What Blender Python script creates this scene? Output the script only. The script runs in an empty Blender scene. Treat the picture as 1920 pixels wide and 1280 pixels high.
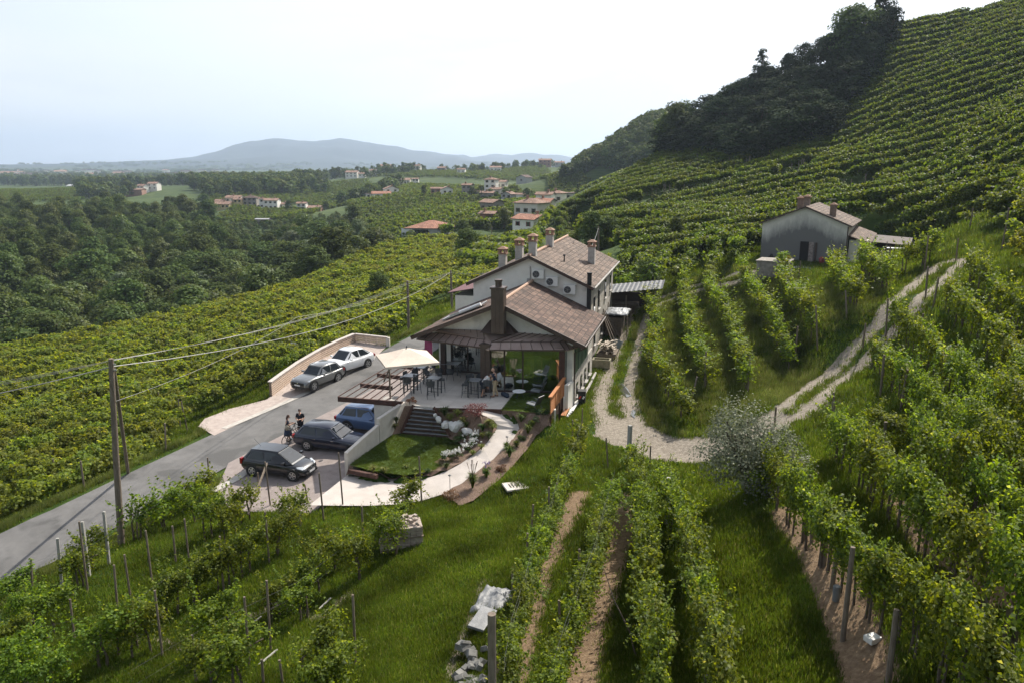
import bpy, bmesh, math, random
import numpy as np
from mathutils import Vector, Matrix, noise
from mathutils import geometry as mgeo
R = math.radians
random.seed(7); rng = np.random.default_rng(7)
scn = bpy.context.scene
COL = scn.collection
# ------------------------------------------------------------------ camera, light, exposure
CAMZ = 13.8; FPX = 1450.0; PITCH = math.atan(335 / 1450)
cam_d = bpy.data.cameras.new('camera'); cam = bpy.data.objects.new('camera', cam_d); COL.objects.link(cam)
cam_d.sensor_width = 36; cam_d.lens = FPX / 1920 * 36; cam_d.clip_start = 0.2; cam_d.clip_end = 60000
cam.location = (0, 0, CAMZ); cam.rotation_euler = (R(90) - PITCH, 0, 0)
scn.camera = cam
scn.view_settings.view_transform = 'Standard'; scn.view_settings.look = 'None'
scn.view_settings.gamma = 1; scn.view_settings.use_curve_mapping = False
scn.view_settings.exposure = 0.5
SUN_AZ, SUN_EL = 36.0, 46.0          # degrees, azimuth clockwise from +Y
w = bpy.data.worlds.new('World'); scn.world = w; w.use_nodes = True
nt = w.node_tree; nt.nodes.clear()
sky = nt.nodes.new('ShaderNodeTexSky'); sky.sky_type = 'NISHITA'; sky.sun_disc = False
sky.sun_elevation = R(SUN_EL); sky.sun_rotation = R(SUN_AZ); sky.altitude = 200; sky.air_density = 1.0; sky.dust_density = 2.5; sky.ozone_density = 1.0
bg = nt.nodes.new('ShaderNodeBackground'); out = nt.nodes.new('ShaderNodeOutputWorld'); bg.inputs[1].default_value = 0.128
tc = nt.nodes.new('ShaderNodeTexCoord'); mp = nt.nodes.new('ShaderNodeMapping'); mp.inputs['Scale'].default_value = (1.2, 1.2, 6.0); mp.inputs['Rotation'].default_value = (0.25, -0.1, 0.3)
cl = nt.nodes.new('ShaderNodeTexNoise'); cl.inputs['Scale'].default_value = 1.7; cl.inputs['Detail'].default_value = 9; cl.inputs['Roughness'].default_value = 0.55; cl.inputs['Distortion'].default_value = 0.4
rp = nt.nodes.new('ShaderNodeValToRGB'); rp.color_ramp.elements[0].position = 0.40; rp.color_ramp.elements[0].color = (0.15, 0.15, 0.15, 1); rp.color_ramp.elements[1].position = 0.60; rp.color_ramp.elements[1].color = (1, 1, 1, 1)
mx = nt.nodes.new('ShaderNodeMix'); mx.data_type = 'RGBA'; mx.inputs['B'].default_value = (5.7, 5.85, 5.95, 1)
L = nt.links
L.new(tc.outputs['Generated'], mp.inputs[0]); L.new(mp.outputs[0], cl.inputs[0]); L.new(cl.outputs[0], rp.inputs[0])
# the haze whitens the sky low down and towards the sun
nv = nt.nodes.new('ShaderNodeVectorMath'); nv.operation = 'NORMALIZE'; L.new(tc.outputs['Generated'], nv.inputs[0]); sxz = nt.nodes.new('ShaderNodeSeparateXYZ'); L.new(nv.outputs[0], sxz.inputs[0])
dt = nt.nodes.new('ShaderNodeVectorMath'); dt.operation = 'DOT_PRODUCT'; L.new(nv.outputs[0], dt.inputs[0]); dt.inputs[1].default_value = (math.sin(R(12)), math.cos(R(12)), 0)
m1 = nt.nodes.new('ShaderNodeMapRange'); L.new(sxz.outputs[2], m1.inputs[0]); m1.inputs[1].default_value = .18; m1.inputs[2].default_value = .62; m1.inputs[3].default_value = 1; m1.inputs[4].default_value = 0
m2 = nt.nodes.new('ShaderNodeMapRange'); L.new(dt.outputs['Value'], m2.inputs[0]); m2.inputs[1].default_value = .1; m2.inputs[2].default_value = .75
m3 = nt.nodes.new('ShaderNodeMath'); m3.operation = 'MULTIPLY'; L.new(m1.outputs[0], m3.inputs[0]); L.new(m2.outputs[0], m3.inputs[1]); m4 = nt.nodes.new('ShaderNodeMath'); m4.operation = 'MULTIPLY'; L.new(m3.outputs[0], m4.inputs[0]); L.new(rp.outputs[0], m4.inputs[1])
L.new(m4.outputs[0], mx.inputs['Factor']); hsv = nt.nodes.new('ShaderNodeHueSaturation'); hsv.inputs['Saturation'].default_value = .42; hsv.inputs['Value'].default_value = 1.12; L.new(sky.outputs[0], hsv.inputs['Color']); L.new(hsv.outputs[0], mx.inputs['A']); L.new(mx.outputs['Result'], bg.inputs[0]); L.new(bg.outputs[0], out.inputs[0])
sl = bpy.data.lights.new('sun', 'SUN'); sl.energy = 4.8; sl.angle = R(0.53); sl.color = (1.0, 0.93, 0.82)
sun = bpy.data.objects.new('sun', sl); COL.objects.link(sun)
sdir = Vector((math.sin(R(SUN_AZ)) * math.cos(R(SUN_EL)), math.cos(R(SUN_AZ)) * math.cos(R(SUN_EL)), math.sin(R(SUN_EL))))
sun.rotation_euler = sdir.to_track_quat('Z', 'Y').to_euler(); sun.location = (60, 90, 90)
try:
    scn.cycles.max_bounces = 6; scn.cycles.transparent_max_bounces = 12; scn.cycles.diffuse_bounces = 2
    scn.cycles.volume_bounces = 1; scn.cycles.use_adaptive_sampling = True; scn.cycles.adaptive_threshold = 0.02
    scn.cycles.use_denoising = True; scn.cycles.sample_clamp_indirect = 6
except Exception: pass
CP_, SP_ = math.cos(PITCH), math.sin(PITCH)
def ray(px, py):
    x = (px - 960) / FPX; y = (640 - py) / FPX
    return Vector((x, CP_ + y * SP_, -SP_ + y * CP_))
def PD(px, py, D):
    "point on the line of sight px,py at forward distance D"
    r = ray(px, py); t = D / r.y; return Vector((r.x * t, D, CAMZ + r.z * t))
def PZ(px, py, z=0.0):
    "point where that line of sight meets height z"
    r = ray(px, py); t = (z - CAMZ) / r.z; return Vector((r.x * t, r.y * t, z))
def pix(p):
    x, y, z = p[0], p[1], p[2] - CAMZ
    f = y * CP_ - z * SP_; u = y * SP_ + z * CP_
    return (960 + FPX * x / f, 640 - FPX * u / f)
# ------------------------------------------------------------------ terrain heights: survey points joined by triangles in log-polar space
SV = []
def c(px, py, D): p = PD(px, py, D); SV.append((p.x, p.y, p.z))
def cz(px, py, z): p = PZ(px, py, z); SV.append((p.x, p.y, p.z))
def cw(x, y, z): SV.append((x, y, z))
def cpol(th, r, z): SV.append((r * math.sin(R(th)), r * math.cos(R(th)), z))
# bottom and foreground field
for a in [(0,1280,21.5),(400,1280,20.5),(700,1280,19.5),(960,1280,18.5),(1180,1280,18),(1450,1280,15.8),(1700,1280,13.8),(1920,1280,12),
          (0,1180,25.4),(300,1150,25.8),(300,1000,32.2),(500,1000,32),(700,1000,31.3),(900,1000,30.5),(1100,1000,29),(1300,1000,27.2),(1450,1000,24),(1700,1000,19.5),(1920,1000,17),
          (480,1140,25.4),(750,1140,24.6),(1000,1140,23.2),(1250,1140,21.5),(1500,1130,18.8),
          (1300,850,38.5),(1450,850,34.5),(1600,850,30),(1800,850,25.5),(1920,800,23),
          (1450,760,41),(1600,700,44),(1750,700,36),(1920,700,29.5),(1920,560,38),(1700,560,47.5),(1750,510,54.5),(1830,450,60),(1920,450,56),
          (1350,700,49),(1300,770,44.5),(1230,760,46),(1400,650,54),(1400,560,66),(1290,600,63),(1250,540,77),(1200,520,85),(1190,610,64),
          (1550,600,50),(1480,560,60),(1420,505,70),(1500,495,74),(1600,490,72),(1680,470,70),(1540,700,46.5),(1500,730,44)]: c(*a)
for a in [(1150,740,-1.05),(1170,800,-1.25),(1120,800,-1.1),(1250,840,-1.6),(1130,700,-.85),(1160,650,-.75),(1070,800,-1.0),(1010,860,-1.3),(1180,860,-1.6),
          (930,900,-1.7),(870,950,-2.2),(700,960,-2.5),(600,965,-2.7),(480,975,-2.8),(1100,900,-1.5),(1010,940,-1.6)]: cz(*a)
# right hillside and its ridge
for a in [(1520,430,92),(1640,420,88),(1760,400,84),(1900,350,77),(1700,350,108),(1500,380,118),(1400,400,126),(1300,400,140),(1180,450,112),(1100,440,125),(1100,410,165),(1050,400,190),
          (1150,350,200),(1230,300,214),(1320,290,196),(1400,300,172),(1500,300,152),(1700,270,128),(1900,200,116),(1700,150,158),(1550,200,178),(1440,230,192),(1350,235,205),
          (1700,52,186),(1800,28,183),(1900,8,180),(1640,66,186),(1590,95,188),(1540,110,192),(1430,175,206),(1330,235,222),(1270,262,228),(1560,300,150),(1330,330,170)]: c(*a)
# behind that ridge
for th, z in ((12,-6),(17,0),(22,8),(28,18),(36,22),(45,24),(60,24)): cpol(th, 300, z)
# village end of the near slope, road bend
cw(-1,112,-2.6); cw(14,118,-1.4)
for a in [(1000,440,205),(960,470,170),(900,470,165),(930,450,190),(860,460,185),(1040,405,240),(1060,375,330),(900,425,235),(760,446,238)]: c(*a)
# valley vineyards and the village hill
for a in [(800,400,350),(740,440,262),(880,400,370),(700,420,330),(920,385,420),(1000,380,400),(1060,365,410),(850,372,440),(1130,370,390),
          (715,378,480),(600,402,500),(500,400,505),(400,398,520),(640,385,560),(760,352,640),(700,345,720),(1000,345,640),(950,330,760),(860,328,800),(780,326,830),(1010,322,800),(680,335,830),(1040,312,900),(1090,330,600)]: c(*a)
# distant wooded hill on the right
for a in [(1080,322,430),(1130,285,435),(1180,250,440),(1230,215,445),(1270,203,445),(1310,222,440),(1360,240,430),(1200,310,400),(1250,300,360),(1150,338,385)]: c(*a)
for th, r, z in ((8,620,-4),(12,620,0),(16,620,5),(22,600,10),(30,600,15),(45,600,20)): cpol(th, r, z)
# ground under the houses
for a in [(995.0, 452, 205), (996.5, 412, 232), (1021.0, 402, 252), (1022.5, 388, 268), (1045.5, 386, 285), (1067.0, 379, 300), (917.5, 419, 235), (922.5, 402, 262), (810.0, 446, 240), (921.5, 361, 420), (877.5, 366, 430), (818.5, 366, 440), (837.5, 368, 430), (954.0, 382, 395), (914.5, 378, 405), (978.0, 381, 385), (931.5, 368, 412), (941.5, 357, 428), (893.5, 372, 420), (983.0, 345, 560), (755.5, 348, 640), (779.5, 347, 640), (715.5, 373, 480), (733.5, 369, 492), (691.5, 373, 478), (254.5, 371, 700), (268.5, 361, 712), (290.0, 356, 720), (138.0, 358, 900), (494.0, 420, 400), (513.5, 361, 640), (476.0, 351, 760), (661.5, 333, 820), (679.5, 333, 815), (701.0, 331, 830), (724.5, 317, 900), (782.5, 319, 860), (865.5, 326, 760), (929.0, 323, 800), (1022.0, 311, 880), (1049.0, 312, 870), (829.0, 322, 820), (661.5, 421, 330), (420.5, 392, 500), (414.5, 381, 512), (441.0, 381, 515), (448.5, 389, 502), (472.5, 392, 505), (492.5, 392, 500), (511.5, 393, 498), (534.5, 391, 502), (567.5, 397, 498), (591.0, 397, 500)]: c(*a)
# wooded valley, left
for a in [(0,665,112),(130,640,119),(250,618,125),(350,596,132),(460,570,140),(560,540,150),(600,522,156),(660,490,172),(740,455,190),(800,450,205)]: c(*a)
for th, r, z in ((-33,150,-29),(-25,165,-28),(-18,175,-26),(-12,205,-21),(-33,220,-27),(-25,220,-26),(-18,240,-23),(-12,260,-18),(-33,350,-22),(-25,350,-21),(-17,360,-20),(-10,350,-17.5),
                 (-33,450,-19),(-26,450,-18),(-20,450,-18.5),(-33,640,-15.5),(-28,640,-14),(-23,700,-13),(-20,620,-15),(-16,640,-14),(-12,700,-9),(-33,900,-14),(-28,960,-12),(-20,900,-9),(-15,900,-9),
                 (-33,1300,-22),(-24,1300,-18),(-18,1100,-14),(-10,1150,-8),(-4,1000,-2),(2,1000,2)): cpol(th, r, z)
for th in (-60,-33,-25,-17,-8,0,8,20,60):
    for r in (1800, 2800, 4600): cpol(th, r, -26)
    cpol(th, 12000, -60)
# mountains
for px, py in [(60,309),(180,306),(300,301),(360,295),(400,287),(450,270),(490,262),(520,257),(545,263),(575,266),(600,261),(630,257),(655,262),(700,268),(745,275),(775,285),(805,283),(850,291),(880,299),(905,304)]: c(px, py, 7000)
for px, py in [(780,299),(830,291),(880,294),(935,289),(960,294),(990,287),(1020,292),(1050,290),(1080,296),(1120,300)]: c(px, py, 8200)
for px, py in [(800,305),(860,303),(700,306)]: c(px, py, 5600)
for px, py in [(420,300),(520,290),(640,288),(730,296)]: c(px, py, 5900)
for px, py in [(250,306),(330,305),(100,309),(450,304),(600,303)]: c(px, py, 5200)
# surroundings outside the picture
for r, z in ((9,-1.5),(16,-2.2),(40,-5),(60,-9),(110,-16),(200,-26),(450,-20),(900,-20)): cpol(-50, r, z); cpol(-80, r, z * .8)
for r, z in ((9,4),(14,6),(25,9),(50,14),(90,24),(140,38),(200,52)): cpol(48, r, z); cpol(80, r, z)
for r, z in ((2,2),(8,2.5),(30,6),(100,12),(600,10)): cpol(130, r, z); cpol(-130, r, z * .4); cpol(179, r, z); cpol(-179, r, z)
for th in (-179, -130, -80, -50, 48, 80, 130, 179): cpol(th, 12000, -30)
cpol(0, 2, 1.5); cpol(0, 10, .6); cpol(-25, 10, -1); cpol(25, 9, 3.5); cpol(35, 11, 5.2); cpol(-25, 2, 1.2); cpol(40,2,2); cpol(-80,2,1.); cpol(80,2,2)
TH = np.radians(np.concatenate([np.arange(-180, -44, 5.0), np.arange(-44, 44, 0.18), np.arange(44, 180.1, 5.0)]))
LR = np.log(np.concatenate([np.geomspace(2, 12, 24)[:-1], np.geomspace(12, 420, 520)[:-1], np.geomspace(420, 12000, 190)]))
def build_heights():
    P = np.array(SV); th = np.arctan2(P[:, 0], P[:, 1]); lr = np.log(np.hypot(P[:, 0], P[:, 1]))
    pts = [Vector((a, b)) for a, b in zip(th * 1.6, lr)]
    vo, ed, fa, ov, oe, of = mgeo.delaunay_2d_cdt(pts, [], [], 0, 1e-6)
    zz = np.array([np.mean([P[i, 2] for i in o]) for o in ov])
    V = np.array([(v.x, v.y) for v in vo])
    gt, gl = np.meshgrid(TH * 1.6, LR, indexing='ij'); H = np.full(gt.shape, np.nan)
    for f in fa:
        a, b, d = V[f[0]], V[f[1]], V[f[2]]; za, zb, zd = zz[f[0]], zz[f[1]], zz[f[2]]
        i0 = np.searchsorted(TH * 1.6, min(a[0], b[0], d[0]) - 1e-9); i1 = np.searchsorted(TH * 1.6, max(a[0], b[0], d[0]) + 1e-9)
        j0 = np.searchsorted(LR, min(a[1], b[1], d[1]) - 1e-9); j1 = np.searchsorted(LR, max(a[1], b[1], d[1]) + 1e-9)
        if i1 <= i0 or j1 <= j0: continue
        X = gt[i0:i1, j0:j1]; Y = gl[i0:i1, j0:j1]
        den = (b[1] - d[1]) * (a[0] - d[0]) + (d[0] - b[0]) * (a[1] - d[1])
        if abs(den) < 1e-12: continue
        l1 = ((b[1] - d[1]) * (X - d[0]) + (d[0] - b[0]) * (Y - d[1])) / den
        l2 = ((d[1] - a[1]) * (X - d[0]) + (a[0] - d[0]) * (Y - d[1])) / den
        l3 = 1 - l1 - l2; m = (l1 >= -1e-6) & (l2 >= -1e-6) & (l3 >= -1e-6)
        S = H[i0:i1, j0:j1]; S[m] = (l1 * za + l2 * zb + l3 * zd)[m]
    H[np.isnan(H)] = -5
    for k in range(14):   # soften the creases
        Hp = np.pad(H, 1, mode='edge')
        Hn = (Hp[:-2, 1:-1] + Hp[2:, 1:-1] + Hp[1:-1, :-2] + Hp[1:-1, 2:] + 2 * H) / 6
        fr = np.exp(LR) > 4400; H = np.where(fr[None, :] & (k > 2), H, Hn)
    return H
HG = build_heights()
def hraw(x, y):
    x = np.asarray(x, float); y = np.asarray(y, float)
    th = np.arctan2(x, y); lr = np.log(np.maximum(np.hypot(x, y), 2.01))
    i = np.clip(np.searchsorted(TH, th) - 1, 0, len(TH) - 2); j = np.clip(np.searchsorted(LR, lr) - 1, 0, len(LR) - 2)
    a = np.clip((th - TH[i]) / (TH[i + 1] - TH[i]), 0, 1); b = np.clip((lr - LR[j]) / (LR[j + 1] - LR[j]), 0, 1)
    return (HG[i, j] * (1 - a) * (1 - b) + HG[i + 1, j] * a * (1 - b) + HG[i, j + 1] * (1 - a) * b + HG[i + 1, j + 1] * a * b)
def smooth(t): t = np.clip(t, 0, 1); return t * t * (3 - 2 * t)
def inpoly(x, y, poly):
    x = np.asarray(x, float); y = np.asarray(y, float); r = np.zeros(x.shape, bool); n = len(poly)
    for i in range(n):
        x0, y0 = poly[i][:2]; x1, y1 = poly[(i + 1) % n][:2]
        if y0 == y1: continue
        cnd = ((y0 > y) != (y1 > y)) & (x < (x1 - x0) * (y - y0) / (y1 - y0) + x0); r ^= cnd
    return r
def dpoly(x, y, pts, closed=False):
    "distance to a polyline and the parameter of the nearest point"
    x = np.asarray(x, float); y = np.asarray(y, float); best = np.full(x.shape, 1e9); par = np.zeros(x.shape)
    n = len(pts); acc = 0.0
    for i in range(n if closed else n - 1):
        x0, y0 = pts[i][:2]; x1, y1 = pts[(i + 1) % n][:2]; dx, dy = x1 - x0, y1 - y0; L2 = dx * dx + dy * dy + 1e-12; ln = math.sqrt(L2)
        t = np.clip(((x - x0) * dx + (y - y0) * dy) / L2, 0, 1); d = np.hypot(x - x0 - t * dx, y - y0 - t * dy)
        m = d < best; best = np.where(m, d, best); par = np.where(m, acc + t * ln, par); acc += ln
    return best, par
# ------------------------------------------------------------------ the road and the flat places cut into the slope
# left and right edge of the road, each point on its own line of sight and height
RD = []
for (lx, ly, rx, ry, z) in [(-420,1200,-420,1320,-4.6),(-200,1097,-200,1225,-4.15),(0,1003,0,1092,-3.7),(100,958,110,1044,-3.45),(200,909,222,980,-3.2),(300,862,330,925,-2.95),(400,815,430,868,-2.7),(480,778,520,822,-2.5),(560,745,600,781,-2.25),(640,708,680,740,-1.95),(700,672,745,703,-1.6),(745,645,795,668,-1.25),(790,622,838,640,-.95)]:
    a = PZ(lx, ly, z); b = PZ(rx, ry, z); RD.append(((a + b) / 2, a, b))
e = RD[-1]; dirv = (RD[-1][0] - RD[-3][0]).normalized()
for k, (ang, st, dz) in enumerate([(-4, 9, .25), (-8, 10, .1), (-12, 12, -.2), (-12, 14, -.5), (-8, 16, -.6), (0, 18, -.7), (10, 20, -.8), (18, 22, -.8)]):
    dirv = Matrix.Rotation(R(-ang), 3, 'Z') @ dirv if False else Matrix.Rotation(R(-ang) * .35, 3, 'Z') @ dirv
    d2 = Vector((dirv.x, dirv.y, 0)).normalized(); cc = RD[-1][0] + d2 * st; cc.z = RD[-1][0].z + dz
    nrm = Vector((-d2.y, d2.x, 0)) * 2.3; RD.append((cc, cc + nrm, cc - nrm))
RC = [(p[0].x, p[0].y) for p in RD]
_acc = [0.0]
for i in range(1, len(RD)): _acc.append(_acc[-1] + math.dist(RC[i], RC[i - 1]))
_rz = [p[0].z for p in RD]; _rw = [(p[1] - p[2]).to_2d().length / 2 for p in RD]
def road_z(par): return np.interp(par, _acc, _rz)
def road_w(par): return np.interp(par, _acc, _rw)
PADS = []     # (polygon, height function or number, blend distance, drop)
def h(x, y):
    z = hraw(x, y); x = np.asarray(x, float); y = np.asarray(y, float)
    n = np.zeros(x.shape)
    z = z + 0.10 * np.sin(x * .9 + 1.3 * np.sin(y * .5)) * np.sin(y * .8 + np.sin(x * .6)) * smooth((np.hypot(x, y) - 10) / 10)
    d, par = dpoly(x, y, RC); wd = road_w(par)
    k = 1 - smooth((d - wd - .3) / 3.0); rz = road_z(par) - 0.07
    z = z * (1 - k) + rz * k
    for poly, zf, bl, drop in PADS:
        x0 = min(p[0] for p in poly) - bl; x1 = max(p[0] for p in poly) + bl; y0 = min(p[1] for p in poly) - bl; y1 = max(p[1] for p in poly) + bl
        m = (x > x0) & (x < x1) & (y > y0) & (y < y1)
        if not np.any(m): continue
        ins = inpoly(x, y, poly); dd, _ = dpoly(x, y, poly, True)
        k = np.where(ins, 1.0, 1 - smooth(dd / bl)) * m
        zz = (zf(x, y) if callable(zf) else zf) - drop
        z = z * (1 - k) + zz * k
    return z
def H1(x, y): return float(h(np.array([x]), np.array([y]))[0])
def ground(px, py, dmin=8, dmax=900):
    "walk along the line of sight until it meets the terrain"
    r = ray(px, py); D = np.geomspace(dmin, dmax, 1500); t = D / r.y
    zz = CAMZ + r.z * t - h(r.x * t, D); i = np.argmax(zz < 0)
    if zz[i] >= 0: i = len(D) - 1
    if i > 0:
        a, b = zz[i - 1], zz[i]; f = a / (a - b + 1e-9); d = D[i - 1] + (D[i] - D[i - 1]) * f
    else: d = D[i]
    t = d / r.y; return Vector((r.x * t, d, H1(r.x * t, d)))
# ------------------------------------------------------------------ small builders
def tag(o, label=None, cat=None, group=None, kind=None):
    if label: o['label'] = label
    if cat: o['category'] = cat
    if group: o['group'] = group
    if kind: o['kind'] = kind
    return o
def empty(name, loc, rz=0, label=None, cat=None, group=None, parent=None):
    o = bpy.data.objects.new(name, None); COL.objects.link(o); o.location = loc; o.rotation_euler = (0, 0, rz); o.empty_display_size = .2
    if parent: o.parent = parent
    return tag(o, label, cat, group)
def copy_tree(o, parent=None):
    c_ = o.copy(); COL.objects.link(c_)
    if parent is not None: c_.parent = parent
    for ch in o.children: copy_tree(ch, c_)
    return c_
class MB:
    "collects geometry for ONE mesh"
    def __init__(s): s.v = []; s.f = []
    def add(s, v, f):
        n = len(s.v); s.v += [tuple(p) for p in v]; s.f += [tuple(i + n for i in q) for q in f]; return s
    def box(s, c_, size, rz=0.0, M=None, taper=1.0):
        sx, sy, sz = size[0] / 2, size[1] / 2, size[2] / 2
        vs = [Vector((x * (taper if z > 0 else 1), y * (taper if z > 0 else 1), z)) for z in (-sz, sz) for x, y in ((-sx, -sy), (sx, -sy), (sx, sy), (-sx, sy))]
        T = M if M is not None else Matrix.Rotation(rz, 3, 'Z')
        vs = [T @ p + Vector(c_) for p in vs]
        return s.add(vs, [(3, 2, 1, 0), (4, 5, 6, 7), (0, 1, 5, 4), (1, 2, 6, 5), (2, 3, 7, 6), (3, 0, 4, 7)])
    def bar(s, a, b, w_, t_=None, up=(0, 0, 1)):
        "rectangular bar from a to b"
        a = Vector(a); b = Vector(b); t_ = t_ or w_; d = (b - a); ln = d.length; d.normalize(); up = Vector(up)
        if abs(d.dot(up)) > .98: up = Vector((1, 0, 0))
        x = d.cross(up).normalized(); z = x.cross(d)
        vs = [p + x * i * w_ / 2 + z * j * t_ / 2 for p in (a, b) for i, j in ((-1, -1), (1, -1), (1, 1), (-1, 1))]
        return s.add(vs, [(3, 2, 1, 0), (4, 5, 6, 7), (0, 1, 5, 4), (1, 2, 6, 5), (2, 3, 7, 6), (3, 0, 4, 7)])
    def tube(s, pts, r, n=8, r2=None, cap=True):
        pts = [Vector(p) for p in pts]; rings = []; m = len(pts)
        for i, p in enumerate(pts):
            d = (pts[min(i + 1, m - 1)] - pts[max(i - 1, 0)]).normalized(); u = Vector((0, 0, 1)) if abs(d.z) < .9 else Vector((1, 0, 0))
            x = d.cross(u).normalized(); y = x.cross(d)
            rr = r if isinstance(r, (int, float)) and r2 is None else (r[i] if not isinstance(r, (int, float)) else r + (r2 - r) * i / (m - 1))
            rings.append([p + (x * math.cos(2 * math.pi * k / n) + y * math.sin(2 * math.pi * k / n)) * rr for k in range(n)])
        vs = [q for ring in rings for q in ring]; fs = []
        for i in range(m - 1):
            for k in range(n): fs.append((i * n + k, i * n + (k + 1) % n, (i + 1) * n + (k + 1) % n, (i + 1) * n + k))
        if cap: fs.append(tuple(range(n - 1, -1, -1))); fs.append(tuple((m - 1) * n + k for k in range(n)))
        return s.add(vs, fs)
    def lathe(s, c_, prof, n=16):
        c_ = Vector(c_); vs = [c_ + Vector((r * math.cos(2 * math.pi * k / n), r * math.sin(2 * math.pi * k / n), z)) for r, z in prof for k in range(n)]; fs = []
        for i in range(len(prof) - 1):
            for k in range(n): fs.append((i * n + k, i * n + (k + 1) % n, (i + 1) * n + (k + 1) % n, (i + 1) * n + k))
        fs.append(tuple(range(n - 1, -1, -1))); fs.append(tuple((len(prof) - 1) * n + k for k in range(n)))
        return s.add(vs, fs)
    def prism(s, poly, z0, z1):
        n = len(poly); vs = [(p[0], p[1], z0 if not callable(z0) else z0(p)) for p in poly] + [(p[0], p[1], z1 if not callable(z1) else z1(p)) for p in poly]
        fs = [tuple(range(n - 1, -1, -1)), tuple(range(n, 2 * n))] + [(i, (i + 1) % n, n + (i + 1) % n, n + i) for i in range(n)]
        return s.add(vs, fs)
    def data_only(s, m): me = bpy.data.meshes.new('m'); me.from_pydata(s.v, [], s.f); me.materials.append(m); return me
    def build(s, name, m, parent=None, smooth_=False, loc=(0, 0, 0), rz=0.0, bevel=0.0, **kw):
        me = bpy.data.meshes.new(name); me.from_pydata(s.v, [], s.f); me.update()
        if m: me.materials.append(m)
        if bevel:
            bm = bmesh.new(); bm.from_mesh(me); bmesh.ops.remove_doubles(bm, verts=bm.verts, dist=1e-5)
            es = [e_ for e_ in bm.edges if len(e_.link_faces) == 2 and e_.calc_face_angle(0) > .6]
            bmesh.ops.bevel(bm, geom=es, offset=bevel, segments=2, affect='EDGES', profile=.6); bm.to_mesh(me); bm.free()
        if smooth_:
            me.polygons.foreach_set('use_smooth', [True] * len(me.polygons))
            try: me.set_sharp_from_angle(angle=R(45))
            except Exception: pass
        o = bpy.data.objects.new(name, me); COL.objects.link(o); o.location = loc; o.rotation_euler = (0, 0, rz)
        if parent: o.parent = parent
        return tag(o, **kw)
def npmesh(name, V, F, m, parent=None, smooth_=False):
    "fast mesh from numpy vertex and quad/tri arrays"
    me = bpy.data.meshes.new(name); V = np.asarray(V, np.float32); F = np.asarray(F, np.int32); k = F.shape[1]
    me.vertices.add(len(V)); me.vertices.foreach_set('co', V.ravel()); me.loops.add(F.size); me.loops.foreach_set('vertex_index', F.ravel())
    me.polygons.add(len(F)); me.polygons.foreach_set('loop_start', np.arange(0, F.size, k, dtype=np.int32)); me.polygons.foreach_set('loop_total', np.full(len(F), k, np.int32))
    me.update(calc_edges=True)
    if m: me.materials.append(m)
    if smooth_: me.polygons.foreach_set('use_smooth', np.ones(len(F), bool))
    if parent is False: return me
    o = bpy.data.objects.new(name, me); COL.objects.link(o)
    if parent: o.parent = parent
    return o
# ------------------------------------------------------------------ materials
MATS = {}
def mat(name, a, b=None, rough=.8, scale=3.0, detail=5, metal=0.0, bump=0.0, bscale=None, spec=None, coord='Object', lo=.35, hi=.65, stretch=None, coat=0.0, dirt=None):
    "two real surface colours mixed by noise, with an optional bump"
    if name in MATS: return MATS[name]
    m = bpy.data.materials.new(name); m.use_nodes = True; t = m.node_tree; N = t.nodes; K = t.links; p = N['Principled BSDF']
    p.inputs['Roughness'].default_value = rough; p.inputs['Metallic'].default_value = metal
    if spec is not None: p.inputs['Specular IOR Level'].default_value = spec
    if coat: p.inputs['Coat Weight'].default_value = coat; p.inputs['Coat Roughness'].default_value = .06
    tcn = N.new('ShaderNodeTexCoord'); src = tcn.outputs[coord]
    if stretch: mpn = N.new('ShaderNodeMapping'); mpn.inputs['Scale'].default_value = stretch; K.new(src, mpn.inputs[0]); src = mpn.outputs[0]
    if b is None: b = tuple(x * .82 for x in a)
    ns = N.new('ShaderNodeTexNoise'); ns.inputs['Scale'].default_value = scale; ns.inputs['Detail'].default_value = detail; ns.inputs['Roughness'].default_value = .62; K.new(src, ns.inputs[0])
    rm = N.new('ShaderNodeValToRGB'); rm.color_ramp.elements[0].position = lo; rm.color_ramp.elements[1].position = hi
    rm.color_ramp.elements[0].color = (*a, 1); rm.color_ramp.elements[1].color = (*b, 1); K.new(ns.outputs[0], rm.inputs[0]); cout = rm.outputs[0]
    if dirt:
        n2 = N.new('ShaderNodeTexNoise'); n2.inputs['Scale'].default_value = dirt[1]; n2.inputs['Detail'].default_value = 6; K.new(src, n2.inputs[0])
        r2 = N.new('ShaderNodeValToRGB'); r2.color_ramp.elements[0].position = dirt[2]; r2.color_ramp.elements[1].position = dirt[3]; K.new(n2.outputs[0], r2.inputs[0])
        mm = N.new('ShaderNodeMix'); mm.data_type = 'RGBA'; K.new(r2.outputs[0], mm.inputs['Factor']); K.new(cout, mm.inputs['A']); mm.inputs['B'].default_value = (*dirt[0], 1); cout = mm.outputs['Result']
    K.new(cout, p.inputs['Base Color'])
    if bump:
        nb = N.new('ShaderNodeTexNoise'); nb.inputs['Scale'].default_value = bscale or scale * 4; nb.inputs['Detail'].default_value = 6; K.new(src, nb.inputs[0])
        bp = N.new('ShaderNodeBump'); bp.inputs['Strength'].default_value = bump; bp.inputs['Distance'].default_value = .05; K.new(nb.outputs[0], bp.inputs['Height']); K.new(bp.outputs[0], p.inputs['Normal'])
    MATS[name] = m; return m
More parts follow.
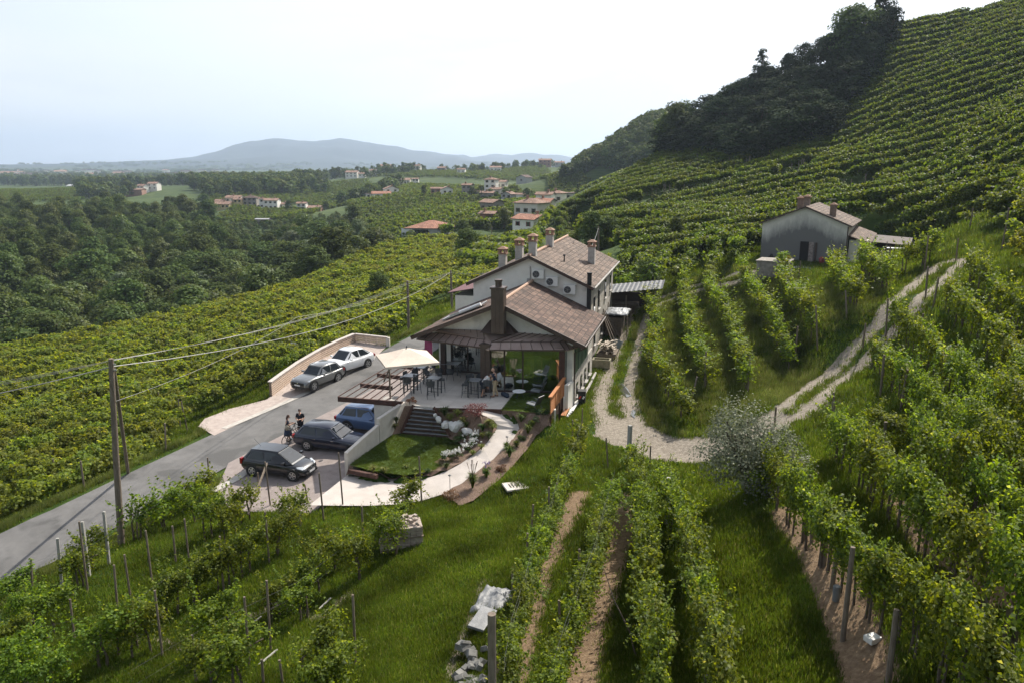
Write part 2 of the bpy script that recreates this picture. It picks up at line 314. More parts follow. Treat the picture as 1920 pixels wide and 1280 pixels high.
def leafmat(name, a, b, c_=None, trans=.35, rough=.55, hs=.0, pos=False):
    "leaves: colour varies leaf by leaf and plant by plant; light passes through them"
    if name in MATS: return MATS[name]
    m = bpy.data.materials.new(name); m.use_nodes = True; t = m.node_tree; N = t.nodes; K = t.links; N.clear()
    o = N.new('ShaderNodeOutputMaterial'); g = N.new('ShaderNodeNewGeometry'); oi = N.new('ShaderNodeObjectInfo')
    rm = N.new('ShaderNodeValToRGB'); rm.color_ramp.elements[0].color = (*a, 1); rm.color_ramp.elements[1].color = (*b, 1)
    if c_: e_ = rm.color_ramp.elements.new(.93); e_.color = (*b, 1); rm.color_ramp.elements[-1].color = (*c_, 1)
    K.new(g.outputs['Random Per Island'], rm.inputs[0])
    tcn = N.new('ShaderNodeTexCoord'); ns = N.new('ShaderNodeTexNoise'); ns.inputs['Scale'].default_value = .9; ns.inputs['Detail'].default_value = 3; K.new(g.outputs['Position'] if pos else tcn.outputs['Object'], ns.inputs[0])
    if pos: ns.inputs['Scale'].default_value = .5; ns.inputs['Detail'].default_value = 7
    mu = N.new('ShaderNodeMath'); mu.operation = 'MULTIPLY_ADD'; K.new(oi.outputs['Random'], mu.inputs[0]); mu.inputs[1].default_value = .34; mu.inputs[2].default_value = -.45 if pos else .56
    mv = N.new('ShaderNodeMath'); mv.operation = 'ADD'; K.new(mu.outputs[0], mv.inputs[0])
    ms = N.new('ShaderNodeMath'); ms.operation = 'MULTIPLY'; K.new(ns.outputs[0], ms.inputs[0]); ms.inputs[1].default_value = 2.5 if pos else .55; K.new(ms.outputs[0], mv.inputs[1])
    hv = N.new('ShaderNodeHueSaturation'); K.new(rm.outputs[0], hv.inputs['Color']); K.new(mv.outputs[0], hv.inputs['Value'])
    hh = N.new('ShaderNodeMath'); hh.operation = 'MULTIPLY_ADD'; K.new(oi.outputs['Random'], hh.inputs[0]); hh.inputs[1].default_value = .04; hh.inputs[2].default_value = .48 + hs; K.new(hh.outputs[0], hv.inputs['Hue'])
    df = N.new('ShaderNodeBsdfPrincipled'); df.inputs['Roughness'].default_value = rough; df.inputs['Specular IOR Level'].default_value = .18; K.new(hv.outputs[0], df.inputs['Base Color'])
    tl = N.new('ShaderNodeBsdfTranslucent'); h2 = N.new('ShaderNodeHueSaturation'); h2.inputs['Hue'].default_value = .475; h2.inputs['Saturation'].default_value = 1.12; h2.inputs['Value'].default_value = 1.9; K.new(hv.outputs[0], h2.inputs['Color']); K.new(h2.outputs[0], tl.inputs[0])
    mxn = N.new('ShaderNodeMixShader'); mxn.inputs[0].default_value = trans; K.new(df.outputs[0], mxn.inputs[1]); K.new(tl.outputs[0], mxn.inputs[2]); K.new(mxn.outputs[0], o.inputs[0])
    MATS[name] = m; return m
def glassmat(name, col, rough=.04, metal=0.0, alpha=1.0, spec=.9):
    if name in MATS: return MATS[name]
    m = bpy.data.materials.new(name); m.use_nodes = True; p = m.node_tree.nodes['Principled BSDF']
    p.inputs['Base Color'].default_value = (*col, 1); p.inputs['Roughness'].default_value = rough; p.inputs['Specular IOR Level'].default_value = spec; p.inputs['Metallic'].default_value = metal; p.inputs['Alpha'].default_value = alpha
    MATS[name] = m; return m
M_vine = leafmat('vine_leaf', (.050,.088,.012), (.165,.225,.030), (.29,.32,.07), trans=.5)
M_vine_far = leafmat('far_vine_leaf', (.040,.070,.011), (.130,.180,.028), (.24,.27,.05), trans=.42)
M_vine_sunlit = leafmat('sunlit_slope_vine_leaf', (.062,.094,.014), (.20,.245,.036), (.33,.34,.07), trans=.5)  # brighter vine leaf copy: sunlight on the slope put into its colours
M_tree = leafmat('tree_leaf', (.038,.064,.016), (.088,.122,.031), (.12,.145,.045), trans=.2, rough=.85)
M_tree2 = leafmat('light_tree_leaf', (.050,.080,.018), (.110,.145,.038), (.15,.18,.055), trans=.3)
M_pale = leafmat('pale_willow_leaf', (.075,.105,.055), (.13,.165,.085), (.17,.2,.11), trans=.3)
M_olive = leafmat('olive_leaf', (.10,.125,.08), (.21,.245,.16), (.31,.34,.24), trans=.25)
M_dark = leafmat('dark_conifer_leaf', (.012,.032,.010), (.03,.060,.016), None, trans=.15)
M_dry = leafmat('bronze_leaf', (.09,.05,.025), (.16,.085,.045), (.2,.09,.06), trans=.35)
M_bark = mat('bark', (.075,.055,.040), (.12,.095,.07), rough=.95, scale=9, bump=.5)
M_timber = mat('weathered_post_timber', (.13,.10,.075), (.21,.17,.13), rough=.9, scale=14, stretch=(1,1,.2), bump=.3)
M_concpost = mat('concrete_post', (.27,.26,.24), (.36,.35,.32), rough=.9, scale=20, bump=.2)
M_steel = mat('galvanised_steel', (.38,.39,.39), (.5,.5,.5), rough=.45, metal=.8, scale=12)
M_rustpost = mat('rusty_post', (.10,.055,.035), (.17,.10,.065), rough=.85, scale=16)
M_wire = mat('wire', (.25,.25,.245), (.33,.33,.32), rough=.5, metal=.6)
M_asphalt = mat('asphalt', (.115,.112,.108), (.165,.16,.155), rough=.88, scale=.9, detail=14, bump=.25, bscale=60, lo=.35, hi=.65, dirt=((.088,.086,.083), .45, .52, .60))
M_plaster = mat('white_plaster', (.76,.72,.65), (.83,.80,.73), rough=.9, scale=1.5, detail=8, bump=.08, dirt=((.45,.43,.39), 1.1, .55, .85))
M_conc = mat('pale_concrete', (.55,.50,.44), (.64,.59,.53), rough=.85, scale=2.5, detail=9, bump=.08, bscale=40)
M_path = mat('path_concrete', (.44,.395,.355), (.52,.47,.43), rough=.8, scale=1.1, detail=9, bump=.05, bscale=60)
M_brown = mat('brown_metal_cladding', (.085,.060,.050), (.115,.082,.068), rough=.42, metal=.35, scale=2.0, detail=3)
M_brownlit = mat('brown_seam_roof_skylit', (.36,.265,.23), (.42,.325,.285), rough=.38, metal=.35, scale=2.0, detail=3)  # brown canopy metal, the sky's reflection put into a lighter colour
M_corten = mat('corten_steel', (.055,.026,.020), (.095,.042,.028), rough=.8, scale=5, detail=8)
M_orange = mat('orange_corten_slats', (.36,.13,.04), (.46,.19,.06), rough=.65, scale=6)
M_dkframe = mat('dark_brown_frame', (.045,.026,.020), (.06,.036,.028), rough=.45, scale=4)
M_furn = mat('anthracite_furniture', (.045,.05,.055), (.065,.07,.075), rough=.5, scale=8)
M_table = mat('grey_tabletop', (.16,.17,.18), (.22,.23,.24), rough=.35, scale=4)
M_soil = mat('garden_mulch', (.13,.085,.06), (.22,.15,.11), rough=1, scale=14, detail=8, bump=.6, bscale=40)
M_rock = mat('white_rock', (.58,.57,.54), (.74,.73,.70), rough=.85, scale=2.5, detail=8, bump=.5, bscale=6, dirt=((.33,.32,.3), 2.5, .55, .7))
M_stone = mat('grey_stone', (.30,.28,.26), (.45,.43,.40), rough=.9, scale=3, bump=.4)
M_black = mat('black_rubber', (.012,.012,.012), (.02,.02,.02), rough=.7)
M_glassdk = glassmat('dark_window_glass', (.012,.016,.018), .03)
M_white = mat('white_paint', (.74,.74,.73), (.78,.78,.77), rough=.4)
M_clay = mat('clay_brick', (.24,.14,.095), (.35,.22,.155), rough=.9, scale=10)
M_ac = mat('ac_casing', (.68,.67,.63), (.72,.71,.67), rough=.5)
def tilemat(name, a, b, c_, sc=5.0):
    "old terracotta tiles: courses of single tiles, each its own tone, with weathering"
    if name in MATS: return MATS[name]
    m = bpy.data.materials.new(name); m.use_nodes = True; t = m.node_tree; N = t.nodes; K = t.links; p = N['Principled BSDF']; p.inputs['Roughness'].default_value = .88
    uv = N.new('ShaderNodeUVMap'); br = N.new('ShaderNodeTexBrick'); br.inputs['Scale'].default_value = 1; br.inputs['Brick Width'].default_value = .26; br.inputs['Row Height'].default_value = .36; br.inputs['Mortar Size'].default_value = .02; br.inputs['Bias'].default_value = 0.0
    br.inputs['Color1'].default_value = (0, 0, 0, 1); br.inputs['Color2'].default_value = (1, 1, 1, 1); br.inputs['Mortar'].default_value = (.5, .5, .5, 1); br.offset = .5
    K.new(uv.outputs[0], br.inputs[0]); rm = N.new('ShaderNodeValToRGB'); rm.color_ramp.elements[0].color = (*a, 1); rm.color_ramp.elements[1].color = (*c_, 1); e_ = rm.color_ramp.elements.new(.5); e_.color = (*b, 1); K.new(br.outputs['Color'], rm.inputs[0])
    tcn = N.new('ShaderNodeTexCoord'); ns = N.new('ShaderNodeTexNoise'); ns.inputs['Scale'].default_value = .8; ns.inputs['Detail'].default_value = 8; K.new(tcn.outputs['Object'], ns.inputs[0])
    r2 = N.new('ShaderNodeValToRGB'); r2.color_ramp.elements[0].position = .42; r2.color_ramp.elements[1].position = .62; r2.color_ramp.elements[0].color = (0,0,0,1); r2.color_ramp.elements[1].color = (.55,.55,.55,1); K.new(ns.outputs[0], r2.inputs[0])
    mm = N.new('ShaderNodeMix'); mm.data_type = 'RGBA'; K.new(r2.outputs[0], mm.inputs['Factor']); K.new(rm.outputs[0], mm.inputs['A']); mm.inputs['B'].default_value = (a[0]*.55, a[1]*.6, a[2]*.62, 1)
    m3 = N.new('ShaderNodeMix'); m3.data_type = 'RGBA'; K.new(br.outputs['Fac'], m3.inputs['Factor']); K.new(mm.outputs['Result'], m3.inputs['A']); m3.inputs['B'].default_value = (.06,.042,.034,1)
    K.new(m3.outputs['Result'], p.inputs['Base Color'])
    inv = N.new('ShaderNodeMath'); inv.operation = 'SUBTRACT'; inv.inputs[0].default_value = 1; K.new(br.outputs['Fac'], inv.inputs[1])
    sx = N.new('ShaderNodeSeparateXYZ'); K.new(uv.outputs[0], sx.inputs[0]); fr = N.new('ShaderNodeMath'); fr.operation = 'MODULO'; K.new(sx.outputs[1], fr.inputs[0]); fr.inputs[1].default_value = .36
    ad = N.new('ShaderNodeMath'); ad.operation = 'MULTIPLY_ADD'; K.new(fr.outputs[0], ad.inputs[0]); ad.inputs[1].default_value = -1.6; K.new(inv.outputs[0], ad.inputs[2])
    bp = N.new('ShaderNodeBump'); bp.inputs['Strength'].default_value = .9; bp.inputs['Distance'].default_value = .06; K.new(ad.outputs[0], bp.inputs['Height']); K.new(bp.outputs[0], p.inputs['Normal'])
    MATS[name] = m; return m
T_near = tilemat('old_brown_tiles', (.060,.034,.024), (.115,.066,.048), (.20,.125,.092))
T_rear = tilemat('old_grey_brown_tiles', (.095,.064,.047), (.16,.11,.082), (.25,.18,.135))
T_far = tilemat('old_terracotta_tiles', (.26,.15,.105), (.34,.205,.145), (.42,.27,.2))
T_red = tilemat('red_terracotta_tiles', (.33,.13,.075), (.42,.19,.12), (.48,.25,.17))
# ------------------------------------------------------------------ building frame (axis 14 degrees right of forward)
BAZ = R(14.0); BU = Vector((math.cos(BAZ), -math.sin(BAZ), 0)); BW = Vector((math.sin(BAZ), math.cos(BAZ), 0)); BA = Vector((-.73, 46.8, 0))
def B(u, s, z=0.0): return BA + BU * u + BW * s + Vector((0, 0, z))
def xy(p): return (p[0], p[1])
def lawn_z(x, y): return -1.42 - (42.5 - np.asarray(y)) * .105
def park_z(x, y):
    d, par = dpoly(x, y, RC); return road_z(par) + .03 + .0 * d
# garden outlines
LAWN = [xy(PZ(*p)) for p in [(656,875,-1.97),(700,884,-1.97),(760,890,-1.95),(810,882,-1.9),(845,866,-1.75),(866,848,-1.62),(870,832,-1.48),(856,824,-1.43),(843,820,-1.42),(757,812,-1.42),(736,812,-1.42)]]
TERR = [xy(PZ(*p)) for p in [(752,750,0),(778,759,0),(812,763,0),(880,765,0),(940,766,0),(968,731,0),(1054,738,0)]] + [xy(B(4.4,0)), xy(B(4.4,3.5)), xy(B(-5.2,3.5)), xy(B(-5.4,.5)), xy(PZ(815,690,0))]
GRASSP = [xy(PZ(*p)) for p in [(941,768,-.03),(1028,775,-.03),(1056,740,-.03),(968,733,-.03)]]
PATHP = [((580,946),(648,892),-2.42),((640,947),(672,893),-2.42),((695,947),(702,895),-2.4),((750,944),(738,897),-2.36),((790,938),(775,898),-2.28),((828,926),(808,893),-2.15),((862,908),(838,882),-1.98),((892,886),(864,868),-1.78),((920,864),(886,853),-1.56),((945,842),(905,838),-1.32),((963,822),(920,820),-1.08),
         ((974,804),(931,804),-.85),((971,792),(932,795),-.62),((958,781),(925,787),-.42),((938,772),(912,780),-.22),((914,766),(895,773),-.06),((890,763.5),(874,768),-.01)]
PATHW = [(PZ(*a, z), PZ(*b, z)) for a, b, z in PATHP]
PARK = [xy(PZ(*p)) for p in [(405,912,-2.78)]] + [xy(RD[i][2] + (RD[i][1] - RD[i][2]) * .06) for i in range(6, 12)] + [xy(PZ(823,690,-1.2)), (-6.2,45.2), xy(PZ(757,757,0)), (-7.7,40.6), xy(PZ(652,888,-2.35)), xy(PZ(580,946,-2.42)), xy(PZ(430,944,-2.7))]
PULL = [xy(PZ(*p)) for p in [(372,803,-2.75),(385,790,-2.75),(430,772,-2.65),(500,752,-2.4),(515,742,-2.35),(565,700,-2.1),(664,651,-1.75),(728,657,-1.65)]] + [xy(RD[i][1] + (RD[i][2] - RD[i][1]) * .06) for i in (10, 9, 8, 7, 6)]
def idwz(pts, pw=3.0):
    A = np.array(pts)
    def f(x, y):
        x = np.asarray(x, float); y = np.asarray(y, float); sh = x.shape; d = np.hypot(x.ravel()[:, None] - A[None, :, 0], y.ravel()[:, None] - A[None, :, 1]) + .05; w_ = d ** -pw
        return ((w_ * A[None, :, 2]).sum(1) / w_.sum(1)).reshape(sh)
    return f
def dens(a, b, n=4): a, b = Vector(a), Vector(b); return [tuple(a.lerp(b, i / n)) for i in range(n + 1)]
_lw = [(p[0], p[1], float(lawn_z(p[0], p[1]))) for p in (LAWN[1:9])]
BEDZ = idwz([tuple(p[1]) for p in PATHW[3:]] + sum([dens(_lw[i], _lw[i + 1], 2) for i in range(len(_lw) - 1)], []) + dens(PZ(812,764,-.04), PZ(880,766,-.04), 6) + dens(PZ(812,764,-.04), PZ(841,819,-1.40), 6))
MULZ = idwz([tuple(p[0]) for p in PATHW[5:]] + dens(PZ(925,767,-.06), PZ(1028,776,-.08), 8) + dens(PZ(1028,776,-.08), PZ(1032,800,-.72), 3) + dens(PZ(1008,814,-1.0), PZ(985,846,-1.32), 3) + dens(PZ(985,846,-1.32), PZ(925,908,-1.85), 4) + dens(PZ(925,908,-1.85), PZ(862,948,-2.2), 4), 3.0)
MULCH = [xy(PZ(*a)) for a in [(941,768,-.06),(1028,776,-.1),(1033,802,-.75),(1008,814,-1.0),(985,846,-1.32),(955,880,-1.6),(925,908,-1.85),(888,938,-2.1),(862,948,-2.2)]] + [xy(p[0]) for p in PATHW[5:16]]
BED = [xy(p[1]) for p in PATHW[3:]] + [xy(PZ(812,765,-.05)), xy(PZ(840,819,-1.42)), xy(PZ(843,820,-1.42)), xy(PZ(856,824,-1.43)), xy(PZ(870,832,-1.48)), xy(PZ(866,848,-1.62)), xy(PZ(845,866,-1.75)), xy(PZ(810,882,-1.9)), xy(PZ(760,890,-1.95))]
PADS.append(([xy(p[0]) for p in PATHW] + [xy(p[1]) for p in reversed(PATHW)], lambda x, y: np.interp(dpoly(x, y, [xy((a + b) / 2) for a, b in PATHW])[1], np.cumsum([0] + [math.dist(xy((PATHW[i][0] + PATHW[i][1]) / 2), xy((PATHW[i+1][0] + PATHW[i+1][1]) / 2)) for i in range(len(PATHW) - 1)]), [p[2] for p in PATHP]), .9, .10))
PADS.append((LAWN, lawn_z, .3, .09))
BED2 = [LAWN[i] for i in range(4)] + [xy(PATHW[i][1]) for i in (5, 4, 3, 2, 1, 0)]; BZ2 = idwz([(p[0], p[1], float(lawn_z(p[0], p[1])) - .02) for p in LAWN[:4]] * 2 + [tuple(PATHW[i][1]) for i in range(6)])
PADS.append((BED2, BZ2, .25, .12))
PADS.append((BED, BEDZ, .3, .12))
PADS.append((MULCH, MULZ, .6, .10))
PADS.append((PARK, park_z, .8, .08))
PADS.append((PULL, park_z, 1.2, .08))
PADS.append((TERR, 0.0, .25, .9))
NPAD = len(PADS)
PADS.append(([xy(B(-5.4,2)), xy(B(4.6,.2)), xy(B(4.6,9)), xy(B(5.5,9)), xy(B(5.5,24)), xy(B(-3.5,24)), xy(B(-5.6,9))], lambda x, y: -1.1 + .07 * np.maximum(np.asarray(y) - 54, 0), .6, .1))
BARN = PD(1505, 492, 75); BARNZ = BARN.z
PADS.append(([(BARN.x - 5.5, 72.5), (BARN.x + 13, 71), (BARN.x + 14, 90), (BARN.x - 4, 90)], BARNZ - .03, 3.0, 0.0))
# tracks
def P3(l): return [ground(px, py, 10, 400) for px, py in l]
TR1 = P3([(1345,838),(1290,840),(1225,832),(1170,806),(1152,770),(1156,735),(1168,690),(1180,650),(1188,618),(1200,588),(1222,570),(1262,556),(1300,541),(1345,530),(1392,520)])
TR2 = P3([(1225,838),(1290,848),(1370,835),(1440,800),(1500,762),(1560,712),(1620,655),(1680,597),(1735,540),(1765,508),(1785,494)])
STRAW = [P3(l) for l in ([(1088,925),(1065,965),(1035,1020),(1010,1080),(985,1160),(960,1279)], [(1172,930),(1165,1000),(1140,1080),(1110,1170),(1085,1279)], [(1475,955),(1530,1020),(1575,1100),(1615,1200),(1640,1279)], [(1700,920),(1760,1000),(1850,1060),(1919,1110)], [(1850,960),(1880,985),(1919,1010)])]
BARE = [P3(l) for l in ([(905,1090),(890,1150),(860,1220),(845,1279)], [(430,1170),(520,1130),(600,1160),(660,1110)], [(380,1230),(300,1200),(230,1190)])]
def build_ground():
    nt_, nl = len(TH), len(LR); T, Lg = np.meshgrid(TH, LR, indexing='ij'); r = np.exp(Lg); X = (r * np.sin(T)).ravel(); Y = (r * np.cos(T)).ravel()
    Z = h(X, Y)
    rr = r.ravel(); mnt = smooth((rr - 3600) / 800)     # mountain folds
    ridge = np.zeros_like(Z); idx = np.where(mnt > 0)[0]
    for i in idx:
        v_ = 0; a_ = 1; f_ = 1 / 900
        for o_ in range(5): v_ += (1 - abs(noise.noise((X[i] * f_, Y[i] * f_, o_ * 3.1))) * 2) * a_; a_ *= .5; f_ *= 2.1
        ridge[i] = v_
    Z = Z + mnt * (ridge - 1.0) * 26 * np.clip((Z + 30) / 120, 0, 1)
    i, j = np.meshgrid(np.arange(nt_ - 1), np.arange(nl - 1), indexing='ij'); a = (i * nl + j).ravel(); F = np.stack([a, a + nl, a + nl + 1, a + 1], 1)[:, ::-1]
    # close the hole under the camera
    V = np.stack([X, Y, Z], 1)
    o = npmesh('ground', V, F, M_ground, smooth_=True)
    m = np.zeros((len(X), 4), np.float32); near = np.where((rr < 120) & (Y > 5) & (np.abs(X) < 60))[0]; x, y = X[near], Y[near]
    g = np.zeros(len(near))
    for tr, wd in ((TR1, 1.6), (TR2, 1.55)):
        d, par = dpoly(x, y, tr); tot = 1.0; first = tr is TR1
        gg = 1 - smooth((d - wd + .25) / .5)
        cen = (1 - smooth((d - .22) / .3)) * (smooth((par - (10 if first else 14)) / 4))
        g = np.maximum(g, gg * (1 - cen * .9))
    gp = [xy(ground(*p)) for p in [(1125,800),(1150,785),(1190,795),(1260,818),(1335,824),(1335,858),(1270,860),(1200,846),(1150,834),(1112,815)]]
    g = np.maximum(g, np.where(inpoly(x, y, gp), 1, 0)); m[near, 0] = g
    s = np.zeros(len(near))
    for st, wd in zip(STRAW, (.6, .62, .62, .7, .5)):
        d, par = dpoly(x, y, st); s = np.maximum(s, 1 - smooth((d - wd + .2) / .4))
    m[near, 1] = s
    b_ = np.zeros(len(near))
    for st in BARE:
        d, par = dpoly(x, y, st); b_ = np.maximum(b_, .75 - .75 * smooth((d - .12) / .35))
    m[near, 2] = b_
    for tr in (TR1, TR2): pass
    m[:, 3] = smooth((rr - 95) / 40) * 1.0
    at = o.data.color_attributes.new('mask', 'FLOAT_COLOR', 'POINT'); at.data.foreach_set('color', m.ravel())
    tag(o, kind='structure'); return o
def groundmat():
    m = bpy.data.materials.new('ground'); m.use_nodes = True; t = m.node_tree; N = t.nodes; K = t.links; p = N['Principled BSDF']; p.inputs['Roughness'].default_value = .95; p.inputs['Specular IOR Level'].default_value = .15
    g = N.new('ShaderNodeNewGeometry'); va = N.new('ShaderNodeVertexColor'); va.layer_name = 'mask'; sp = N.new('ShaderNodeSeparateColor'); K.new(va.outputs['Color'], sp.inputs[0])
    def nz(s, d=6, r=.6, off=0):
        n = N.new('ShaderNodeTexNoise'); n.inputs['Scale'].default_value = s; n.inputs['Detail'].default_value = d; n.inputs['Roughness'].default_value = r; K.new(g.outputs['Position'], n.inputs[0]); return n.outputs[0]
    def ramp(f, st):
        n = N.new('ShaderNodeValToRGB'); 
        while len(n.color_ramp.elements) < len(st): n.color_ramp.elements.new(.5)
        for e_, (q, c_) in zip(n.color_ramp.elements, st): e_.position = q; e_.color = (*c_, 1)
        K.new(f, n.inputs[0]); return n.outputs[0]
    def mix(f, a, b):
        n = N.new('ShaderNodeMix'); n.data_type = 'RGBA'; K.new(f, n.inputs['Factor']); K.new(a, n.inputs['A']); K.new(b, n.inputs['B']); return n.outputs['Result']
    def mth(op, a, b=None, v=None):
        n = N.new('ShaderNodeMath'); n.operation = op; n.use_clamp = op in ('ADD', 'MULTIPLY', 'SUBTRACT') and True
        K.new(a, n.inputs[0])
        if b is not None: K.new(b, n.inputs[1])
        if v is not None: n.inputs[1].default_value = v
        return n.outputs[0]
    grass = ramp(nz(.35, 9, .65), [(.3, (.028,.058,.009)), (.5, (.055,.10,.014)), (.66, (.09,.13,.026)), (.8, (.13,.13,.05))])
    fine = ramp(nz(9, 5, .7), [(.3, (.35,.38,.3)), (.7, (1,1,1))])
    mm = N.new('ShaderNodeMix'); mm.data_type = 'RGBA'; mm.blend_type = 'MULTIPLY'; mm.inputs['Factor'].default_value = .9; K.new(grass, mm.inputs['A']); K.new(fine, mm.inputs['B']); grass = mm.outputs['Result']
    far = ramp(nz(.012, 10, .7), [(.35, (.035,.058,.016)), (.5, (.065,.092,.026)), (.62, (.10,.13,.04)), (.8, (.16,.16,.07))])
    sz = N.new('ShaderNodeSeparateXYZ'); K.new(g.outputs['Position'], sz.inputs[0]); q1 = N.new('ShaderNodeMath'); q1.operation = 'MULTIPLY_ADD'; K.new(sz.outputs[1], q1.inputs[0]); q1.inputs[1].default_value = .12; K.new(sz.outputs[2], q1.inputs[2])
    q2 = N.new('ShaderNodeMath'); q2.operation = 'MULTIPLY_ADD'; K.new(nz(.03, 3), q2.inputs[0]); q2.inputs[1].default_value = 6; K.new(q1.outputs[0], q2.inputs[2]); q3 = N.new('ShaderNodeMath'); q3.operation = 'MULTIPLY'; K.new(q2.outputs[0], q3.inputs[0]); q3.inputs[1].default_value = 4.2; q4 = N.new('ShaderNodeMath'); q4.operation = 'SINE'; K.new(q3.outputs[0], q4.inputs[0])
    far = mix(ramp(q4.outputs[0], [(.0, (.1,.1,.1)), (.5, (.75,.75,.75))]), far, ramp(nz(.3, 6), [(.3, (.022,.045,.012)), (.7, (.045,.075,.02))]))
    mr = N.new('ShaderNodeMapRange'); K.new(sz.outputs[1], mr.inputs[0]); mr.inputs[1].default_value = 3600; mr.inputs[2].default_value = 4800; far = mix(mr.outputs[0], far, ramp(nz(.004, 8), [(.35, (.012,.02,.022)), (.7, (.03,.042,.04))]))
    base = mix(va.outputs['Alpha'], grass, far)
    gravel = ramp(nz(5, 10, .75), [(.3, (.14,.115,.09)), (.52, (.27,.235,.19)), (.72, (.42,.38,.32))])
    straw = ramp(nz(7, 9, .75), [(.3, (.10,.065,.042)), (.5, (.19,.13,.08)), (.72, (.31,.23,.145))])
    bare = ramp(nz(6, 9, .75), [(.35, (.12,.10,.07)), (.7, (.33,.28,.22))])
    def edge(ch):
        n = mth('SUBTRACT', nz(2.6, 8, .75), v=.5); n.node.use_clamp = False
        q = N.new('ShaderNodeMath'); q.operation = 'MULTIPLY_ADD'; K.new(n, q.inputs[0]); q.inputs[1].default_value = 1.5; K.new(ch, q.inputs[2])
        return ramp(q.outputs[0], [(.42, (0,0,0)), (.58, (1,1,1))])
    c1 = mix(edge(sp.outputs[2]), base, bare); c1 = mix(edge(sp.outputs[1]), c1, straw); c1 = mix(edge(sp.outputs[0]), c1, gravel)
    K.new(c1, p.inputs['Base Color'])
    bp = N.new('ShaderNodeBump'); bp.inputs['Strength'].default_value = .7; bp.inputs['Distance'].default_value = .08; K.new(nz(11, 8, .75), bp.inputs['Height']); K.new(bp.outputs[0], p.inputs['Normal'])
    return m
M_ground = groundmat()
GROUND = build_ground()
# ------------------------------------------------------------------ road and paved sheets
def strip(name, A_, B_, m, lift=.0, n=1, **kw):
    mb = MB()
    for a, b in zip(A_, B_): mb.v += [(a[0], a[1], a[2] + lift), (b[0], b[1], b[2] + lift)]
    for i in range(len(A_) - 1): mb.f.append((2 * i + 1, 2 * i + 3, 2 * i + 2, 2 * i))
    return mb.build(name, m, **kw)
def sheet(name, poly, zf, m, lift=.0, cell=.6, **kw):
    "a paved sheet that follows its own height function, cut into a fine grid"
    bm = bmesh.new(); vs = [bm.verts.new((p[0], p[1], 0)) for p in poly]; bm.faces.new(vs); bmesh.ops.triangulate(bm, faces=bm.faces[:]) 
    x0, x1 = min(p[0] for p in poly), max(p[0] for p in poly); y0, y1 = min(p[1] for p in poly), max(p[1] for p in poly)
    q = x0 + cell
    while q < x1: bmesh.ops.bisect_plane(bm, geom=bm.verts[:] + bm.edges[:] + bm.faces[:], plane_co=(q, 0, 0), plane_no=(1, 0, 0)); q += cell
    q = y0 + cell
    while q < y1: bmesh.ops.bisect_plane(bm, geom=bm.verts[:] + bm.edges[:] + bm.faces[:], plane_co=(0, q, 0), plane_no=(0, 1, 0)); q += cell
    for v in bm.verts: v.co.z = (float(np.asarray(zf(np.array([v.co.x]), np.array([v.co.y]))).ravel()[0]) if callable(zf) else zf) + lift
    bmesh.ops.recalc_face_normals(bm, faces=bm.faces[:])
    if sum(f.normal.z for f in bm.faces) < 0: bmesh.ops.reverse_faces(bm, faces=bm.faces[:])
    me = bpy.data.meshes.new(name); bm.to_mesh(me); bm.free(); me.materials.append(m); o = bpy.data.objects.new(name, me); COL.objects.link(o); return tag(o, **kw)
sheet('road', [xy(p[1]) for p in RD] + [xy(p[2]) for p in reversed(RD)], lambda x, y: road_z(dpoly(x, y, RC)[1]), M_asphalt, cell=1.5, kind='structure')
M_park = mat('parking_paving', (.235,.195,.18), (.30,.255,.235), rough=.9, scale=2.5, detail=10, bump=.3, bscale=50)
M_pull = mat('pink_gravel_paving', (.36,.295,.26), (.46,.39,.345), rough=.95, scale=3.0, detail=10, bump=.3, bscale=50)
sheet('parking_area', PARK, park_z, M_park, lift=-.024, kind='structure')
sheet('lay_by', PULL, park_z, M_pull, lift=-.020, kind='structure')
M_kerbc = mat('kerb_concrete', (.40,.37,.33), (.5,.47,.42), rough=.9, scale=4)
# flush kerb line between road and lay-by, and between road and parking
def line_strip(name, pts, wd, m, zf, lift, **kw):
    A_, B_ = [], []
    for i, p in enumerate(pts):
        d = (Vector(pts[min(i + 1, len(pts) - 1)]) - Vector(pts[max(i - 1, 0)])); d = Vector((d[0], d[1])).normalized(); n = Vector((-d.y, d.x)) * wd / 2
        z = float(np.asarray(zf(np.array([p[0]]), np.array([p[1]]))).ravel()[0]) + lift
        A_.append((p[0] + n.x, p[1] + n.y, z)); B_.append((p[0] - n.x, p[1] - n.y, z))
    return strip(name, A_, B_, m, **kw)
line_strip('lay_by_edge', [xy(PZ(*p)) for p in [(420,806,-2.68),(480,780,-2.5),(560,744,-2.2),(640,706,-1.9),(700,674,-1.65)]], .45, M_kerbc, park_z, .0, kind='structure')
line_strip('parking_edge', [xy(PZ(*p)) for p in [(398,914,-2.78),(440,893,-2.7),(470,873,-2.62)]], .5, M_kerbc, park_z, .006, kind='structure')
M_skid = mat('drain_grating', (.02,.02,.02), (.05,.05,.05), rough=.6, scale=30)
p_ = PZ(471, 893, -2.6)
def track_wear(): pass
strip('garden_path', [p[1] for p in PATHW], [p[0] for p in PATHW], M_path, kind='structure')
M_lawn = mat('mown_lawn', (.040,.074,.010), (.070,.114,.018), rough=.95, scale=1.6, detail=9, bump=.5, bscale=60)
sheet('lawn', LAWN, lawn_z, M_lawn, kind='structure')
sheet('flower_bed', BED2, BZ2, M_soil, lift=.015, cell=.4, kind='structure')
sheet('flower_bed', BED, BEDZ, M_soil, lift=.02, cell=.5, kind='structure')
M_terr = mat('terrace_slabs', (.50,.46,.41), (.60,.56,.51), rough=.6, scale=1.3, detail=7)
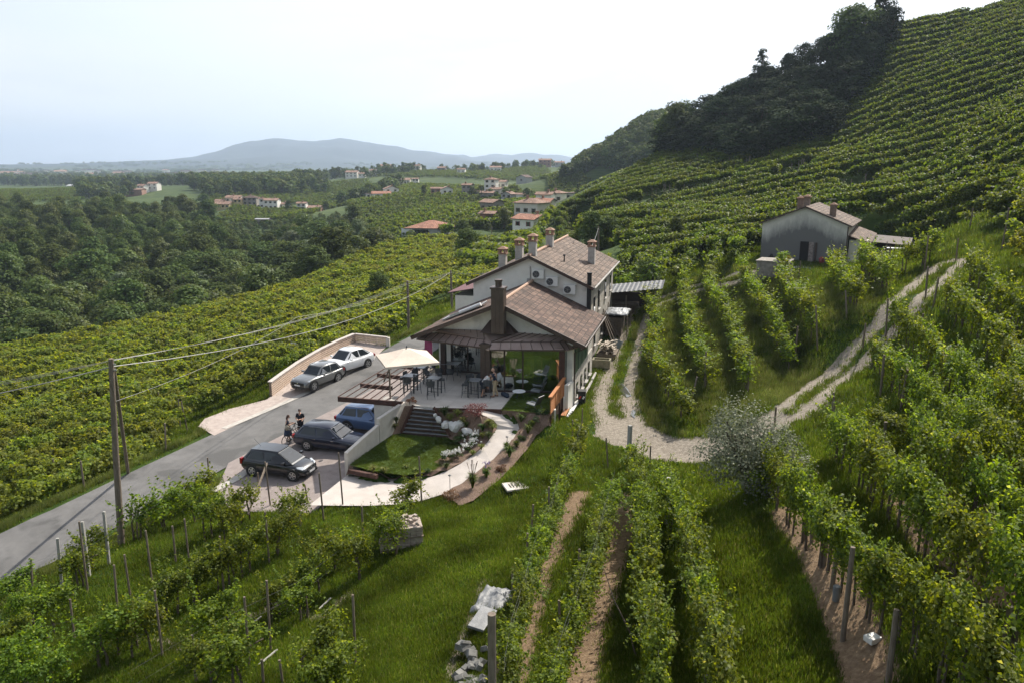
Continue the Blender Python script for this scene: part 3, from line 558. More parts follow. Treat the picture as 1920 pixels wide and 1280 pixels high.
def paver(m, bw=1.0, rh=1.0, mort=.012, dark=.72):
    t = m.node_tree; N = t.nodes; K = t.links; p = N['Principled BSDF']; lk = p.inputs['Base Color'].links[0]; src = lk.from_socket
    g = N.new('ShaderNodeNewGeometry'); mp_ = N.new('ShaderNodeMapping'); mp_.inputs['Rotation'].default_value = (0, 0, BAZ); K.new(g.outputs['Position'], mp_.inputs[0])
    br = N.new('ShaderNodeTexBrick'); br.inputs['Scale'].default_value = 1; br.inputs['Brick Width'].default_value = bw; br.inputs['Row Height'].default_value = rh; br.inputs['Mortar Size'].default_value = mort; br.offset = 0
    br.inputs['Color1'].default_value = (.9,.9,.9,1); br.inputs['Color2'].default_value = (1,1,1,1); br.inputs['Mortar'].default_value = (dark,dark,dark,1); K.new(mp_.outputs[0], br.inputs[0])
    mm = N.new('ShaderNodeMix'); mm.data_type = 'RGBA'; mm.blend_type = 'MULTIPLY'; mm.inputs['Factor'].default_value = 1; K.new(src, mm.inputs['A']); K.new(br.outputs['Color'], mm.inputs['B']); K.new(mm.outputs['Result'], p.inputs['Base Color'])
paver(M_terr)
MB().prism(TERR, -1.5, 0.0).build('terrace', M_terr, kind='structure')
MB().prism(GRASSP, -.8, -.03).build('small_lawn_edge', M_soil, kind='structure'); sheet('small_lawn', GRASSP, -.012, M_lawn, kind='structure')
# ------------------------------------------------------------------ haze
hz = MB().box((0, 4500, 175), (26000, 21000, 680)).build('haze', None, kind='stuff')
mh = bpy.data.materials.new('haze'); mh.use_nodes = True; t = mh.node_tree; t.nodes.clear(); o_ = t.nodes.new('ShaderNodeOutputMaterial'); pv = t.nodes.new('ShaderNodeVolumePrincipled')
pv.inputs['Color'].default_value = (.62,.75,.95,1); pv.inputs['Density'].default_value = .00013; pv.inputs['Anisotropy'].default_value = .35; t.links.new(pv.outputs[0], o_.inputs['Volume']); hz.data.materials.append(mh)
# ------------------------------------------------------------------ vegetation
def leaves(P, Nn, size, seed=0, aspect=.75, jitter=.9):
    "one small quad per leaf: centres P, outward directions Nn"
    g = np.random.default_rng(seed); n = len(P); N_ = Nn + g.normal(0, jitter * .5, (n, 3)); N_ /= np.linalg.norm(N_, axis=1)[:, None] + 1e-9
    a = np.cross(N_, g.normal(0, 1, (n, 3))); a /= np.linalg.norm(a, axis=1)[:, None] + 1e-9; b = np.cross(N_, a)
    s = (size * g.uniform(.6, 1.25, n))[:, None] if np.isscalar(size) else (size * g.uniform(.7, 1.2, n))[:, None]
    bend = N_ * s * .18
    V = np.stack([P - a * s * .5, P - b * s * .5 * aspect + bend, P + a * s * .5, P + b * s * .5 * aspect + bend], 1).reshape(-1, 3)
    return V, np.arange(4 * n).reshape(n, 4)
def cat(*VF):
    V = []; F = []; n = 0
    for v, f in VF: V.append(v); F.append(f + n); n += len(v)
    return np.concatenate(V), np.concatenate(F)
def lobes(n, cfun, rfun, per, size, seed, flat=.85):
    g = np.random.default_rng(seed); P = []; Nn = []
    for k in range(n):
        c_ = cfun(g, k, n); r_ = rfun(g, k, n); d = g.normal(0, 1, (per, 3)); d /= np.linalg.norm(d, axis=1)[:, None]
        d[:, 2] = np.where(d[:, 2] < -.3, -d[:, 2] * .5, d[:, 2]); rad = r_ * g.uniform(.62, 1.08, per) ** .7
        q = d * rad[:, None]; q[:, 2] *= flat; P.append(q + c_); Nn.append(d + np.array([0, 0, .45]))
    return leaves(np.concatenate(P), np.concatenate(Nn), size, seed)
def tree_meshes(name, Ht, Rr, seed, m, nl=16, per=170, size=.62, base=.18, slim=1.0):
    def cf(g, k, n):
        zf = base + (1 - base) * ((k + .6) / n) ** .85; env = math.sin(math.pi * min(max((zf - base) / (1 - base), .06), .97)) ** .55 * (1 - .12 * zf)
        a = k * 2.4 + g.uniform(-.5, .5); rr = Rr * env * g.uniform(.25, .78) * slim
        return np.array([math.cos(a) * rr, math.sin(a) * rr, Ht * (zf * .84 + .02)])
    V, F = lobes(nl, cf, lambda g, k, n: Rr * g.uniform(.3, .52) * (1 - .1 * k / n) * (slim ** .5), per, size, seed)
    crown = npmesh(name + '_crown', V, F, m, parent=False)
    mb = MB(); g = random.Random(seed); lean = g.uniform(-.3, .3)
    mb.tube([(0, 0, -.6), (lean * .3, 0, Ht * .25), (lean, .2, Ht * .55), (lean * 1.2, .1, Ht * .85)], [Ht * .026, Ht * .02, Ht * .012, .04], 7)
    for k in range(6):
        a = k * 1.1 + g.random(); z0 = Ht * (.25 + .09 * k); mb.tube([(lean * z0 / Ht, 0, z0), (math.cos(a) * Rr * .35, math.sin(a) * Rr * .35, z0 + Ht * .12), (math.cos(a) * Rr * .6, math.sin(a) * Rr * .6, z0 + Ht * .2)], [Ht * .01, Ht * .007, .03], 5)
    t_ = mb.build('tmp', M_bark); tm = t_.data; bpy.data.objects.remove(t_)
    return tm, crown
TREES = [tree_meshes('tree', 14, 5.2, 11, M_tree, 17), tree_meshes('tree', 16, 5.0, 12, M_tree, 18), tree_meshes('tree', 12, 5.6, 13, M_tree, 15), tree_meshes('tree', 13, 4.6, 14, M_tree2, 15),
         tree_meshes('tree', 15, 4.8, 15, M_tree2, 17), tree_meshes('tree', 13, 4.2, 16, M_pale, 15, size=.5), tree_meshes('tree', 15, 6.0, 17, M_tree, 20)]
TREE_SLIM = tree_meshes('tree', 17, 3.0, 18, M_dark, 16, 150, .45, .08, .7)
TREE_CYP = tree_meshes('tree', 12, 1.5, 19, M_dark, 14, 110, .32, .04, .35)
TREE_FAR = [tree_meshes('far_tree', 12, 5.2, 30 + k, m, 9, 42, 1.35) for k, m in enumerate((M_tree, M_tree, M_tree2, M_tree))]
def place_tree(p, sc, var, label, group=None, rz=None, cat='tree', name='broadleaf_tree', wide=1.0):
    e_ = empty(name, p, random.uniform(0, 6.28) if rz is None else rz, label, cat, group); e_.scale = (sc * wide, sc * wide, sc)
    for nm, me in zip(('trunk', 'crown'), var):
        o = bpy.data.objects.new(nm, me); COL.objects.link(o); o.parent = e_
    return e_
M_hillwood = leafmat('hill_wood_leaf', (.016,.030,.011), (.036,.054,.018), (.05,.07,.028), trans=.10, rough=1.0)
def recolour(t, m): c2 = t[1].copy(); c2.materials[0] = m; return t[0], c2
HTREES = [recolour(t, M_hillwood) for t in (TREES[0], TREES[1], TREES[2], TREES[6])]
def lib(name, meshes):
    cl_ = bpy.data.collections.new(name)
    for k, me in enumerate(meshes):
        o = bpy.data.objects.new(name, me); cl_.objects.link(o)
    return cl_
def joinmesh(tm, cm):
    bm = bmesh.new(); bm.from_mesh(tm); n = len(bm.faces); bm.from_mesh(cm)
    bm.faces.ensure_lookup_table()
    for f in bm.faces[n:]: f.material_index = 1
    me = bpy.data.meshes.new('clump'); bm.to_mesh(me); bm.free(); me.materials.append(tm.materials[0]); me.materials.append(cm.materials[0]); return me
def scatter(name, P, rot, scl, coll, kind='stuff', tilt=None):
    "ONE object whose points carry copies from a library collection"
    P = np.asarray(P, np.float32); n = len(P); me = bpy.data.meshes.new(name); me.vertices.add(n); me.vertices.foreach_set('co', P.ravel())
    at = me.attributes.new('rot', 'FLOAT_VECTOR', 'POINT'); r_ = np.zeros((n, 3), np.float32); r_[:, 2] = rot
    if tilt is not None: r_[:, :2] = tilt
    at.data.foreach_set('vector', r_.ravel())
    at = me.attributes.new('scl', 'FLOAT_VECTOR', 'POINT'); s_ = np.asarray(scl, np.float32); s_ = np.repeat(s_[:, None], 3, 1) if s_.ndim == 1 else s_; at.data.foreach_set('vector', s_.ravel())
    at = me.attributes.new('pick', 'INT', 'POINT'); at.data.foreach_set('value', rng.integers(0, len(coll.objects), n).astype(np.int32))
    o = bpy.data.objects.new(name, me); COL.objects.link(o)
    ng = bpy.data.node_groups.new(name, 'GeometryNodeTree'); ng.interface.new_socket('Geometry', in_out='INPUT', socket_type='NodeSocketGeometry'); ng.interface.new_socket('Geometry', in_out='OUTPUT', socket_type='NodeSocketGeometry')
    N = ng.nodes; K = ng.links; gi = N.new('NodeGroupInput'); go = N.new('NodeGroupOutput'); ci = N.new('GeometryNodeCollectionInfo'); ci.inputs['Collection'].default_value = coll; ci.inputs['Separate Children'].default_value = True; ci.inputs['Reset Children'].default_value = True
    ip = N.new('GeometryNodeInstanceOnPoints'); ip.inputs['Pick Instance'].default_value = True
    def na(nm, ty): q = N.new('GeometryNodeInputNamedAttribute'); q.data_type = ty; q.inputs['Name'].default_value = nm; return q.outputs['Attribute']
    er = N.new('FunctionNodeEulerToRotation'); K.new(na('rot', 'FLOAT_VECTOR'), er.inputs[0]); K.new(er.outputs[0], ip.inputs['Rotation']); K.new(na('scl', 'FLOAT_VECTOR'), ip.inputs['Scale']); K.new(na('pick', 'INT'), ip.inputs['Instance Index'])
    K.new(gi.outputs[0], ip.inputs['Points']); K.new(ci.outputs[0], ip.inputs['Instance']); K.new(ip.outputs[0], go.inputs[0])
    md = o.modifiers.new('scatter', 'NODES'); md.node_group = ng
    return tag(o, kind=kind)
# ---- grapevines
def vine_meshes(seed, L_=1.5, n=620, size=.155, m=None, wild=1.0):
    g = np.random.default_rng(seed); P = []; Nn = []
    k = 11; 
    for q in range(k):     # bushy lumps along the wire
        c_ = np.array([g.uniform(-L_ / 2, L_ / 2), g.normal(0, .12), g.uniform(1.05, 1.7)]); r_ = g.uniform(.24, .42); m_ = n // (k + 5)
        d = g.normal(0, 1, (m_, 3)); d /= np.linalg.norm(d, axis=1)[:, None]; P.append(c_ + d * (r_ * g.uniform(.5, 1.05, m_))[:, None] * np.array([1.2, .9, .95])); Nn.append(d + np.array([0, 0, .5]))
    for q in range(16):    # shoots that stand up or hang over
        x = g.uniform(-L_ / 2, L_ / 2); a = g.uniform(0, 6.28); m_ = n // 44; t = np.linspace(0, 1, m_); up = g.uniform(-.2, .75) * wild; out = g.uniform(.25, .7) * wild
        P.append(np.stack([x + np.cos(a) * out * t * .7, np.sin(a) * out * t, 1.45 + up * t * 1.1 - .5 * (t ** 2) * (1 if up < .25 else .1)], 1) + g.normal(0, .035, (m_, 3))); Nn.append(np.tile([0, 0, 1.0], (m_, 1)) + g.normal(0, .4, (m_, 3)))
    for q in range(5):     # leaves lower on the stem
        m_ = n // 40; P.append(np.array([g.uniform(-L_ / 2, L_ / 2), g.normal(0, .1), g.uniform(.6, 1.0)]) + g.normal(0, .16, (m_, 3))); Nn.append(g.normal(0, 1, (m_, 3)))
    V, F = leaves(np.concatenate(P), np.concatenate(Nn), size, seed)
    cm = npmesh('vine_leaves', V, F, m or M_vine, parent=False)
    mb = MB(); gg = random.Random(seed)
    for q in range(2):
        x = gg.uniform(-.5, .5); mb.tube([(x, 0, -.35), (x + gg.uniform(-.06, .06), gg.uniform(-.06, .06), .4), (x + gg.uniform(-.1, .1), 0, .85), (x + gg.uniform(-.25, .25), 0, 1.25)], [.045, .04, .035, .025], 6)
    mb.tube([(-L_ / 2, 0, 1.18), (0, .03, 1.25), (L_ / 2, 0, 1.2)], .02, 5)
    t_ = mb.build('tmp', M_bark); tm = t_.data; bpy.data.objects.remove(t_)
    return tm, cm
VINES = [vine_meshes(50 + k, wild=1.0 + .25 * (k % 3)) for k in range(8)]
VNEAR = [vine_meshes(70 + k, n=1500, size=.105, wild=1.0 + .25 * (k % 3)) for k in range(7)]
def midvine(seed, n=170, size=.30, L_=1.7, m=None):
    g = np.random.default_rng(seed); P = []; Nn = []
    for q in range(7):
        c_ = np.array([g.uniform(-L_ / 2, L_ / 2), g.normal(0, .14), g.uniform(.95, 1.65)]); r_ = g.uniform(.3, .48); m_ = n // 7; d = g.normal(0, 1, (m_, 3)); d /= np.linalg.norm(d, axis=1)[:, None]; d[:, 2] = np.abs(d[:, 2]) * .9 + d[:, 2] * .1
        P.append(c_ + d * (r_ * g.uniform(.6, 1.15, m_))[:, None]); Nn.append(d + np.array([0, 0, .5]))
    for q in range(14): P.append(np.array([[g.uniform(-L_ / 2, L_ / 2), g.normal(0, .4), g.uniform(.3, 2.0)]])); Nn.append(np.array([[0, 0, 1.0]]))
    V, F = leaves(np.concatenate(P), np.concatenate(Nn), size, seed); return npmesh('vine_clump', V, F, m or M_vine_far, parent=False)
MID = lib('vine_clumps', [midvine(80 + k) for k in range(6)])
MIDNEAR = lib('leafy_vine_clumps', [midvine(180 + k, 420, .19, m=M_vine_sunlit) for k in range(6)]); MIDSL = lib('slope_vine_clumps', [midvine(280 + k, m=M_vine_sunlit) for k in range(6)])
FARV = lib('far_vine_clumps', [midvine(90 + k, 60, .62, 2.6) for k in range(5)])
def resample(pts, step, jit=.15):
    pts = [Vector(p) for p in pts]; out_ = []; acc = random.uniform(0, step * .5)
    for a, b in zip(pts[:-1], pts[1:]):
        L_ = (b - a).to_2d().length; 
        while acc < L_:
            q = a.lerp(b, acc / L_); out_.append((q.x, q.y, math.atan2(b.y - a.y, b.x - a.x))); acc += step * random.uniform(1 - jit, 1 + jit)
        acc -= L_
    return out_
NV = 0; VINE_XY = []
def near_vine(x, y, ang, label, group, sc=1.0, hs=1.0, wd=1.0):
    global NV; NV += 1; z = H1(x, y); e_ = empty('grapevine', (x, y, z), ang + random.choice((0, math.pi)) + random.uniform(-.12, .12), label, 'grapevine', group)
    e_.scale = (sc * random.uniform(1.0, 1.25), wd * sc * random.uniform(1.0, 1.35), sc * random.uniform(.92, 1.15) * hs)
    for nm, me in zip(('stem', 'foliage'), random.choice(VNEAR if math.hypot(x, y) < 36 else VINES)):
        o = bpy.data.objects.new(nm, me); COL.objects.link(o); o.parent = e_
    VINE_XY.append((x, y)); return e_
def lifted(px, py, lift=1.3, dmin=9, dmax=200):
    r = ray(px, py); D = np.geomspace(dmin, dmax, 900); t = D / r.y; zz = CAMZ + r.z * t - h(r.x * t, D) - lift; i = np.argmax(zz < 0)
    if zz[i] >= 0: i = len(D) - 1
    D_ = D[i]; t = D_ / r.y; return Vector((r.x * t, D_, H1(r.x * t, D_)))
def post(x, y, ht, m=None, r_=.045, label='timber vineyard post', group='vineyard posts', tilt=(0, 0), sq=False, name='vineyard_post'):
    z = H1(x, y); mb = MB()
    if sq: mb.bar((0, 0, -.5), (0, 0, ht), r_ * 2, up=(1, 0, 0))
    else: mb.tube([(0, 0, -.5), (0, 0, ht * .5), (0, 0, ht)], [r_ * 1.05, r_, r_ * .95], 8)
    o = mb.build(name, m or M_timber, loc=(x, y, z), label=label, cat='post', group=group); o.rotation_euler = (tilt[0], tilt[1], random.uniform(0, 3)); return o
ROWS = [  # label of the row's vines, group, pixel points along the foliage, spacing
 ('leafy green grapevine in the straw lined row below the house, next to the tarpaulin heap', 'grapevines of the row by the tarpaulin heap', [(945,1270),(960,1180),(985,1100),(1000,1040),(1030,970),(1048,905),(1075,850),(1092,800)], 1.35, 1.0),
 ('leafy green grapevine in the row between the two straw strips', 'grapevines between the two straw strips', [(1030,1290),(1060,1190),(1090,1110),(1115,1040),(1135,960),(1152,900)], 1.3, 1.0),
 ('bushy grapevine in the dense tunnel beside the grass lane', 'grapevines of the dense tunnel', [(1235,1290),(1230,1180),(1215,1100),(1210,1030),(1205,960),(1195,905),(1185,865)], 1.15, 1.05),
 ('bushy grapevine in the dense tunnel beside the grass lane', 'grapevines of the dense tunnel', [(1350,1290),(1335,1200),(1310,1120),(1295,1050),(1285,990),(1262,940),(1240,890)], 1.1, 1.05),
 ('grapevine in the lowest row beyond the grass lane, over brown mulch', 'grapevines of the row beyond the grass lane', [(1440,865),(1480,915),(1520,960),(1570,1010),(1625,1060),(1690,1110),(1760,1165),(1840,1230),(1900,1280)], 1.3, 1.05),
 ('grapevine in the second row beyond the grass lane', 'grapevines of the second row beyond the grass lane', [(1570,810),(1620,855),(1680,905),(1735,965),(1800,1020),(1860,1075),(1930,1140)], 1.4, 1.1),
 ('grapevine in the third row beyond the grass lane', 'grapevines of the third row beyond the grass lane', [(1720,800),(1770,850),(1820,890),(1880,950),(1940,1000)], 1.5, 1.05),
 ('grapevine in the row leaning over the lower end of the stony track', 'grapevines over the stony track', [(1565,800),(1640,790),(1700,780)], 1.7, .95),
 ('grapevine in the slope row right of the stony track', 'grapevines right of the stony track', [(1640,655),(1690,700),(1740,740),(1800,790),(1870,840),(1940,890)], 1.6, 1.0),
 ('grapevine in the slope row right of the stony track', 'grapevines right of the stony track', [(1680,575),(1740,640),(1800,690),(1870,740),(1940,790)], 1.6, 1.0),
 ('grapevine in the slope row right of the stony track', 'grapevines right of the stony track', [(1780,540),(1830,590),(1880,640),(1940,690)], 1.7, 1.0),
 ('grapevine in the slope row right of the stony track', 'grapevines right of the stony track', [(1820,490),(1870,540),(1930,590)], 1.8, 1.0),
 ('grapevine between the cart track and the stony track', 'grapevines between the two tracks', [(1214,556),(1232,597),(1218,655),(1248,701),(1283,750)], 1.5, .95),
 ('grapevine between the cart track and the stony track', 'grapevines between the two tracks', [(1283,520),(1285,560),(1295,610),(1304,643),(1326,690)], 1.7, .95),
 ('grapevine between the cart track and the stony track', 'grapevines between the two tracks', [(1333,500),(1330,540),(1358,572),(1376,604),(1386,647),(1401,695)], 1.7, .95),
 ('grapevine between the cart track and the stony track', 'grapevines between the two tracks', [(1394,497),(1405,532),(1434,576),(1462,626),(1488,670)], 1.7, 1.0),
 ('grapevine between the cart track and the stony track', 'grapevines between the two tracks', [(1466,493),(1477,529),(1509,568),(1523,605)], 1.8, 1.0),
 ('grapevine on the bank below the grey barn', 'grapevines below the barn', [(1565,490),(1580,525),(1615,560)], 1.6, 1.1),
 ('grapevine on the bank below the grey barn', 'grapevines below the barn', [(1615,480),(1640,500),(1665,515)], 1.4, 1.15),
 ('grapevine at the upper end of the stony track', 'grapevines at the top of the stony track', [(1700,480),(1730,470),(1760,455)], 1.6, 1.1),
]
for lab, grp, pts, st, hs in ROWS:
    for x, y, a in resample([lifted(*p) for p in pts], st): near_vine(x, y, a, lab, grp, .8 if 'straw' in grp or 'tarp' in grp else 1.0, hs, .72 if 'beyond' in grp or 'right' in grp else .8 if 'tunnel' in grp else 1.0)
for k, (px, py) in enumerate([(15,1095),(50,1125),(100,1130),(150,1050),(172,1018),(268,962),(305,945),(342,922),(378,905),(362,938),(398,962),(428,972),(452,938),(534,985),(547,945),(728,1000),(738,962),(762,925),
                (10,1190),(45,1215),(20,1255),(85,1250),(200,1185),(232,1165),(268,1168),(300,1112),(335,1092),(368,1078),(402,1062),(436,1045),(470,1020),(596,1035),(630,1018),(655,1042),(578,1068),(556,1112),(526,1098),(400,1165),(432,1190),(448,1232),(392,1215),(596,1215),(636,1235),(610,1268)]):
    q = lifted(px, py, 1.2); near_vine(q.x, q.y, R(58) + random.uniform(-.2, .2), 'leafy grapevine in the grassy rows beside the lower road', 'grapevines beside the lower road', random.uniform(.8, 1.0), 1.0, .85)
print('near vines', NV)
# posts seen one by one: pixel of the top and of the foot
PT = 'weathered timber vineyard post'
def ppost(tx, ty, bx, by, **kw):
    b = ground(bx, by); a = ray(tx, ty); t = b.y / a.y; ht = max(.8, min(3.2, CAMZ + a.z * t - b.z)); x = a.x * t; tl = max(-.2, min(.2, (x - b.x) / ht))
    return post(b.x, b.y, ht, tilt=(0, tl), **kw)
for tx, ty, bx, by in [(58,1050,62,1130),(97,1240,97,1279),(135,1125,140,1200),(155,980,165,1110),(256,965,258,1012),(278,995,285,1090),(322,985,330,1055),(214,1060,222,1160),(233,1038,245,1122),(289,1105,305,1230),(348,972,355,1055),(360,1190,368,1279),(389,857,394,910),(412,1005,414,1060),(418,1075,420,1110),
                       (483,885,486,925),(505,865,507,948),(490,955,505,1055),(571,906,578,945),(597,884,607,975),(641,848,643,948),(792,855,791,945),(600,1008,602,1050),(458,1118,468,1250),(500,1088,508,1220),(556,1215,566,1279),(524,1243,530,1279),(668,1118,667,1250),(611,1178,613,1240),(678,948,682,1030),(493,1262,494,1280),(736,960,738,1000)]:
    ppost(tx, ty, bx, by, r_=.04, label=PT + ' in the grassy field beside the lower road', group='posts beside the lower road')
for tx, ty, bx, by in [(1048,905,1045,960),(1030,912,1028,1005),(1017,985,1012,1040),(1000,945,995,1010),(965,1070,962,1150),(992,1000,988,1080),(1092,765,1091,820),(1074,787,1073,835),(1148,900,1138,965),(1120,975,1110,1045),(1098,1033,1085,1110),(1066,1130,1052,1220),(1147,820,1140,875),(1220,835,1218,880)]:
    ppost(tx, ty, bx, by, r_=.04, label=PT + ' in the straw lined rows below the house', group='posts in the straw lined rows')
for tx, ty, bx, by in [(1182,797,1178,872),(1255,895,1250,985),(1291,998,1286,1085),(1332,1182,1328,1279),(1230,1025,1222,1110)]:
    ppost(tx, ty, bx, by, r_=.085, m=M_concpost, sq=True, label='thick grey concrete post in the dense vine tunnel', group='concrete posts of the vine tunnel')
for tx, ty, bx, by in [(1522,890,1508,1010),(1540,920,1522,1015),(1556,938,1545,1060),(1580,972,1560,1100),(1607,1028,1580,1200),(1700,1150,1665,1279),(1800,978,1790,1080),(1866,1085,1840,1170),(1895,1135,1880,1220),(1805,822,1800,880),(1672,850,1668,890),(1640,785,1655,850),(1596,742,1570,840),(1565,775,1560,830)]:
    ppost(tx, ty, bx, by, r_=.06, label=PT + ' in the rows beyond the grass lane', group='posts beyond the grass lane')
for tx, ty, bx, by in [(1551,573,1533,657),(1609,545,1588,600),(1674,462,1662,544),(1589,495,1583,530),(1741,442,1733,508),(1798,447,1792,490),(1421,669,1402,735),(1308,705,1290,775),(1332,660,1322,730),(1496,612,1490,680),(1356,523,1350,560),(1434,535,1430,570),(1500,490,1498,520),(1621,606,1617,655),(1740,500,1735,560),(1665,560,1660,640),(1660,665,1650,745),(1690,690,1688,770),(1638,640,1634,690),(1731,588,1725,640),(1700,585,1697,620),(1760,520,1750,575),(1714,800,1708,850),(1738,698,1736,760),(1730,705,1716,765),(1565,735,1560,775),(1887,390,1878,470),(1822,390,1818,430),(1455,762,1452,800),(1900,685,1895,760),(1906,690,1870,740),(1236,585,1235,620)]:
    ppost(tx, ty, bx, by, r_=.055, label=PT + ' standing on the slope beside the stony track', group='posts beside the stony track')
for tx, ty, bx, by in [(107,1009,117,1108),(154,977,168,1080),(197,960,205,1058)]:
    ppost(tx, ty, bx, by, r_=.05, m=M_concpost, sq=True, label='pale concrete post beside the lower road, in front of the utility pole', group='pale posts by the lower road')
for tx, ty, bx, by in [(309,793,311,845),(353,720,354,745),(305,735,304,770),(336,748,338,800),(118,850,122,895),(126,765,128,800),(103,860,110,930),(150,863,158,915),(115,848,120,880),(195,830,197,860),(340,750,352,810),(50,865,52,900),(180,755,182,790)]:
    ppost(tx, ty, bx, by, r_=.05, label=PT + ' in the vineyard on the far side of the road', group='posts beyond the road')
# ---- vine rows on the left slope, parallel to the road
def rows_field(poly_px, az, spacing, step, dmin, dmax, off=0.0, jit=.25):
    poly = [xy(p if len(p) == 3 and not isinstance(p, tuple) else ground(*p)) for p in poly_px]; d = np.array([math.sin(az), math.cos(az)]); n = np.array([d[1], -d[0]])
    P = np.array(poly); s = P @ d; t = P @ n; out_ = []
    for tt in np.arange(math.floor(t.min() / spacing) * spacing + off, t.max(), spacing):
        ss = np.arange(s.min(), s.max(), step); ss = ss + rng.uniform(-.4, .4, len(ss)) * step; tj = tt + .35 * np.sin(ss * .05 + tt) + rng.normal(0, .08, len(ss))
        out_.append(np.stack([ss * d[0] + tj * n[0], ss * d[1] + tj * n[1]], 1))
    A = np.concatenate(out_); m_ = inpoly(A[:, 0], A[:, 1], poly); rr = np.hypot(A[:, 0], A[:, 1]); return A[m_ & (rr > dmin) & (rr < dmax)]
RAZ = R(27)
FP = [Vector((-62, 14, 0)), Vector((-30.5, 27, 0))] + [Vector((p[1].x - 2.0 * math.cos(RAZ), p[1].y + 2.0 * math.sin(RAZ), 0)) for p in RD[2:6]] + [ground(365,792), ground(480,742), ground(507,722), Vector(PZ(660,622,-2)), Vector(PZ(735,622,-2)), ground(770,612), ground(800,575,20,110), Vector((-1,92,0)), Vector((-2,122,0)), Vector((-9,150,0)), Vector((-14,195,0)), Vector((-30,185,0)), Vector((-40,160,0)), Vector((-52,150,0)), Vector((-62,136,0)), Vector((-80,124,0)), Vector((-100,112,0)), Vector((-100,60,0))]
LS = rows_field(FP, RAZ, 2.5, .95, 12, 230)
gap = np.array([noise.noise((a * .05, b * .05, 3.3)) for a, b in LS]); LS = LS[gap < .52]
def put_rows(name, A, az, coll, sc=(1, 1), lift=0.0, label=None):
    z = h(A[:, 0], A[:, 1]); n = len(A); s = rng.uniform(.8, 1.25, n); S = np.stack([s, s * rng.uniform(.8, 1.2, n) * sc[0], s * sc[1]], 1)
    return scatter(name, np.stack([A[:, 0], A[:, 1], z + lift], 1), (math.pi / 2 - az) + rng.normal(0, .15, n) + rng.integers(0, 2, n) * math.pi, S, coll)
rr = np.hypot(LS[:, 0], LS[:, 1])
put_rows('vineyard_rows', LS[rr < 75], RAZ, MIDNEAR, (1.15, 1.05)); put_rows('vineyard_rows', LS[rr >= 75], RAZ, MIDSL, (1.15, 1.05))
# ---- contour rows on the hillsides
def contour_rows(poly_px, n, dz, band, kY=0.0, world=None):
    poly = world or [xy(ground(px, py, 10, 600) if len(q) == 0 else PD(px, py, q[0])) for px, py, *q in poly_px]
    P = np.array(poly); x0, y0 = P.min(0); x1, y1 = P.max(0); out_ = []; tot = 0
    for it in range(12):
        X = rng.uniform(x0, x1, n * 2); Y = rng.uniform(y0, y1, n * 2); m_ = inpoly(X, Y, poly); X, Y = X[m_], Y[m_]; Z = h(X, Y); q = np.mod(Z + kY * Y + .25 * np.sin(X * .11) + .2 * np.sin(Y * .07), dz) / dz
        k = np.abs(q - .5) < band; out_.append(np.stack([X[k], Y[k]], 1)); tot += k.sum()
        if tot > n: break
    A = np.concatenate(out_)[:n]; e = .6; gx = (h(A[:, 0] + e, A[:, 1]) - h(A[:, 0] - e, A[:, 1])); gy = (h(A[:, 0], A[:, 1] + e) - h(A[:, 0], A[:, 1] - e)); return A, np.arctan2(gx, -gy) 
def put_contour(name, A, ang, coll, sc=(1, 1)):
    z = h(A[:, 0], A[:, 1]); n = len(A); s = rng.uniform(.75, 1.25, n); S = np.stack([s, s * .95 * sc[0], s * sc[1]], 1)
    return scatter(name, np.stack([A[:, 0], A[:, 1], z], 1), ang + rng.normal(0, .12, n), S, coll)
HILL = [(1165,505,88),(1180,455,104),(1085,425,128),(1040,415,185),(1060,398,196),(1230,302,213),(1300,292,200),(1400,302,172),(1470,300,158),(1560,215,176),(1600,150,184),(1650,72,186),(1800,30,184),(1920,6,181),(2050,-20,175),(2100,300,80),(2100,480,50),(1920,470,53),(1860,430,63),(1760,440,74),(1700,425,84),(1640,425,93),(1560,430,90),(1430,440,86),(1412,480,78),(1330,478,84),(1250,500,84),(1200,512,86)]
A_, g_ = contour_rows(HILL, 20000, 2.5, .085, kY=.32)
rr = np.hypot(A_[:, 0], A_[:, 1]); k = rr < 105
hp = rng.random(len(A_)) < .035; scatter('hillside_posts', np.stack([A_[hp, 0], A_[hp, 1], h(A_[hp, 0], A_[hp, 1])], 1), rng.uniform(0, 3, hp.sum()), rng.uniform(.85, 1.15, hp.sum()), lib('posts', [MB().box((0, 0, 1.1), (.1, .1, 2.4)).data_only(M_timber)]))
brown = inpoly(A_[:, 0], A_[:, 1], [xy(PD(*p)) for p in [(1265,300,205),(1420,300,172),(1400,345,150),(1290,335,170)]]); gp2 = np.array([noise.noise((a * .055, b * .055, 4.4)) for a, b in A_]); keep = ~(brown & (rng.random(len(A_)) < .8)) & ((gp2 < .3) | (np.hypot(A_[:, 0], A_[:, 1]) < 112))
hs_ = np.where((gp2 > .3) & (np.hypot(A_[:, 0], A_[:, 1]) > 110))[0][::14]; scatter('hillside_scrub', np.stack([A_[hs_, 0], A_[hs_, 1], h(A_[hs_, 0], A_[hs_, 1]) - .3], 1), rng.uniform(0, 6, len(hs_)), rng.uniform(.1, .22, len(hs_)), lib('scrub', [joinmesh(*TREE_FAR[0]), joinmesh(*TREE_FAR[2])]))
put_contour('hillside_vines', A_[k & keep], g_[k & keep], MID, (1.0, 1.05)); put_contour('hillside_vines', A_[~k & keep], g_[~k & keep], MID, (1.1, 1.1))
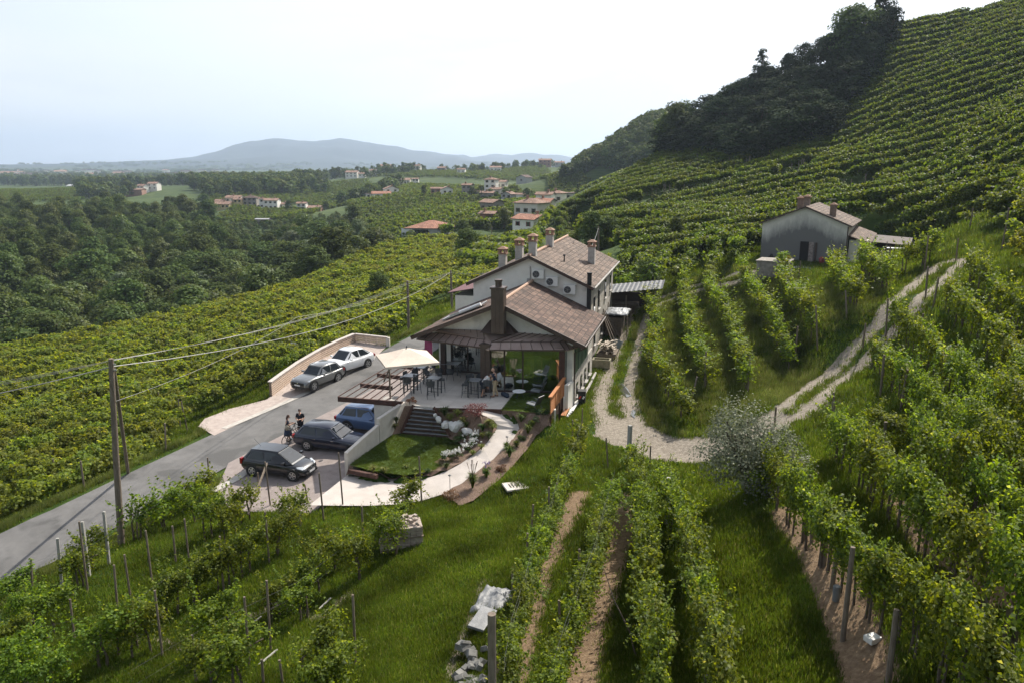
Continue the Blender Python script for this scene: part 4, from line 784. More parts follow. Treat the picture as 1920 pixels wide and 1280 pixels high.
# upper right slope rows near the camera: diagonal rows like the near ones
UR = rows_field([Vector((*p, 0)) for p in [(22,29),(31,24),(45,30),(60,60),(58,80),(42,66),(36,54),(29,44),(25,36)]], R(-42), 2.4, 1.1, 24, 95)
m_ = np.array([min(math.dist(a, v) for v in VINE_XY) > 1.7 for a in UR]); put_rows('upper_slope_vines', UR[m_], R(-42), MIDNEAR, (1.1, 1.15))
# ground rows between the barn and the house, behind the cart track
BR = rows_field([Vector((*p, 0)) for p in [(10,76),(16,74),(24,76),(26,82),(22,90),(10,92)]], R(20), 2.6, 1.2, 60, 120); put_rows('orchard_vines', BR, R(20), MID, (1.1, 1.2))
# valley terraces
for name, poly, n, dz in [('valley_vines', [(640,402,520),(700,385,500),(760,356,640),(900,350,520),(1000,382,395),(1020,405,300),(900,428,250),(860,450,215),(760,455,235),(690,470,190),(640,480,185),(700,430,300)], 8000, 1.5),
                          ('valley_vines', [(440,405,500),(600,405,500),(590,425,420),(470,440,400),(400,425,430)], 900, 1.6),
                          ('valley_vines', [(560,372,560),(700,360,640),(690,345,760),(560,352,740)], 900, 1.6),
                          ('valley_vines', [(0,345,900),(150,345,900),(160,375,620),(0,392,560)], 2400, 1.5),
                          ('valley_vines', [(700,330,820),(800,322,850),(1020,305,880),(1060,330,600),(1000,345,640),(850,345,700)], 3600, 2.0),
                          ('valley_vines', [(1010,345,500),(1060,330,440),(1150,338,385),(1230,320,300),(1160,355,260),(1060,385,340)], 2600, 1.7),
                          ('valley_vines', [(860,470,160),(905,470,165),(1000,460,165),(1040,420,200),(1020,440,170),(990,500,125),(940,520,110),(870,520,120)], 2200, 1.2),
                          ('valley_vines', [(885,438,225),(1040,430,210),(1035,405,245),(890,405,268)], 900, 1.3),
                          ('valley_vines', [(380,362,640),(560,352,700),(640,362,600),(640,398,480),(560,372,560),(400,372,560)], 1800, 1.6)]:
    A_, g_ = contour_rows(poly, n, dz, .2, kY=.10); put_contour(name, A_, g_, FARV, (1.25, 1.3))
# ---- woods
def inimg(p, top, lim):
    q = pix((p[0], p[1], p[2] + top)); return q[1] > np.interp(q[0], lim[0], lim[1])
LIM = ([-200,0,60,100,150,225,230,305,310,390,395,450,500,520,560,600,620,660,700,750,780,830], [352,352,352,368,352,368,380,380,362,370,412,432,440,418,402,404,405,404,410,440,470,520])
cand = []
for it in range(9000):
    th = random.uniform(-38, -7); r_ = math.sqrt(random.uniform(128 ** 2, 520 ** 2)); x, y = r_ * math.sin(R(th)), r_ * math.cos(R(th)); cand.append((x, y, r_))
cx = np.array([q[0] for q in cand]); cy = np.array([q[1] for q in cand]); czv = h(cx, cy)
CREST = FP
wood = []; grid = {}
for (x, y, r_), z in zip(cand, czv):
    if inpoly(np.array([x]), np.array([y]), [xy(p) for p in FP])[0]: continue
    v = random.choice((0, 1, 2, 3, 3, 4, 4, 5, 6)); sc = random.uniform(.6, 1.15); Ht = (14, 16, 12, 13, 15, 13, 15)[v] * sc
    if not inimg((x, y, z), Ht, LIM): continue
    # keep behind the slope's crest line
    px, py = pix((x, y, z + Ht)); lim = np.interp(px, [0,250,460,600,740,800], [655,612,566,520,452,448])
    if py > lim + 40: continue
    cl_ = pix((x, y, z + 3)); 
    if (-10 < cl_[0] < 62 and 548 < cl_[1] < 625) or (258 < cl_[0] < 300 and 505 < cl_[1] < 540): continue
    dmin = 5.6 if r_ < 300 else 7.5; kx, ky = int(x // 8), int(y // 8)
    if any(math.dist((x, y), q[:2]) < dmin for i in (-1, 0, 1) for j in (-1, 0, 1) for q in grid.get((kx + i, ky + j), ())): continue
    grid.setdefault((kx, ky), []).append((x, y)); wood.append((r_, x, y, z, v, sc))
wood.sort(); print('wood', len(wood))
WL = ['dark green broadleaf tree in the wood filling the valley', 'tall dark broadleaf tree in the wood filling the valley', 'wide dark broadleaf tree in the wood filling the valley', 'lighter green tree in the wood filling the valley', 'tall light green tree in the wood filling the valley', 'pale grey green willow in the wood filling the valley', 'large spreading tree in the wood filling the valley']
NT = 0
for r_, x, y, z, v, sc in wood[:185]:
    place_tree((x, y, z - .4), sc, TREES[v], WL[v], 'trees of the valley wood', wide=random.uniform(1.1, 1.45)); NT += 1
rest = wood[185:]
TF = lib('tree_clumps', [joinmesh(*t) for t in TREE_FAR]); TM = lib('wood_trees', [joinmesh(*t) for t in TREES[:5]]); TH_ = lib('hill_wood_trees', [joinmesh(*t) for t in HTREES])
if rest: scatter('wood', [(q[1], q[2], q[3] - .4) for q in rest], rng.uniform(0, 6.28, len(rest)), [q[5] for q in rest], TM)
def far_wood(name, poly, n, smin, smax, coll=None):
    P = [xy(PD(*p)) for p in poly]; A = np.array(P); x0, y0 = A.min(0); x1, y1 = A.max(0); X = rng.uniform(x0, x1, n * 3); Y = rng.uniform(y0, y1, n * 3); m_ = inpoly(X, Y, P) & (np.array([noise.noise((a * .011, b * .007, 2.2)) for a, b in zip(X, Y)]) > (-.12 if name == 'distant_wood' else -9)); X, Y = X[m_][:n], Y[m_][:n]
    if len(X): scatter(name, np.stack([X, Y, h(X, Y) - 1.0], 1), rng.uniform(0, 6.28, len(X)), rng.uniform(smin, smax, len(X)), coll or TF)
far_wood('distant_wood', [(150,350,650),(300,360,620),(400,362,600),(640,350,640),(640,335,950),(560,318,1050),(430,318,1050),(300,325,1000),(140,338,900)], 900, .8, 1.35)
far_wood('distant_wood', [(620,372,520),(700,352,600),(760,352,640),(700,372,500)], 40, .7, 1.1)
far_wood('distant_wood', [(0,330,1250),(300,330,1250),(640,322,1300),(1000,312,1300),(1000,310,1700),(0,320,1900)], 1500, .9, 1.7)
far_wood('distant_wood', [(820,330,760),(1000,315,800),(1060,310,900),(960,312,950),(800,322,900)], 55, .6, 1.0)
far_wood('distant_wood', [(640,330,800),(900,326,820),(900,320,860),(640,322,900)], 60, .6, 1.0)
far_wood('distant_wood', [(880,370,430),(1000,372,400),(1010,385,380),(880,382,400)], 22, .4, .7)
A_ = np.stack([rng.uniform(-3200, 1200, 2600), rng.uniform(1900, 5200, 2600)], 1); cl3 = np.array([noise.noise((a * .0016, b * .0016, 9)) for a, b in A_]); A_ = A_[cl3 > .02]
scatter('distant_trees', np.stack([A_[:, 0], A_[:, 1], h(A_[:, 0], A_[:, 1]) - 1], 1), rng.uniform(0, 6, len(A_)), np.stack([rng.uniform(3, 7, len(A_)), rng.uniform(1.5, 3, len(A_)), rng.uniform(.8, 1.5, len(A_))], 1), TF)
# wooded hill in the distance on the right
far_wood('hill_wood', [(1050,338,425),(1120,318,420),(1200,318,390),(1300,285,400),(1345,250,420),(1320,225,450),(1270,202,450),(1230,213,452),(1180,248,450),(1130,283,445),(1075,322,440)], 1500, .5, .85)
# the wood on the near hill
HW = [(1232,296,214),(1262,268,226),(1335,238,222),(1432,178,207),(1540,112,195),(1590,98,191),(1660,78,186),(1672,150,174),(1610,220,168),(1530,285,156),(1440,312,162),(1405,306,170),(1330,300,192)]
P = [xy(PD(*p)) for p in HW]; A = np.array(P); cnt = []
for it in range(6000):
    x = random.uniform(A[:, 0].min(), A[:, 0].max()); y = random.uniform(A[:, 1].min(), A[:, 1].max())
    if not inpoly(np.array([x]), np.array([y]), P)[0] or any(math.dist((x, y), q) < 3.3 for q in cnt): continue
    cnt.append((x, y))
print('hill wood', len(cnt))
cnt.sort(key=lambda q: -pix((q[0], q[1], H1(*q)))[1])
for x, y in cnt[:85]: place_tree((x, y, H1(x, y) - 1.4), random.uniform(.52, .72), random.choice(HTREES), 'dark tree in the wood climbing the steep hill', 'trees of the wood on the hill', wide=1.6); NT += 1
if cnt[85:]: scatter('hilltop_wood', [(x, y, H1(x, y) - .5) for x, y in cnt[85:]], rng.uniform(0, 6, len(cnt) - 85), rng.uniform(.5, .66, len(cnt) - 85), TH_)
def tree_at(px, py, D, sc, var, label, **kw):
    p = PD(px, py, D); return place_tree((p.x, p.y, H1(p.x, p.y) - .4), sc, var, label, **kw)

tree_at(1247, 292, 216, .9, TREES[3], 'light green tree at the lower end of the hill wood')
tree_at(1265, 280, 214, .95, TREES[0], 'dark tree behind the light one at the lower end of the hill wood')
tree_at(1285, 270, 220, .9, TREES[2], 'bushy dark tree in the saddle below the steep hill')
def tree_g(px, pyb, pyt, var, label, wide=1.0, D=None, hts=(14, 16, 12, 13, 15, 13, 15, 17, 12)):
    p = ground(px, pyb, 60, 900) if D is None else PD(px, pyb, D); vi = (TREES + [TREE_SLIM, TREE_CYP]).index(var); zd = p.y * CP_ + (CAMZ - p.z) * SP_; ht = (pyb - pyt) * zd / FPX
    return place_tree((p.x, p.y, p.z - .3), ht / hts[vi], var, label, wide=wide)
tree_g(1592, 135, 6, TREES[6], 'big round tree standing alone on the hill crest', 1.25, D=185)
tree_g(1424, 178, 84, TREE_SLIM, 'slender dark tree rising above the wooded ridge', 1.25, D=205)
tree_g(1110, 468, 388, TREES[0], 'dark tree on the slope behind the main house roof', 1.1)
tree_g(1138, 462, 400, TREES[2], 'spreading dark tree right of the wires behind the main house', 1.2)
tree_g(1267, 462, 400, TREES[0], 'dark round tree amid the terraces left of the barn')
tree_g(1387, 398, 372, TREES[2], 'small rounded tree on the terraces above the barn')
tree_g(1213, 548, 478, TREES[2], 'bushy tree beside the lean-to shed behind the house', 1.0)
tree_g(880, 500, 425, TREES[2], 'dark rounded tree left of the village road', 1.1, D=150)
tree_g(868, 445, 408, TREES[0], 'broad dark tree beside the terracotta roofed hall', 1.5, D=212)
tree_g(928, 480, 435, TREES[2], 'dark round tree below the white village house', 1.4, D=160)
tree_g(945, 425, 385, TREES[4], 'light green willow in front of the village houses', 1.2, D=222)
tree_g(1083, 375, 340, TREE_SLIM, 'narrow dark tree behind the village', .8, D=320)
tree_g(665, 440, 380, TREES[0], 'tall dark tree left of the terraced valley slope', 1.0, D=300)
tree_g(672, 478, 405, TREES[5], 'thin greyish tree at the edge of the terraced valley slope', .9, D=205)
tree_g(700, 478, 450, TREES[2], 'low dark tree at the foot of the terraces', 1.3, D=200)
tree_g(712, 568, 505, TREES[2], 'round dark bush tree amid the vines beyond the road', 1.1)
tree_g(915, 436, 416, TREES[3], 'light green tree beside the brick farm building', 1.3, D=222)
tree_g(968, 440, 422, TREES[2], 'small dark tree at the left corner of the white red shuttered house', 1.3, D=208)
tree_g(780, 440, 415, TREES[0], 'dark tree just left of the terracotta roofed hall', 1.0, D=262)
tree_g(543, 402, 372, TREES[0], 'dark tree in front of the yellow hamlet', 1.0, D=490)
tree_g(612, 402, 375, TREES[0], 'dark tree at the end of the yellow hamlet', 1.0, D=490)
tree_g(385, 405, 360, TREES[1], 'dark tree at the near end of the yellow hamlet', 1.1, D=515)
tree_g(795, 366, 345, TREES[0], 'dark tree left of the low brown roofed barn', 1.0, D=430)
tree_g(903, 372, 350, TREE_CYP, 'dark cypress in the middle of the village', 1.0, D=400); tree_g(988, 378, 350, TREES[0], 'dark tree behind the village roofs', 1.0, D=375)
tree_g(490, 712, 690, TREES[5], 'greyish olive bush among the vines beyond the road', 1.2)
tree_g(1115, 430, 412, TREES[3], 'light bushy tree on the slope edge above the main house', 1.5)
tree_at(1024, 308, 880, .75, TREE_CYP, 'left of the two cypresses by the ridge farm'); tree_at(1036, 308, 880, .75, TREE_CYP, 'right of the two cypresses by the ridge farm')
def bush(name, px, py, w_, ht, m, label, n=500, size=.13, seed=0, group=None, D=None, stem=True, z=None, cat='shrub', lumps=9):
    p = ground(px, py) if D is None else PD(px, py, D)
    if z is None: z = H1(p.x, p.y)
    def cf(g, k, q): a = g.uniform(0, 6.28); r_ = w_ * .34 * math.sqrt(g.random()); return np.array([math.cos(a) * r_, math.sin(a) * r_, ht * (.12 + .66 * (1 - (r_ / (w_ * .5)) ** 2) * g.uniform(.05, 1))])
    V, F = lobes(lumps, cf, lambda g, k, q: w_ * g.uniform(.14, .26), n // lumps, size, seed + 7, ht / w_ if ht < w_ else 1.0)
    e_ = empty(name, (p.x, p.y, z), 0, label, cat, group); o = npmesh('foliage', V, F, m, parent=e_)
    mb = MB(); g = random.Random(seed)
    for k in range(4): a = g.uniform(0, 6.28); mb.tube([(0, 0, -.15), (math.cos(a) * w_ * .1, math.sin(a) * w_ * .1, ht * .3), (math.cos(a) * w_ * .25, math.sin(a) * w_ * .25, ht * .65)], [.03 * ht, .02 * ht, .008 * ht], 5)
    mb.build('stem', M_bark, parent=e_); return e_
bush('olive_tree', 1405, 925, 5.0, 4.3, M_olive, 'silvery olive tree at the junction of the two gravel tracks', n=11000, size=.11, seed=3, cat='olive tree', lumps=42)
bush('shrub', 1435, 930, 2.6, 2.2, M_vine, 'green bush with reddish tips beside the olive tree', n=1400, size=.12, seed=4)
bush('olive_bush', 1780, 395, 3.6, 2.2, M_olive, 'grey green olive on the slope right of the barn', n=700, size=.26, seed=5, D=86, cat='olive tree')
bush('olive_bush', 1870, 350, 3.2, 2.6, M_olive, 'upper grey green olive high on the right slope', n=700, size=.26, seed=6, D=92, cat='olive tree')
# ---- grass
def tuft(seed, n=16, ht=.22, wd=.012, spread=.12):
    g = np.random.default_rng(seed); V = []; F = []
    for k in range(n):
        a = g.uniform(0, 6.28); b = g.uniform(0, 6.28); x, y = g.normal(0, spread, 2) * .7; l = ht * g.uniform(.5, 1.2); dx, dy = math.cos(b) * l * g.uniform(.1, .6), math.sin(b) * l * g.uniform(.1, .6); ox, oy = math.cos(a) * wd, math.sin(a) * wd
        V += [(x - ox, y - oy, -.03), (x + ox, y + oy, -.03), (x + dx, y + dy, l), (x + dx, y + dy, l)]; F.append((4 * k, 4 * k + 1, 4 * k + 2))
    V = np.array(V); return npmesh('grass_tuft', V, np.array(F), M_grassblade, parent=False)
M_grassblade = leafmat('grass_blade', (.046,.080,.012), (.092,.138,.022), (.24,.22,.10), trans=.36, pos=True)
M_wild = leafmat('wild_grass_blade', (.065,.095,.025), (.13,.155,.045), (.24,.21,.11), trans=.35, pos=True)
TUFT = lib('grass_tufts', [tuft(200 + k, 22, .12, .013, .17) for k in range(5)])
_mk = M_grassblade; M_grassblade = M_wild; TUFTW = lib('wild_grass_tufts', [tuft(210 + k, 26, .5, .014, .2) for k in range(5)]); M_grassblade = _mk
def free(x, y):
    "true where open grass can grow"
    k = np.ones(len(x), bool)
    for poly, *_ in PADS[:NPAD]: k &= ~inpoly(x, y, poly)
    k &= ~inpoly(x, y, [xy(B(-5.4,0)), xy(B(4.7,0)), xy(B(4.7,9)), xy(B(4.3,9)), xy(B(4.3,24.5)), xy(B(-4.6,24.5))])
    for tr, wd in ((TR1, 1.4), (TR2, 1.4)):
        d, par = dpoly(x, y, tr); k &= ~((d < wd) & ~((d < .34) & (par > 8)))
    for st, wd in zip(STRAW, (.55, .58, .55, .62, .4)): k &= ~(dpoly(x, y, st)[0] < wd)
    for st in BARE: k &= ~(dpoly(x, y, st)[0] < .12)
    d, par = dpoly(x, y, RC); k &= d > road_w(par) + .12
    return k
gp_ = [xy(ground(*p)) for p in [(1120,800),(1150,780),(1190,790),(1260,815),(1345,820),(1345,865),(1270,868),(1200,850),(1150,838),(1105,815)]]
n = 165000; th = rng.uniform(R(-36), R(37), n); r_ = np.exp(rng.uniform(math.log(11.5), math.log(98), n)); x, y = r_ * np.sin(th), r_ * np.cos(th); k = free(x, y) & ~inpoly(x, y, gp_); x, y, r_ = x[k], y[k], r_[k]
scatter('grass', np.stack([x, y, h(x, y)], 1), rng.uniform(0, 6.28, len(x)), rng.uniform(.6, 1.35, len(x)) * np.interp(r_, [12, 30, 70, 98], [.8, 1.15, 1.9, 2.8]), TUFT)
WILD = [xy(ground(*p)) for p in [(1185,640),(1215,560),(1330,515),(1480,520),(1600,520),(1700,500),(1640,590),(1540,690),(1440,790),(1340,815),(1210,800),(1180,735)]]
n = 26000; x = rng.uniform(8, 36, n); y = rng.uniform(38, 82, n); k = inpoly(x, y, WILD) & free(x, y); nn = np.array([noise.noise((a * .3, b * .3, 1.7)) for a, b in zip(x, y)]); k &= nn > -.25; x, y = x[k], y[k]
scatter('wild_grass', np.stack([x, y, h(x, y)], 1), rng.uniform(0, 6.28, len(x)), rng.uniform(.4, 1.05, len(x)), TUFTW)
d_, _ = dpoly(cx, cy, RC)
n = 9000; t_ = rng.uniform(0, 75, n); sd = rng.choice([-1, 1], n); px_ = np.interp(t_, _acc, [p[0] for p in RC]); py_ = np.interp(t_, _acc, [p[1] for p in RC]); of = sd * (road_w(t_) + rng.uniform(.15, 1.1, n)); x, y = px_ + of * math.cos(RAZ), py_ - of * math.sin(RAZ); k = free(x, y); x, y = x[k], y[k]
scatter('verge_grass', np.stack([x, y, h(x, y)], 1), rng.uniform(0, 6.28, len(x)), rng.uniform(.3, .75, len(x)), TUFTW)
for nm, poly, zf, n in (('lawn_grass', LAWN, lawn_z, 9000), ('lawn_grass', GRASSP, lambda x, y: 0 * x - .012, 3500)):
    A_ = np.array(poly); x = rng.uniform(A_[:, 0].min(), A_[:, 0].max(), n); y = rng.uniform(A_[:, 1].min(), A_[:, 1].max(), n); k = inpoly(x, y, poly); x, y = x[k], y[k]
    scatter(nm, np.stack([x, y, zf(x, y)], 1), rng.uniform(0, 6.28, len(x)), rng.uniform(.25, .5, len(x)), TUFT)
# undergrowth between valley trees
n = 5200; th = rng.uniform(R(-38), R(-7), n); r_ = np.sqrt(rng.uniform(125 ** 2, 420 ** 2, n)); x, y = r_ * np.sin(th), r_ * np.cos(th); k = ~inpoly(x, y, [xy(p) for p in FP]); x, y = x[k], y[k]
scatter('undergrowth', np.stack([x, y, h(x, y) - .6], 1), rng.uniform(0, 6, len(x)), rng.uniform(.14, .3, len(x)), TF)
# ------------------------------------------------------------------ buildings
def slab(name, q, m, th=.14, parent=None, nu=10, nv=8, wav=.02, ul=None, edge_m=None, seed=0, **kw):
    "roof slope from eave-left, eave-right, ridge-right, ridge-left; UV in metres; slightly uneven as an old roof is"
    a, b, c_, d = [Vector(p) for p in q]; nrm = (b - a).cross(d - a).normalized(); 
    if nrm.z < 0: nrm = -nrm
    V, F, UV = [], [], []
    Lu = max((b - a).length, (c_ - d).length); Lv = ((d + c_) / 2 - (a + b) / 2).length
    for i in range(nu + 1):
        for j in range(nv + 1):
            u, v = i / nu, j / nv; p = (a.lerp(b, u)).lerp(d.lerp(c_, u), v); w_ = noise.noise((p.x * .6 + seed, p.y * .6, p.z)) * wav if 0 < i < nu else 0
            V.append(p + nrm * w_); UV.append((u * Lu if (a - b).length > .01 else 0, v * Lv))
    for i in range(nu):
        for j in range(nv): k = i * (nv + 1) + j; F.append((k, k + nv + 1, k + nv + 2, k + 1))
    n = len(V); V += [p - nrm * th for p in V]; F2 = [tuple(n + t for t in reversed(f)) for f in F]; S = []
    E = [i * (nv + 1) for i in range(nu + 1)] + [nu * (nv + 1) + j for j in range(1, nv + 1)] + [i * (nv + 1) + nv for i in range(nu - 1, -1, -1)] + [j for j in range(nv - 1, 0, -1)]
    for t in range(len(E)): x, y = E[t], E[(t + 1) % len(E)]; S.append((y, x, x + n, y + n))
    me = bpy.data.meshes.new(name); me.from_pydata(V, [], F + F2 + S); me.update(); me.materials.append(m); me.materials.append(edge_m or M_dkframe)
    for f in me.polygons[len(F):]: f.material_index = 1
    uvl = me.uv_layers.new(name='UVMap'); UVa = UV + UV
    for l in me.loops: uvl.data[l.index].uv = UVa[l.vertex_index]
    bm = bmesh.new(); bm.from_mesh(me); bmesh.ops.recalc_face_normals(bm, faces=bm.faces[:]); bm.to_mesh(me); bm.free()
    o = bpy.data.objects.new(name, me); COL.objects.link(o)
    if parent: o.parent = parent
    return tag(o, **kw)
def merge_roof(slabs, parent):
    "the slopes of one roof become one mesh"
    bm = bmesh.new(); ms = slabs[0].data.materials[:]
    for s in slabs: bm.from_mesh(s.data)
    me = bpy.data.meshes.new('roof'); bm.to_mesh(me); bm.free()
    for m in ms: me.materials.append(m)
    for s in slabs: bpy.data.objects.remove(s)
    o = bpy.data.objects.new('roof', me); COL.objects.link(o); o.parent = parent; return o
M_wallmats = {'white': M_plaster, 'cream': mat('cream_plaster', (.62,.58,.49), (.68,.64,.55), scale=1.2, rough=.9), 'yellow': mat('ochre_plaster', (.50,.38,.18), (.56,.44,.24), scale=1.2, rough=.9),
    'stone': mat('rubble_stone_wall', (.20,.175,.15), (.34,.31,.27), scale=3.5, detail=9, rough=.95, bump=.6, bscale=6), 'brick': mat('old_brick_wall', (.24,.13,.09), (.33,.2,.15), scale=2, rough=.95), 'grey': mat('grey_render', (.33,.32,.30), (.42,.41,.39), scale=1.5, rough=.95)}
M_shut = {'red': mat('dark_red_shutters', (.16,.025,.03), rough=.6), 'brown': mat('brown_shutters', (.09,.055,.035), rough=.7), 'green': mat('green_shutters', (.02,.055,.035), (.03,.075,.048), rough=.5)}
def vhouse(px0, px1, pyb, D, H, label, wall='white', roof=None, az=14.0, pitch=20, depth=None, storeys=2, ncol=3, shut='brown', chim=1, name='village_house', gable=False, cat='house', ridge_across=True, win=True, hip=False, detail=True, group=None):
    p = PD((px0 + px1) / 2, pyb, D); p.z = min(p.z, H1(p.x, p.y) + 1.6); zd = p.y * CP_ + (CAMZ - p.z) * SP_; Wt = (px1 - px0) * zd / FPX; a = R(az); viewaz = math.atan2(p.x, p.y); rel = a - viewaz
    dp = depth or Wt * .6; Wd = max(2.5, (Wt - abs(math.sin(rel)) * dp) / math.cos(rel)); e_ = empty(name, p, -a, label, cat, group); hw, hd = Wd / 2, dp / 2; rise = math.tan(R(pitch)) * (hd if ridge_across else hw); ov = .5
    mb = MB(); Z0 = -2.5
    mb.add([(-hw, -hd, Z0), (hw, -hd, Z0), (hw, hd, Z0), (-hw, hd, Z0), (-hw, -hd, H), (hw, -hd, H), (hw, hd, H), (-hw, hd, H)], [(0, 1, 5, 4), (1, 2, 6, 5), (2, 3, 7, 6), (3, 0, 4, 7)])
    mb.f = [tuple(f) for f in mb.f]
    if not hip:
        if ridge_across: mb.add([(-hw, -hd, H), (-hw, hd, H), (-hw, 0, H + rise), (hw, -hd, H), (hw, hd, H), (hw, 0, H + rise)], [(0, 1, 2), (3, 5, 4)])
        else: mb.add([(-hw, -hd, H), (hw, -hd, H), (0, -hd, H + rise), (-hw, hd, H), (hw, hd, H), (0, hd, H + rise)], [(0, 1, 2), (3, 5, 4)])
    mb.build('wall', M_wallmats[wall], e_)
    rm = roof or T_far; k = dict(nu=4, nv=3, wav=0.0 if D > 300 else .03); t_ = .18; up = Vector((0, 0, .14)); S = []
    dz = ov * math.tan(R(pitch))
    if hip:
        rl = max(hw - hd, .2); r0, r1 = Vector((-rl, 0, H + rise)) + up, Vector((rl, 0, H + rise)) + up; cs = [Vector((sx * (hw + ov), sy * (hd + ov), H - dz)) + up for sx, sy in ((-1, -1), (1, -1), (1, 1), (-1, 1))]
        S = [slab('s', (cs[0], cs[1], r1, r0), rm, t_, **k), slab('s', (cs[2], cs[3], r0, r1), rm, t_, **k), slab('s', (cs[1], cs[2], r1 + Vector((.01,0,0)), r1), rm, t_, **k), slab('s', (cs[3], cs[0], r0, r0 - Vector((.01,0,0))), rm, t_, **k)]
    elif ridge_across:
        for sy in (-1, 1): S.append(slab('s', ((-hw - ov, sy * (hd + ov), H - dz + .14), (hw + ov, sy * (hd + ov), H - dz + .14), (hw + ov, 0, H + rise + .14), (-hw - ov, 0, H + rise + .14)), rm, t_, **k))
    else:
        for sx in (-1, 1): S.append(slab('s', ((sx * (hw + ov), -hd - ov, H - dz + .14), (sx * (hw + ov), hd + ov, H - dz + .14), (0, hd + ov, H + rise + .14), (0, -hd - ov, H + rise + .14)), rm, t_, **k))
    ro = merge_roof(S, e_)
    for q in range(chim):
        cx_ = random.uniform(-.6, .6) * hw; cy_ = random.uniform(-.3, .3) * hd; c_ = MB(); zt = H + rise + .5; c_.box((cx_, cy_, zt - .6), (.6, .6, 1.8)); c_.box((cx_, cy_, zt + .36), (.85, .85, .12)); c_.build('chimney', M_clay, ro)
    if win and detail:
        fh = H / storeys; ncol = max(1, min(ncol, int(Wd / 2.4)))
        for s in range(storeys):
            for q in range(ncol):
                x = -hw + (q + .5) * 2 * hw / ncol; z = s * fh + fh * .58; ww, wh = .8, 1.1
                w_ = MB(); w_.box((x, -hd - .01, z), (ww, .06, wh)); wo = w_.build('window', M_glassdk, e_)
                s_ = MB(); s_.box((x - ww * .5 - .16, -hd - .035, z), (.3, .07, wh + .1)); s_.box((x + ww * .5 + .16, -hd - .035, z), (.3, .07, wh + .1)); s_.build('shutter', M_shut[shut], wo)
            sd = -1 if rel > 0 else 1
            for q in range(max(1, int(dp // 3.5))):
                y = -hd + (q + .5) * dp / max(1, int(dp // 3.5)); MB().box((-sd * -1 * (hw + .01) * (1), y, s * fh + fh * .58), (.06, .9, 1.2)).build('window', M_glassdk, e_)
    return e_
vhouse(961, 1029, 452, 205, 5.9, 'white two storey village house with dark red shutters and balcony under a red roof', 'white', T_red, az=40, storeys=2, ncol=3, shut='red', depth=6.5, pitch=17)
vhouse(964, 1030, 413, 232, 5.2, 'cream village house with brown hipped roof behind the red roofed one', 'cream', T_far, az=36, hip=True, storeys=1, ncol=4)
vhouse(1000, 1042, 402, 252, 4.2, 'low terracotta roofed house right of the hipped village house', 'cream', T_red, az=30, storeys=1, ncol=2)
vhouse(1005, 1040, 388, 268, 4.2, 'house with a light tiled roof in the middle of the roof cluster', 'white', T_far, az=20, storeys=1, ncol=2)
vhouse(1029, 1062, 386, 285, 4.6, 'house at the upper right of the roof cluster, at the foot of the hill', 'cream', T_far, az=32, storeys=1, ncol=3, hip=True)
vhouse(1056, 1078, 379, 300, 3.4, 'grey flat looking house at the foot of the vine hill', 'grey', T_near, az=25, storeys=1, ncol=2, pitch=8, chim=0)
vhouse(900, 934, 419, 235, 3.0, 'brick farm building with terracotta roof left of the willow', 'brick', T_far, az=22, storeys=1, ncol=2)
vhouse(900, 945, 402, 262, 4.0, 'long brown roofed farm building behind the willow', 'stone', T_far, az=48, storeys=1, ncol=2, chim=0)
hall = vhouse(762, 858, 446, 240, 3.4, 'wide hall with a large terracotta hipped roof amid the vines', 'grey', T_red, az=8, hip=True, depth=12, storeys=1, ncol=0, chim=0, name='winery_hall', pitch=17, cat='hall')
MB().box((-6.3, -6.04, 1.2), (3.2, .06, 4.2)).build('wall_panel', M_white, hall); MB().box((-2.0, -6.03, 1.5), (4.6, .08, 2.9)).build('door', M_glassdk, hall)
vhouse(908, 935, 361, 420, 7.4, 'tall white three storey house towering over the village', 'white', T_far, az=20, storeys=3, ncol=4, hip=True)
vhouse(866, 889, 366, 430, 5.4, 'grey stone house at the left end of the village', 'stone', T_far, az=25, storeys=2, ncol=2)
vhouse(808, 829, 366, 440, 3.6, 'low brown roofed barn left of the village', 'brick', T_far, az=10, storeys=1, ncol=2, chim=0)
vhouse(826, 849, 368, 430, 4.0, 'small house with white gable wall left of the village', 'white', T_far, az=-20, ridge_across=False, storeys=1, ncol=2)
vhouse(940, 968, 382, 395, 4.8, 'green grey gabled house in front of the tall white house', 'grey', T_far, az=35, ridge_across=False, storeys=2, ncol=2)
vhouse(901, 928, 378, 405, 4.4, 'long low village house with a wide brown roof below the tall white one', 'stone', T_far, az=10, storeys=1, ncol=3)
vhouse(968, 988, 381, 385, 4.2, 'white walled house between the cypress and the roof cluster', 'white', T_far, az=15, storeys=1, ncol=2)
vhouse(918, 945, 368, 412, 3.6, 'brown roofed house squeezed under the tall white house', 'cream', T_far, az=28, storeys=1, ncol=2)
vhouse(930, 953, 357, 428, 4.6, 'village house just right of the tall white one', 'cream', T_far, az=22, storeys=1, ncol=2)
vhouse(884, 903, 372, 420, 3.4, 'village house between the stone house and the low wide one', 'stone', T_far, az=30, storeys=1, ncol=2)
vhouse(968, 998, 345, 560, 4.5, 'lone grey barn on the vine slope above the village', 'grey', T_near, az=40, ridge_across=False, storeys=1, ncol=1, chim=0)
vhouse(740, 771, 348, 640, 4.4, 'long pale farmhouse on the slope above the terraces', 'cream', T_far, az=2, storeys=1, ncol=5)
vhouse(773, 786, 347, 640, 4.8, 'small white house at the right end of the long farmhouse', 'white', T_far, az=2, storeys=2, ncol=3)
vhouse(698, 733, 373, 480, 3.2, 'white bungalow with an orange roof on the terraced hill', 'white', T_red, az=-6, storeys=1, ncol=2, chim=0)
vhouse(719, 748, 369, 492, 4.9, 'white two storey house behind the white bungalow', 'white', T_far, az=-18, storeys=2, ncol=2, ridge_across=False)
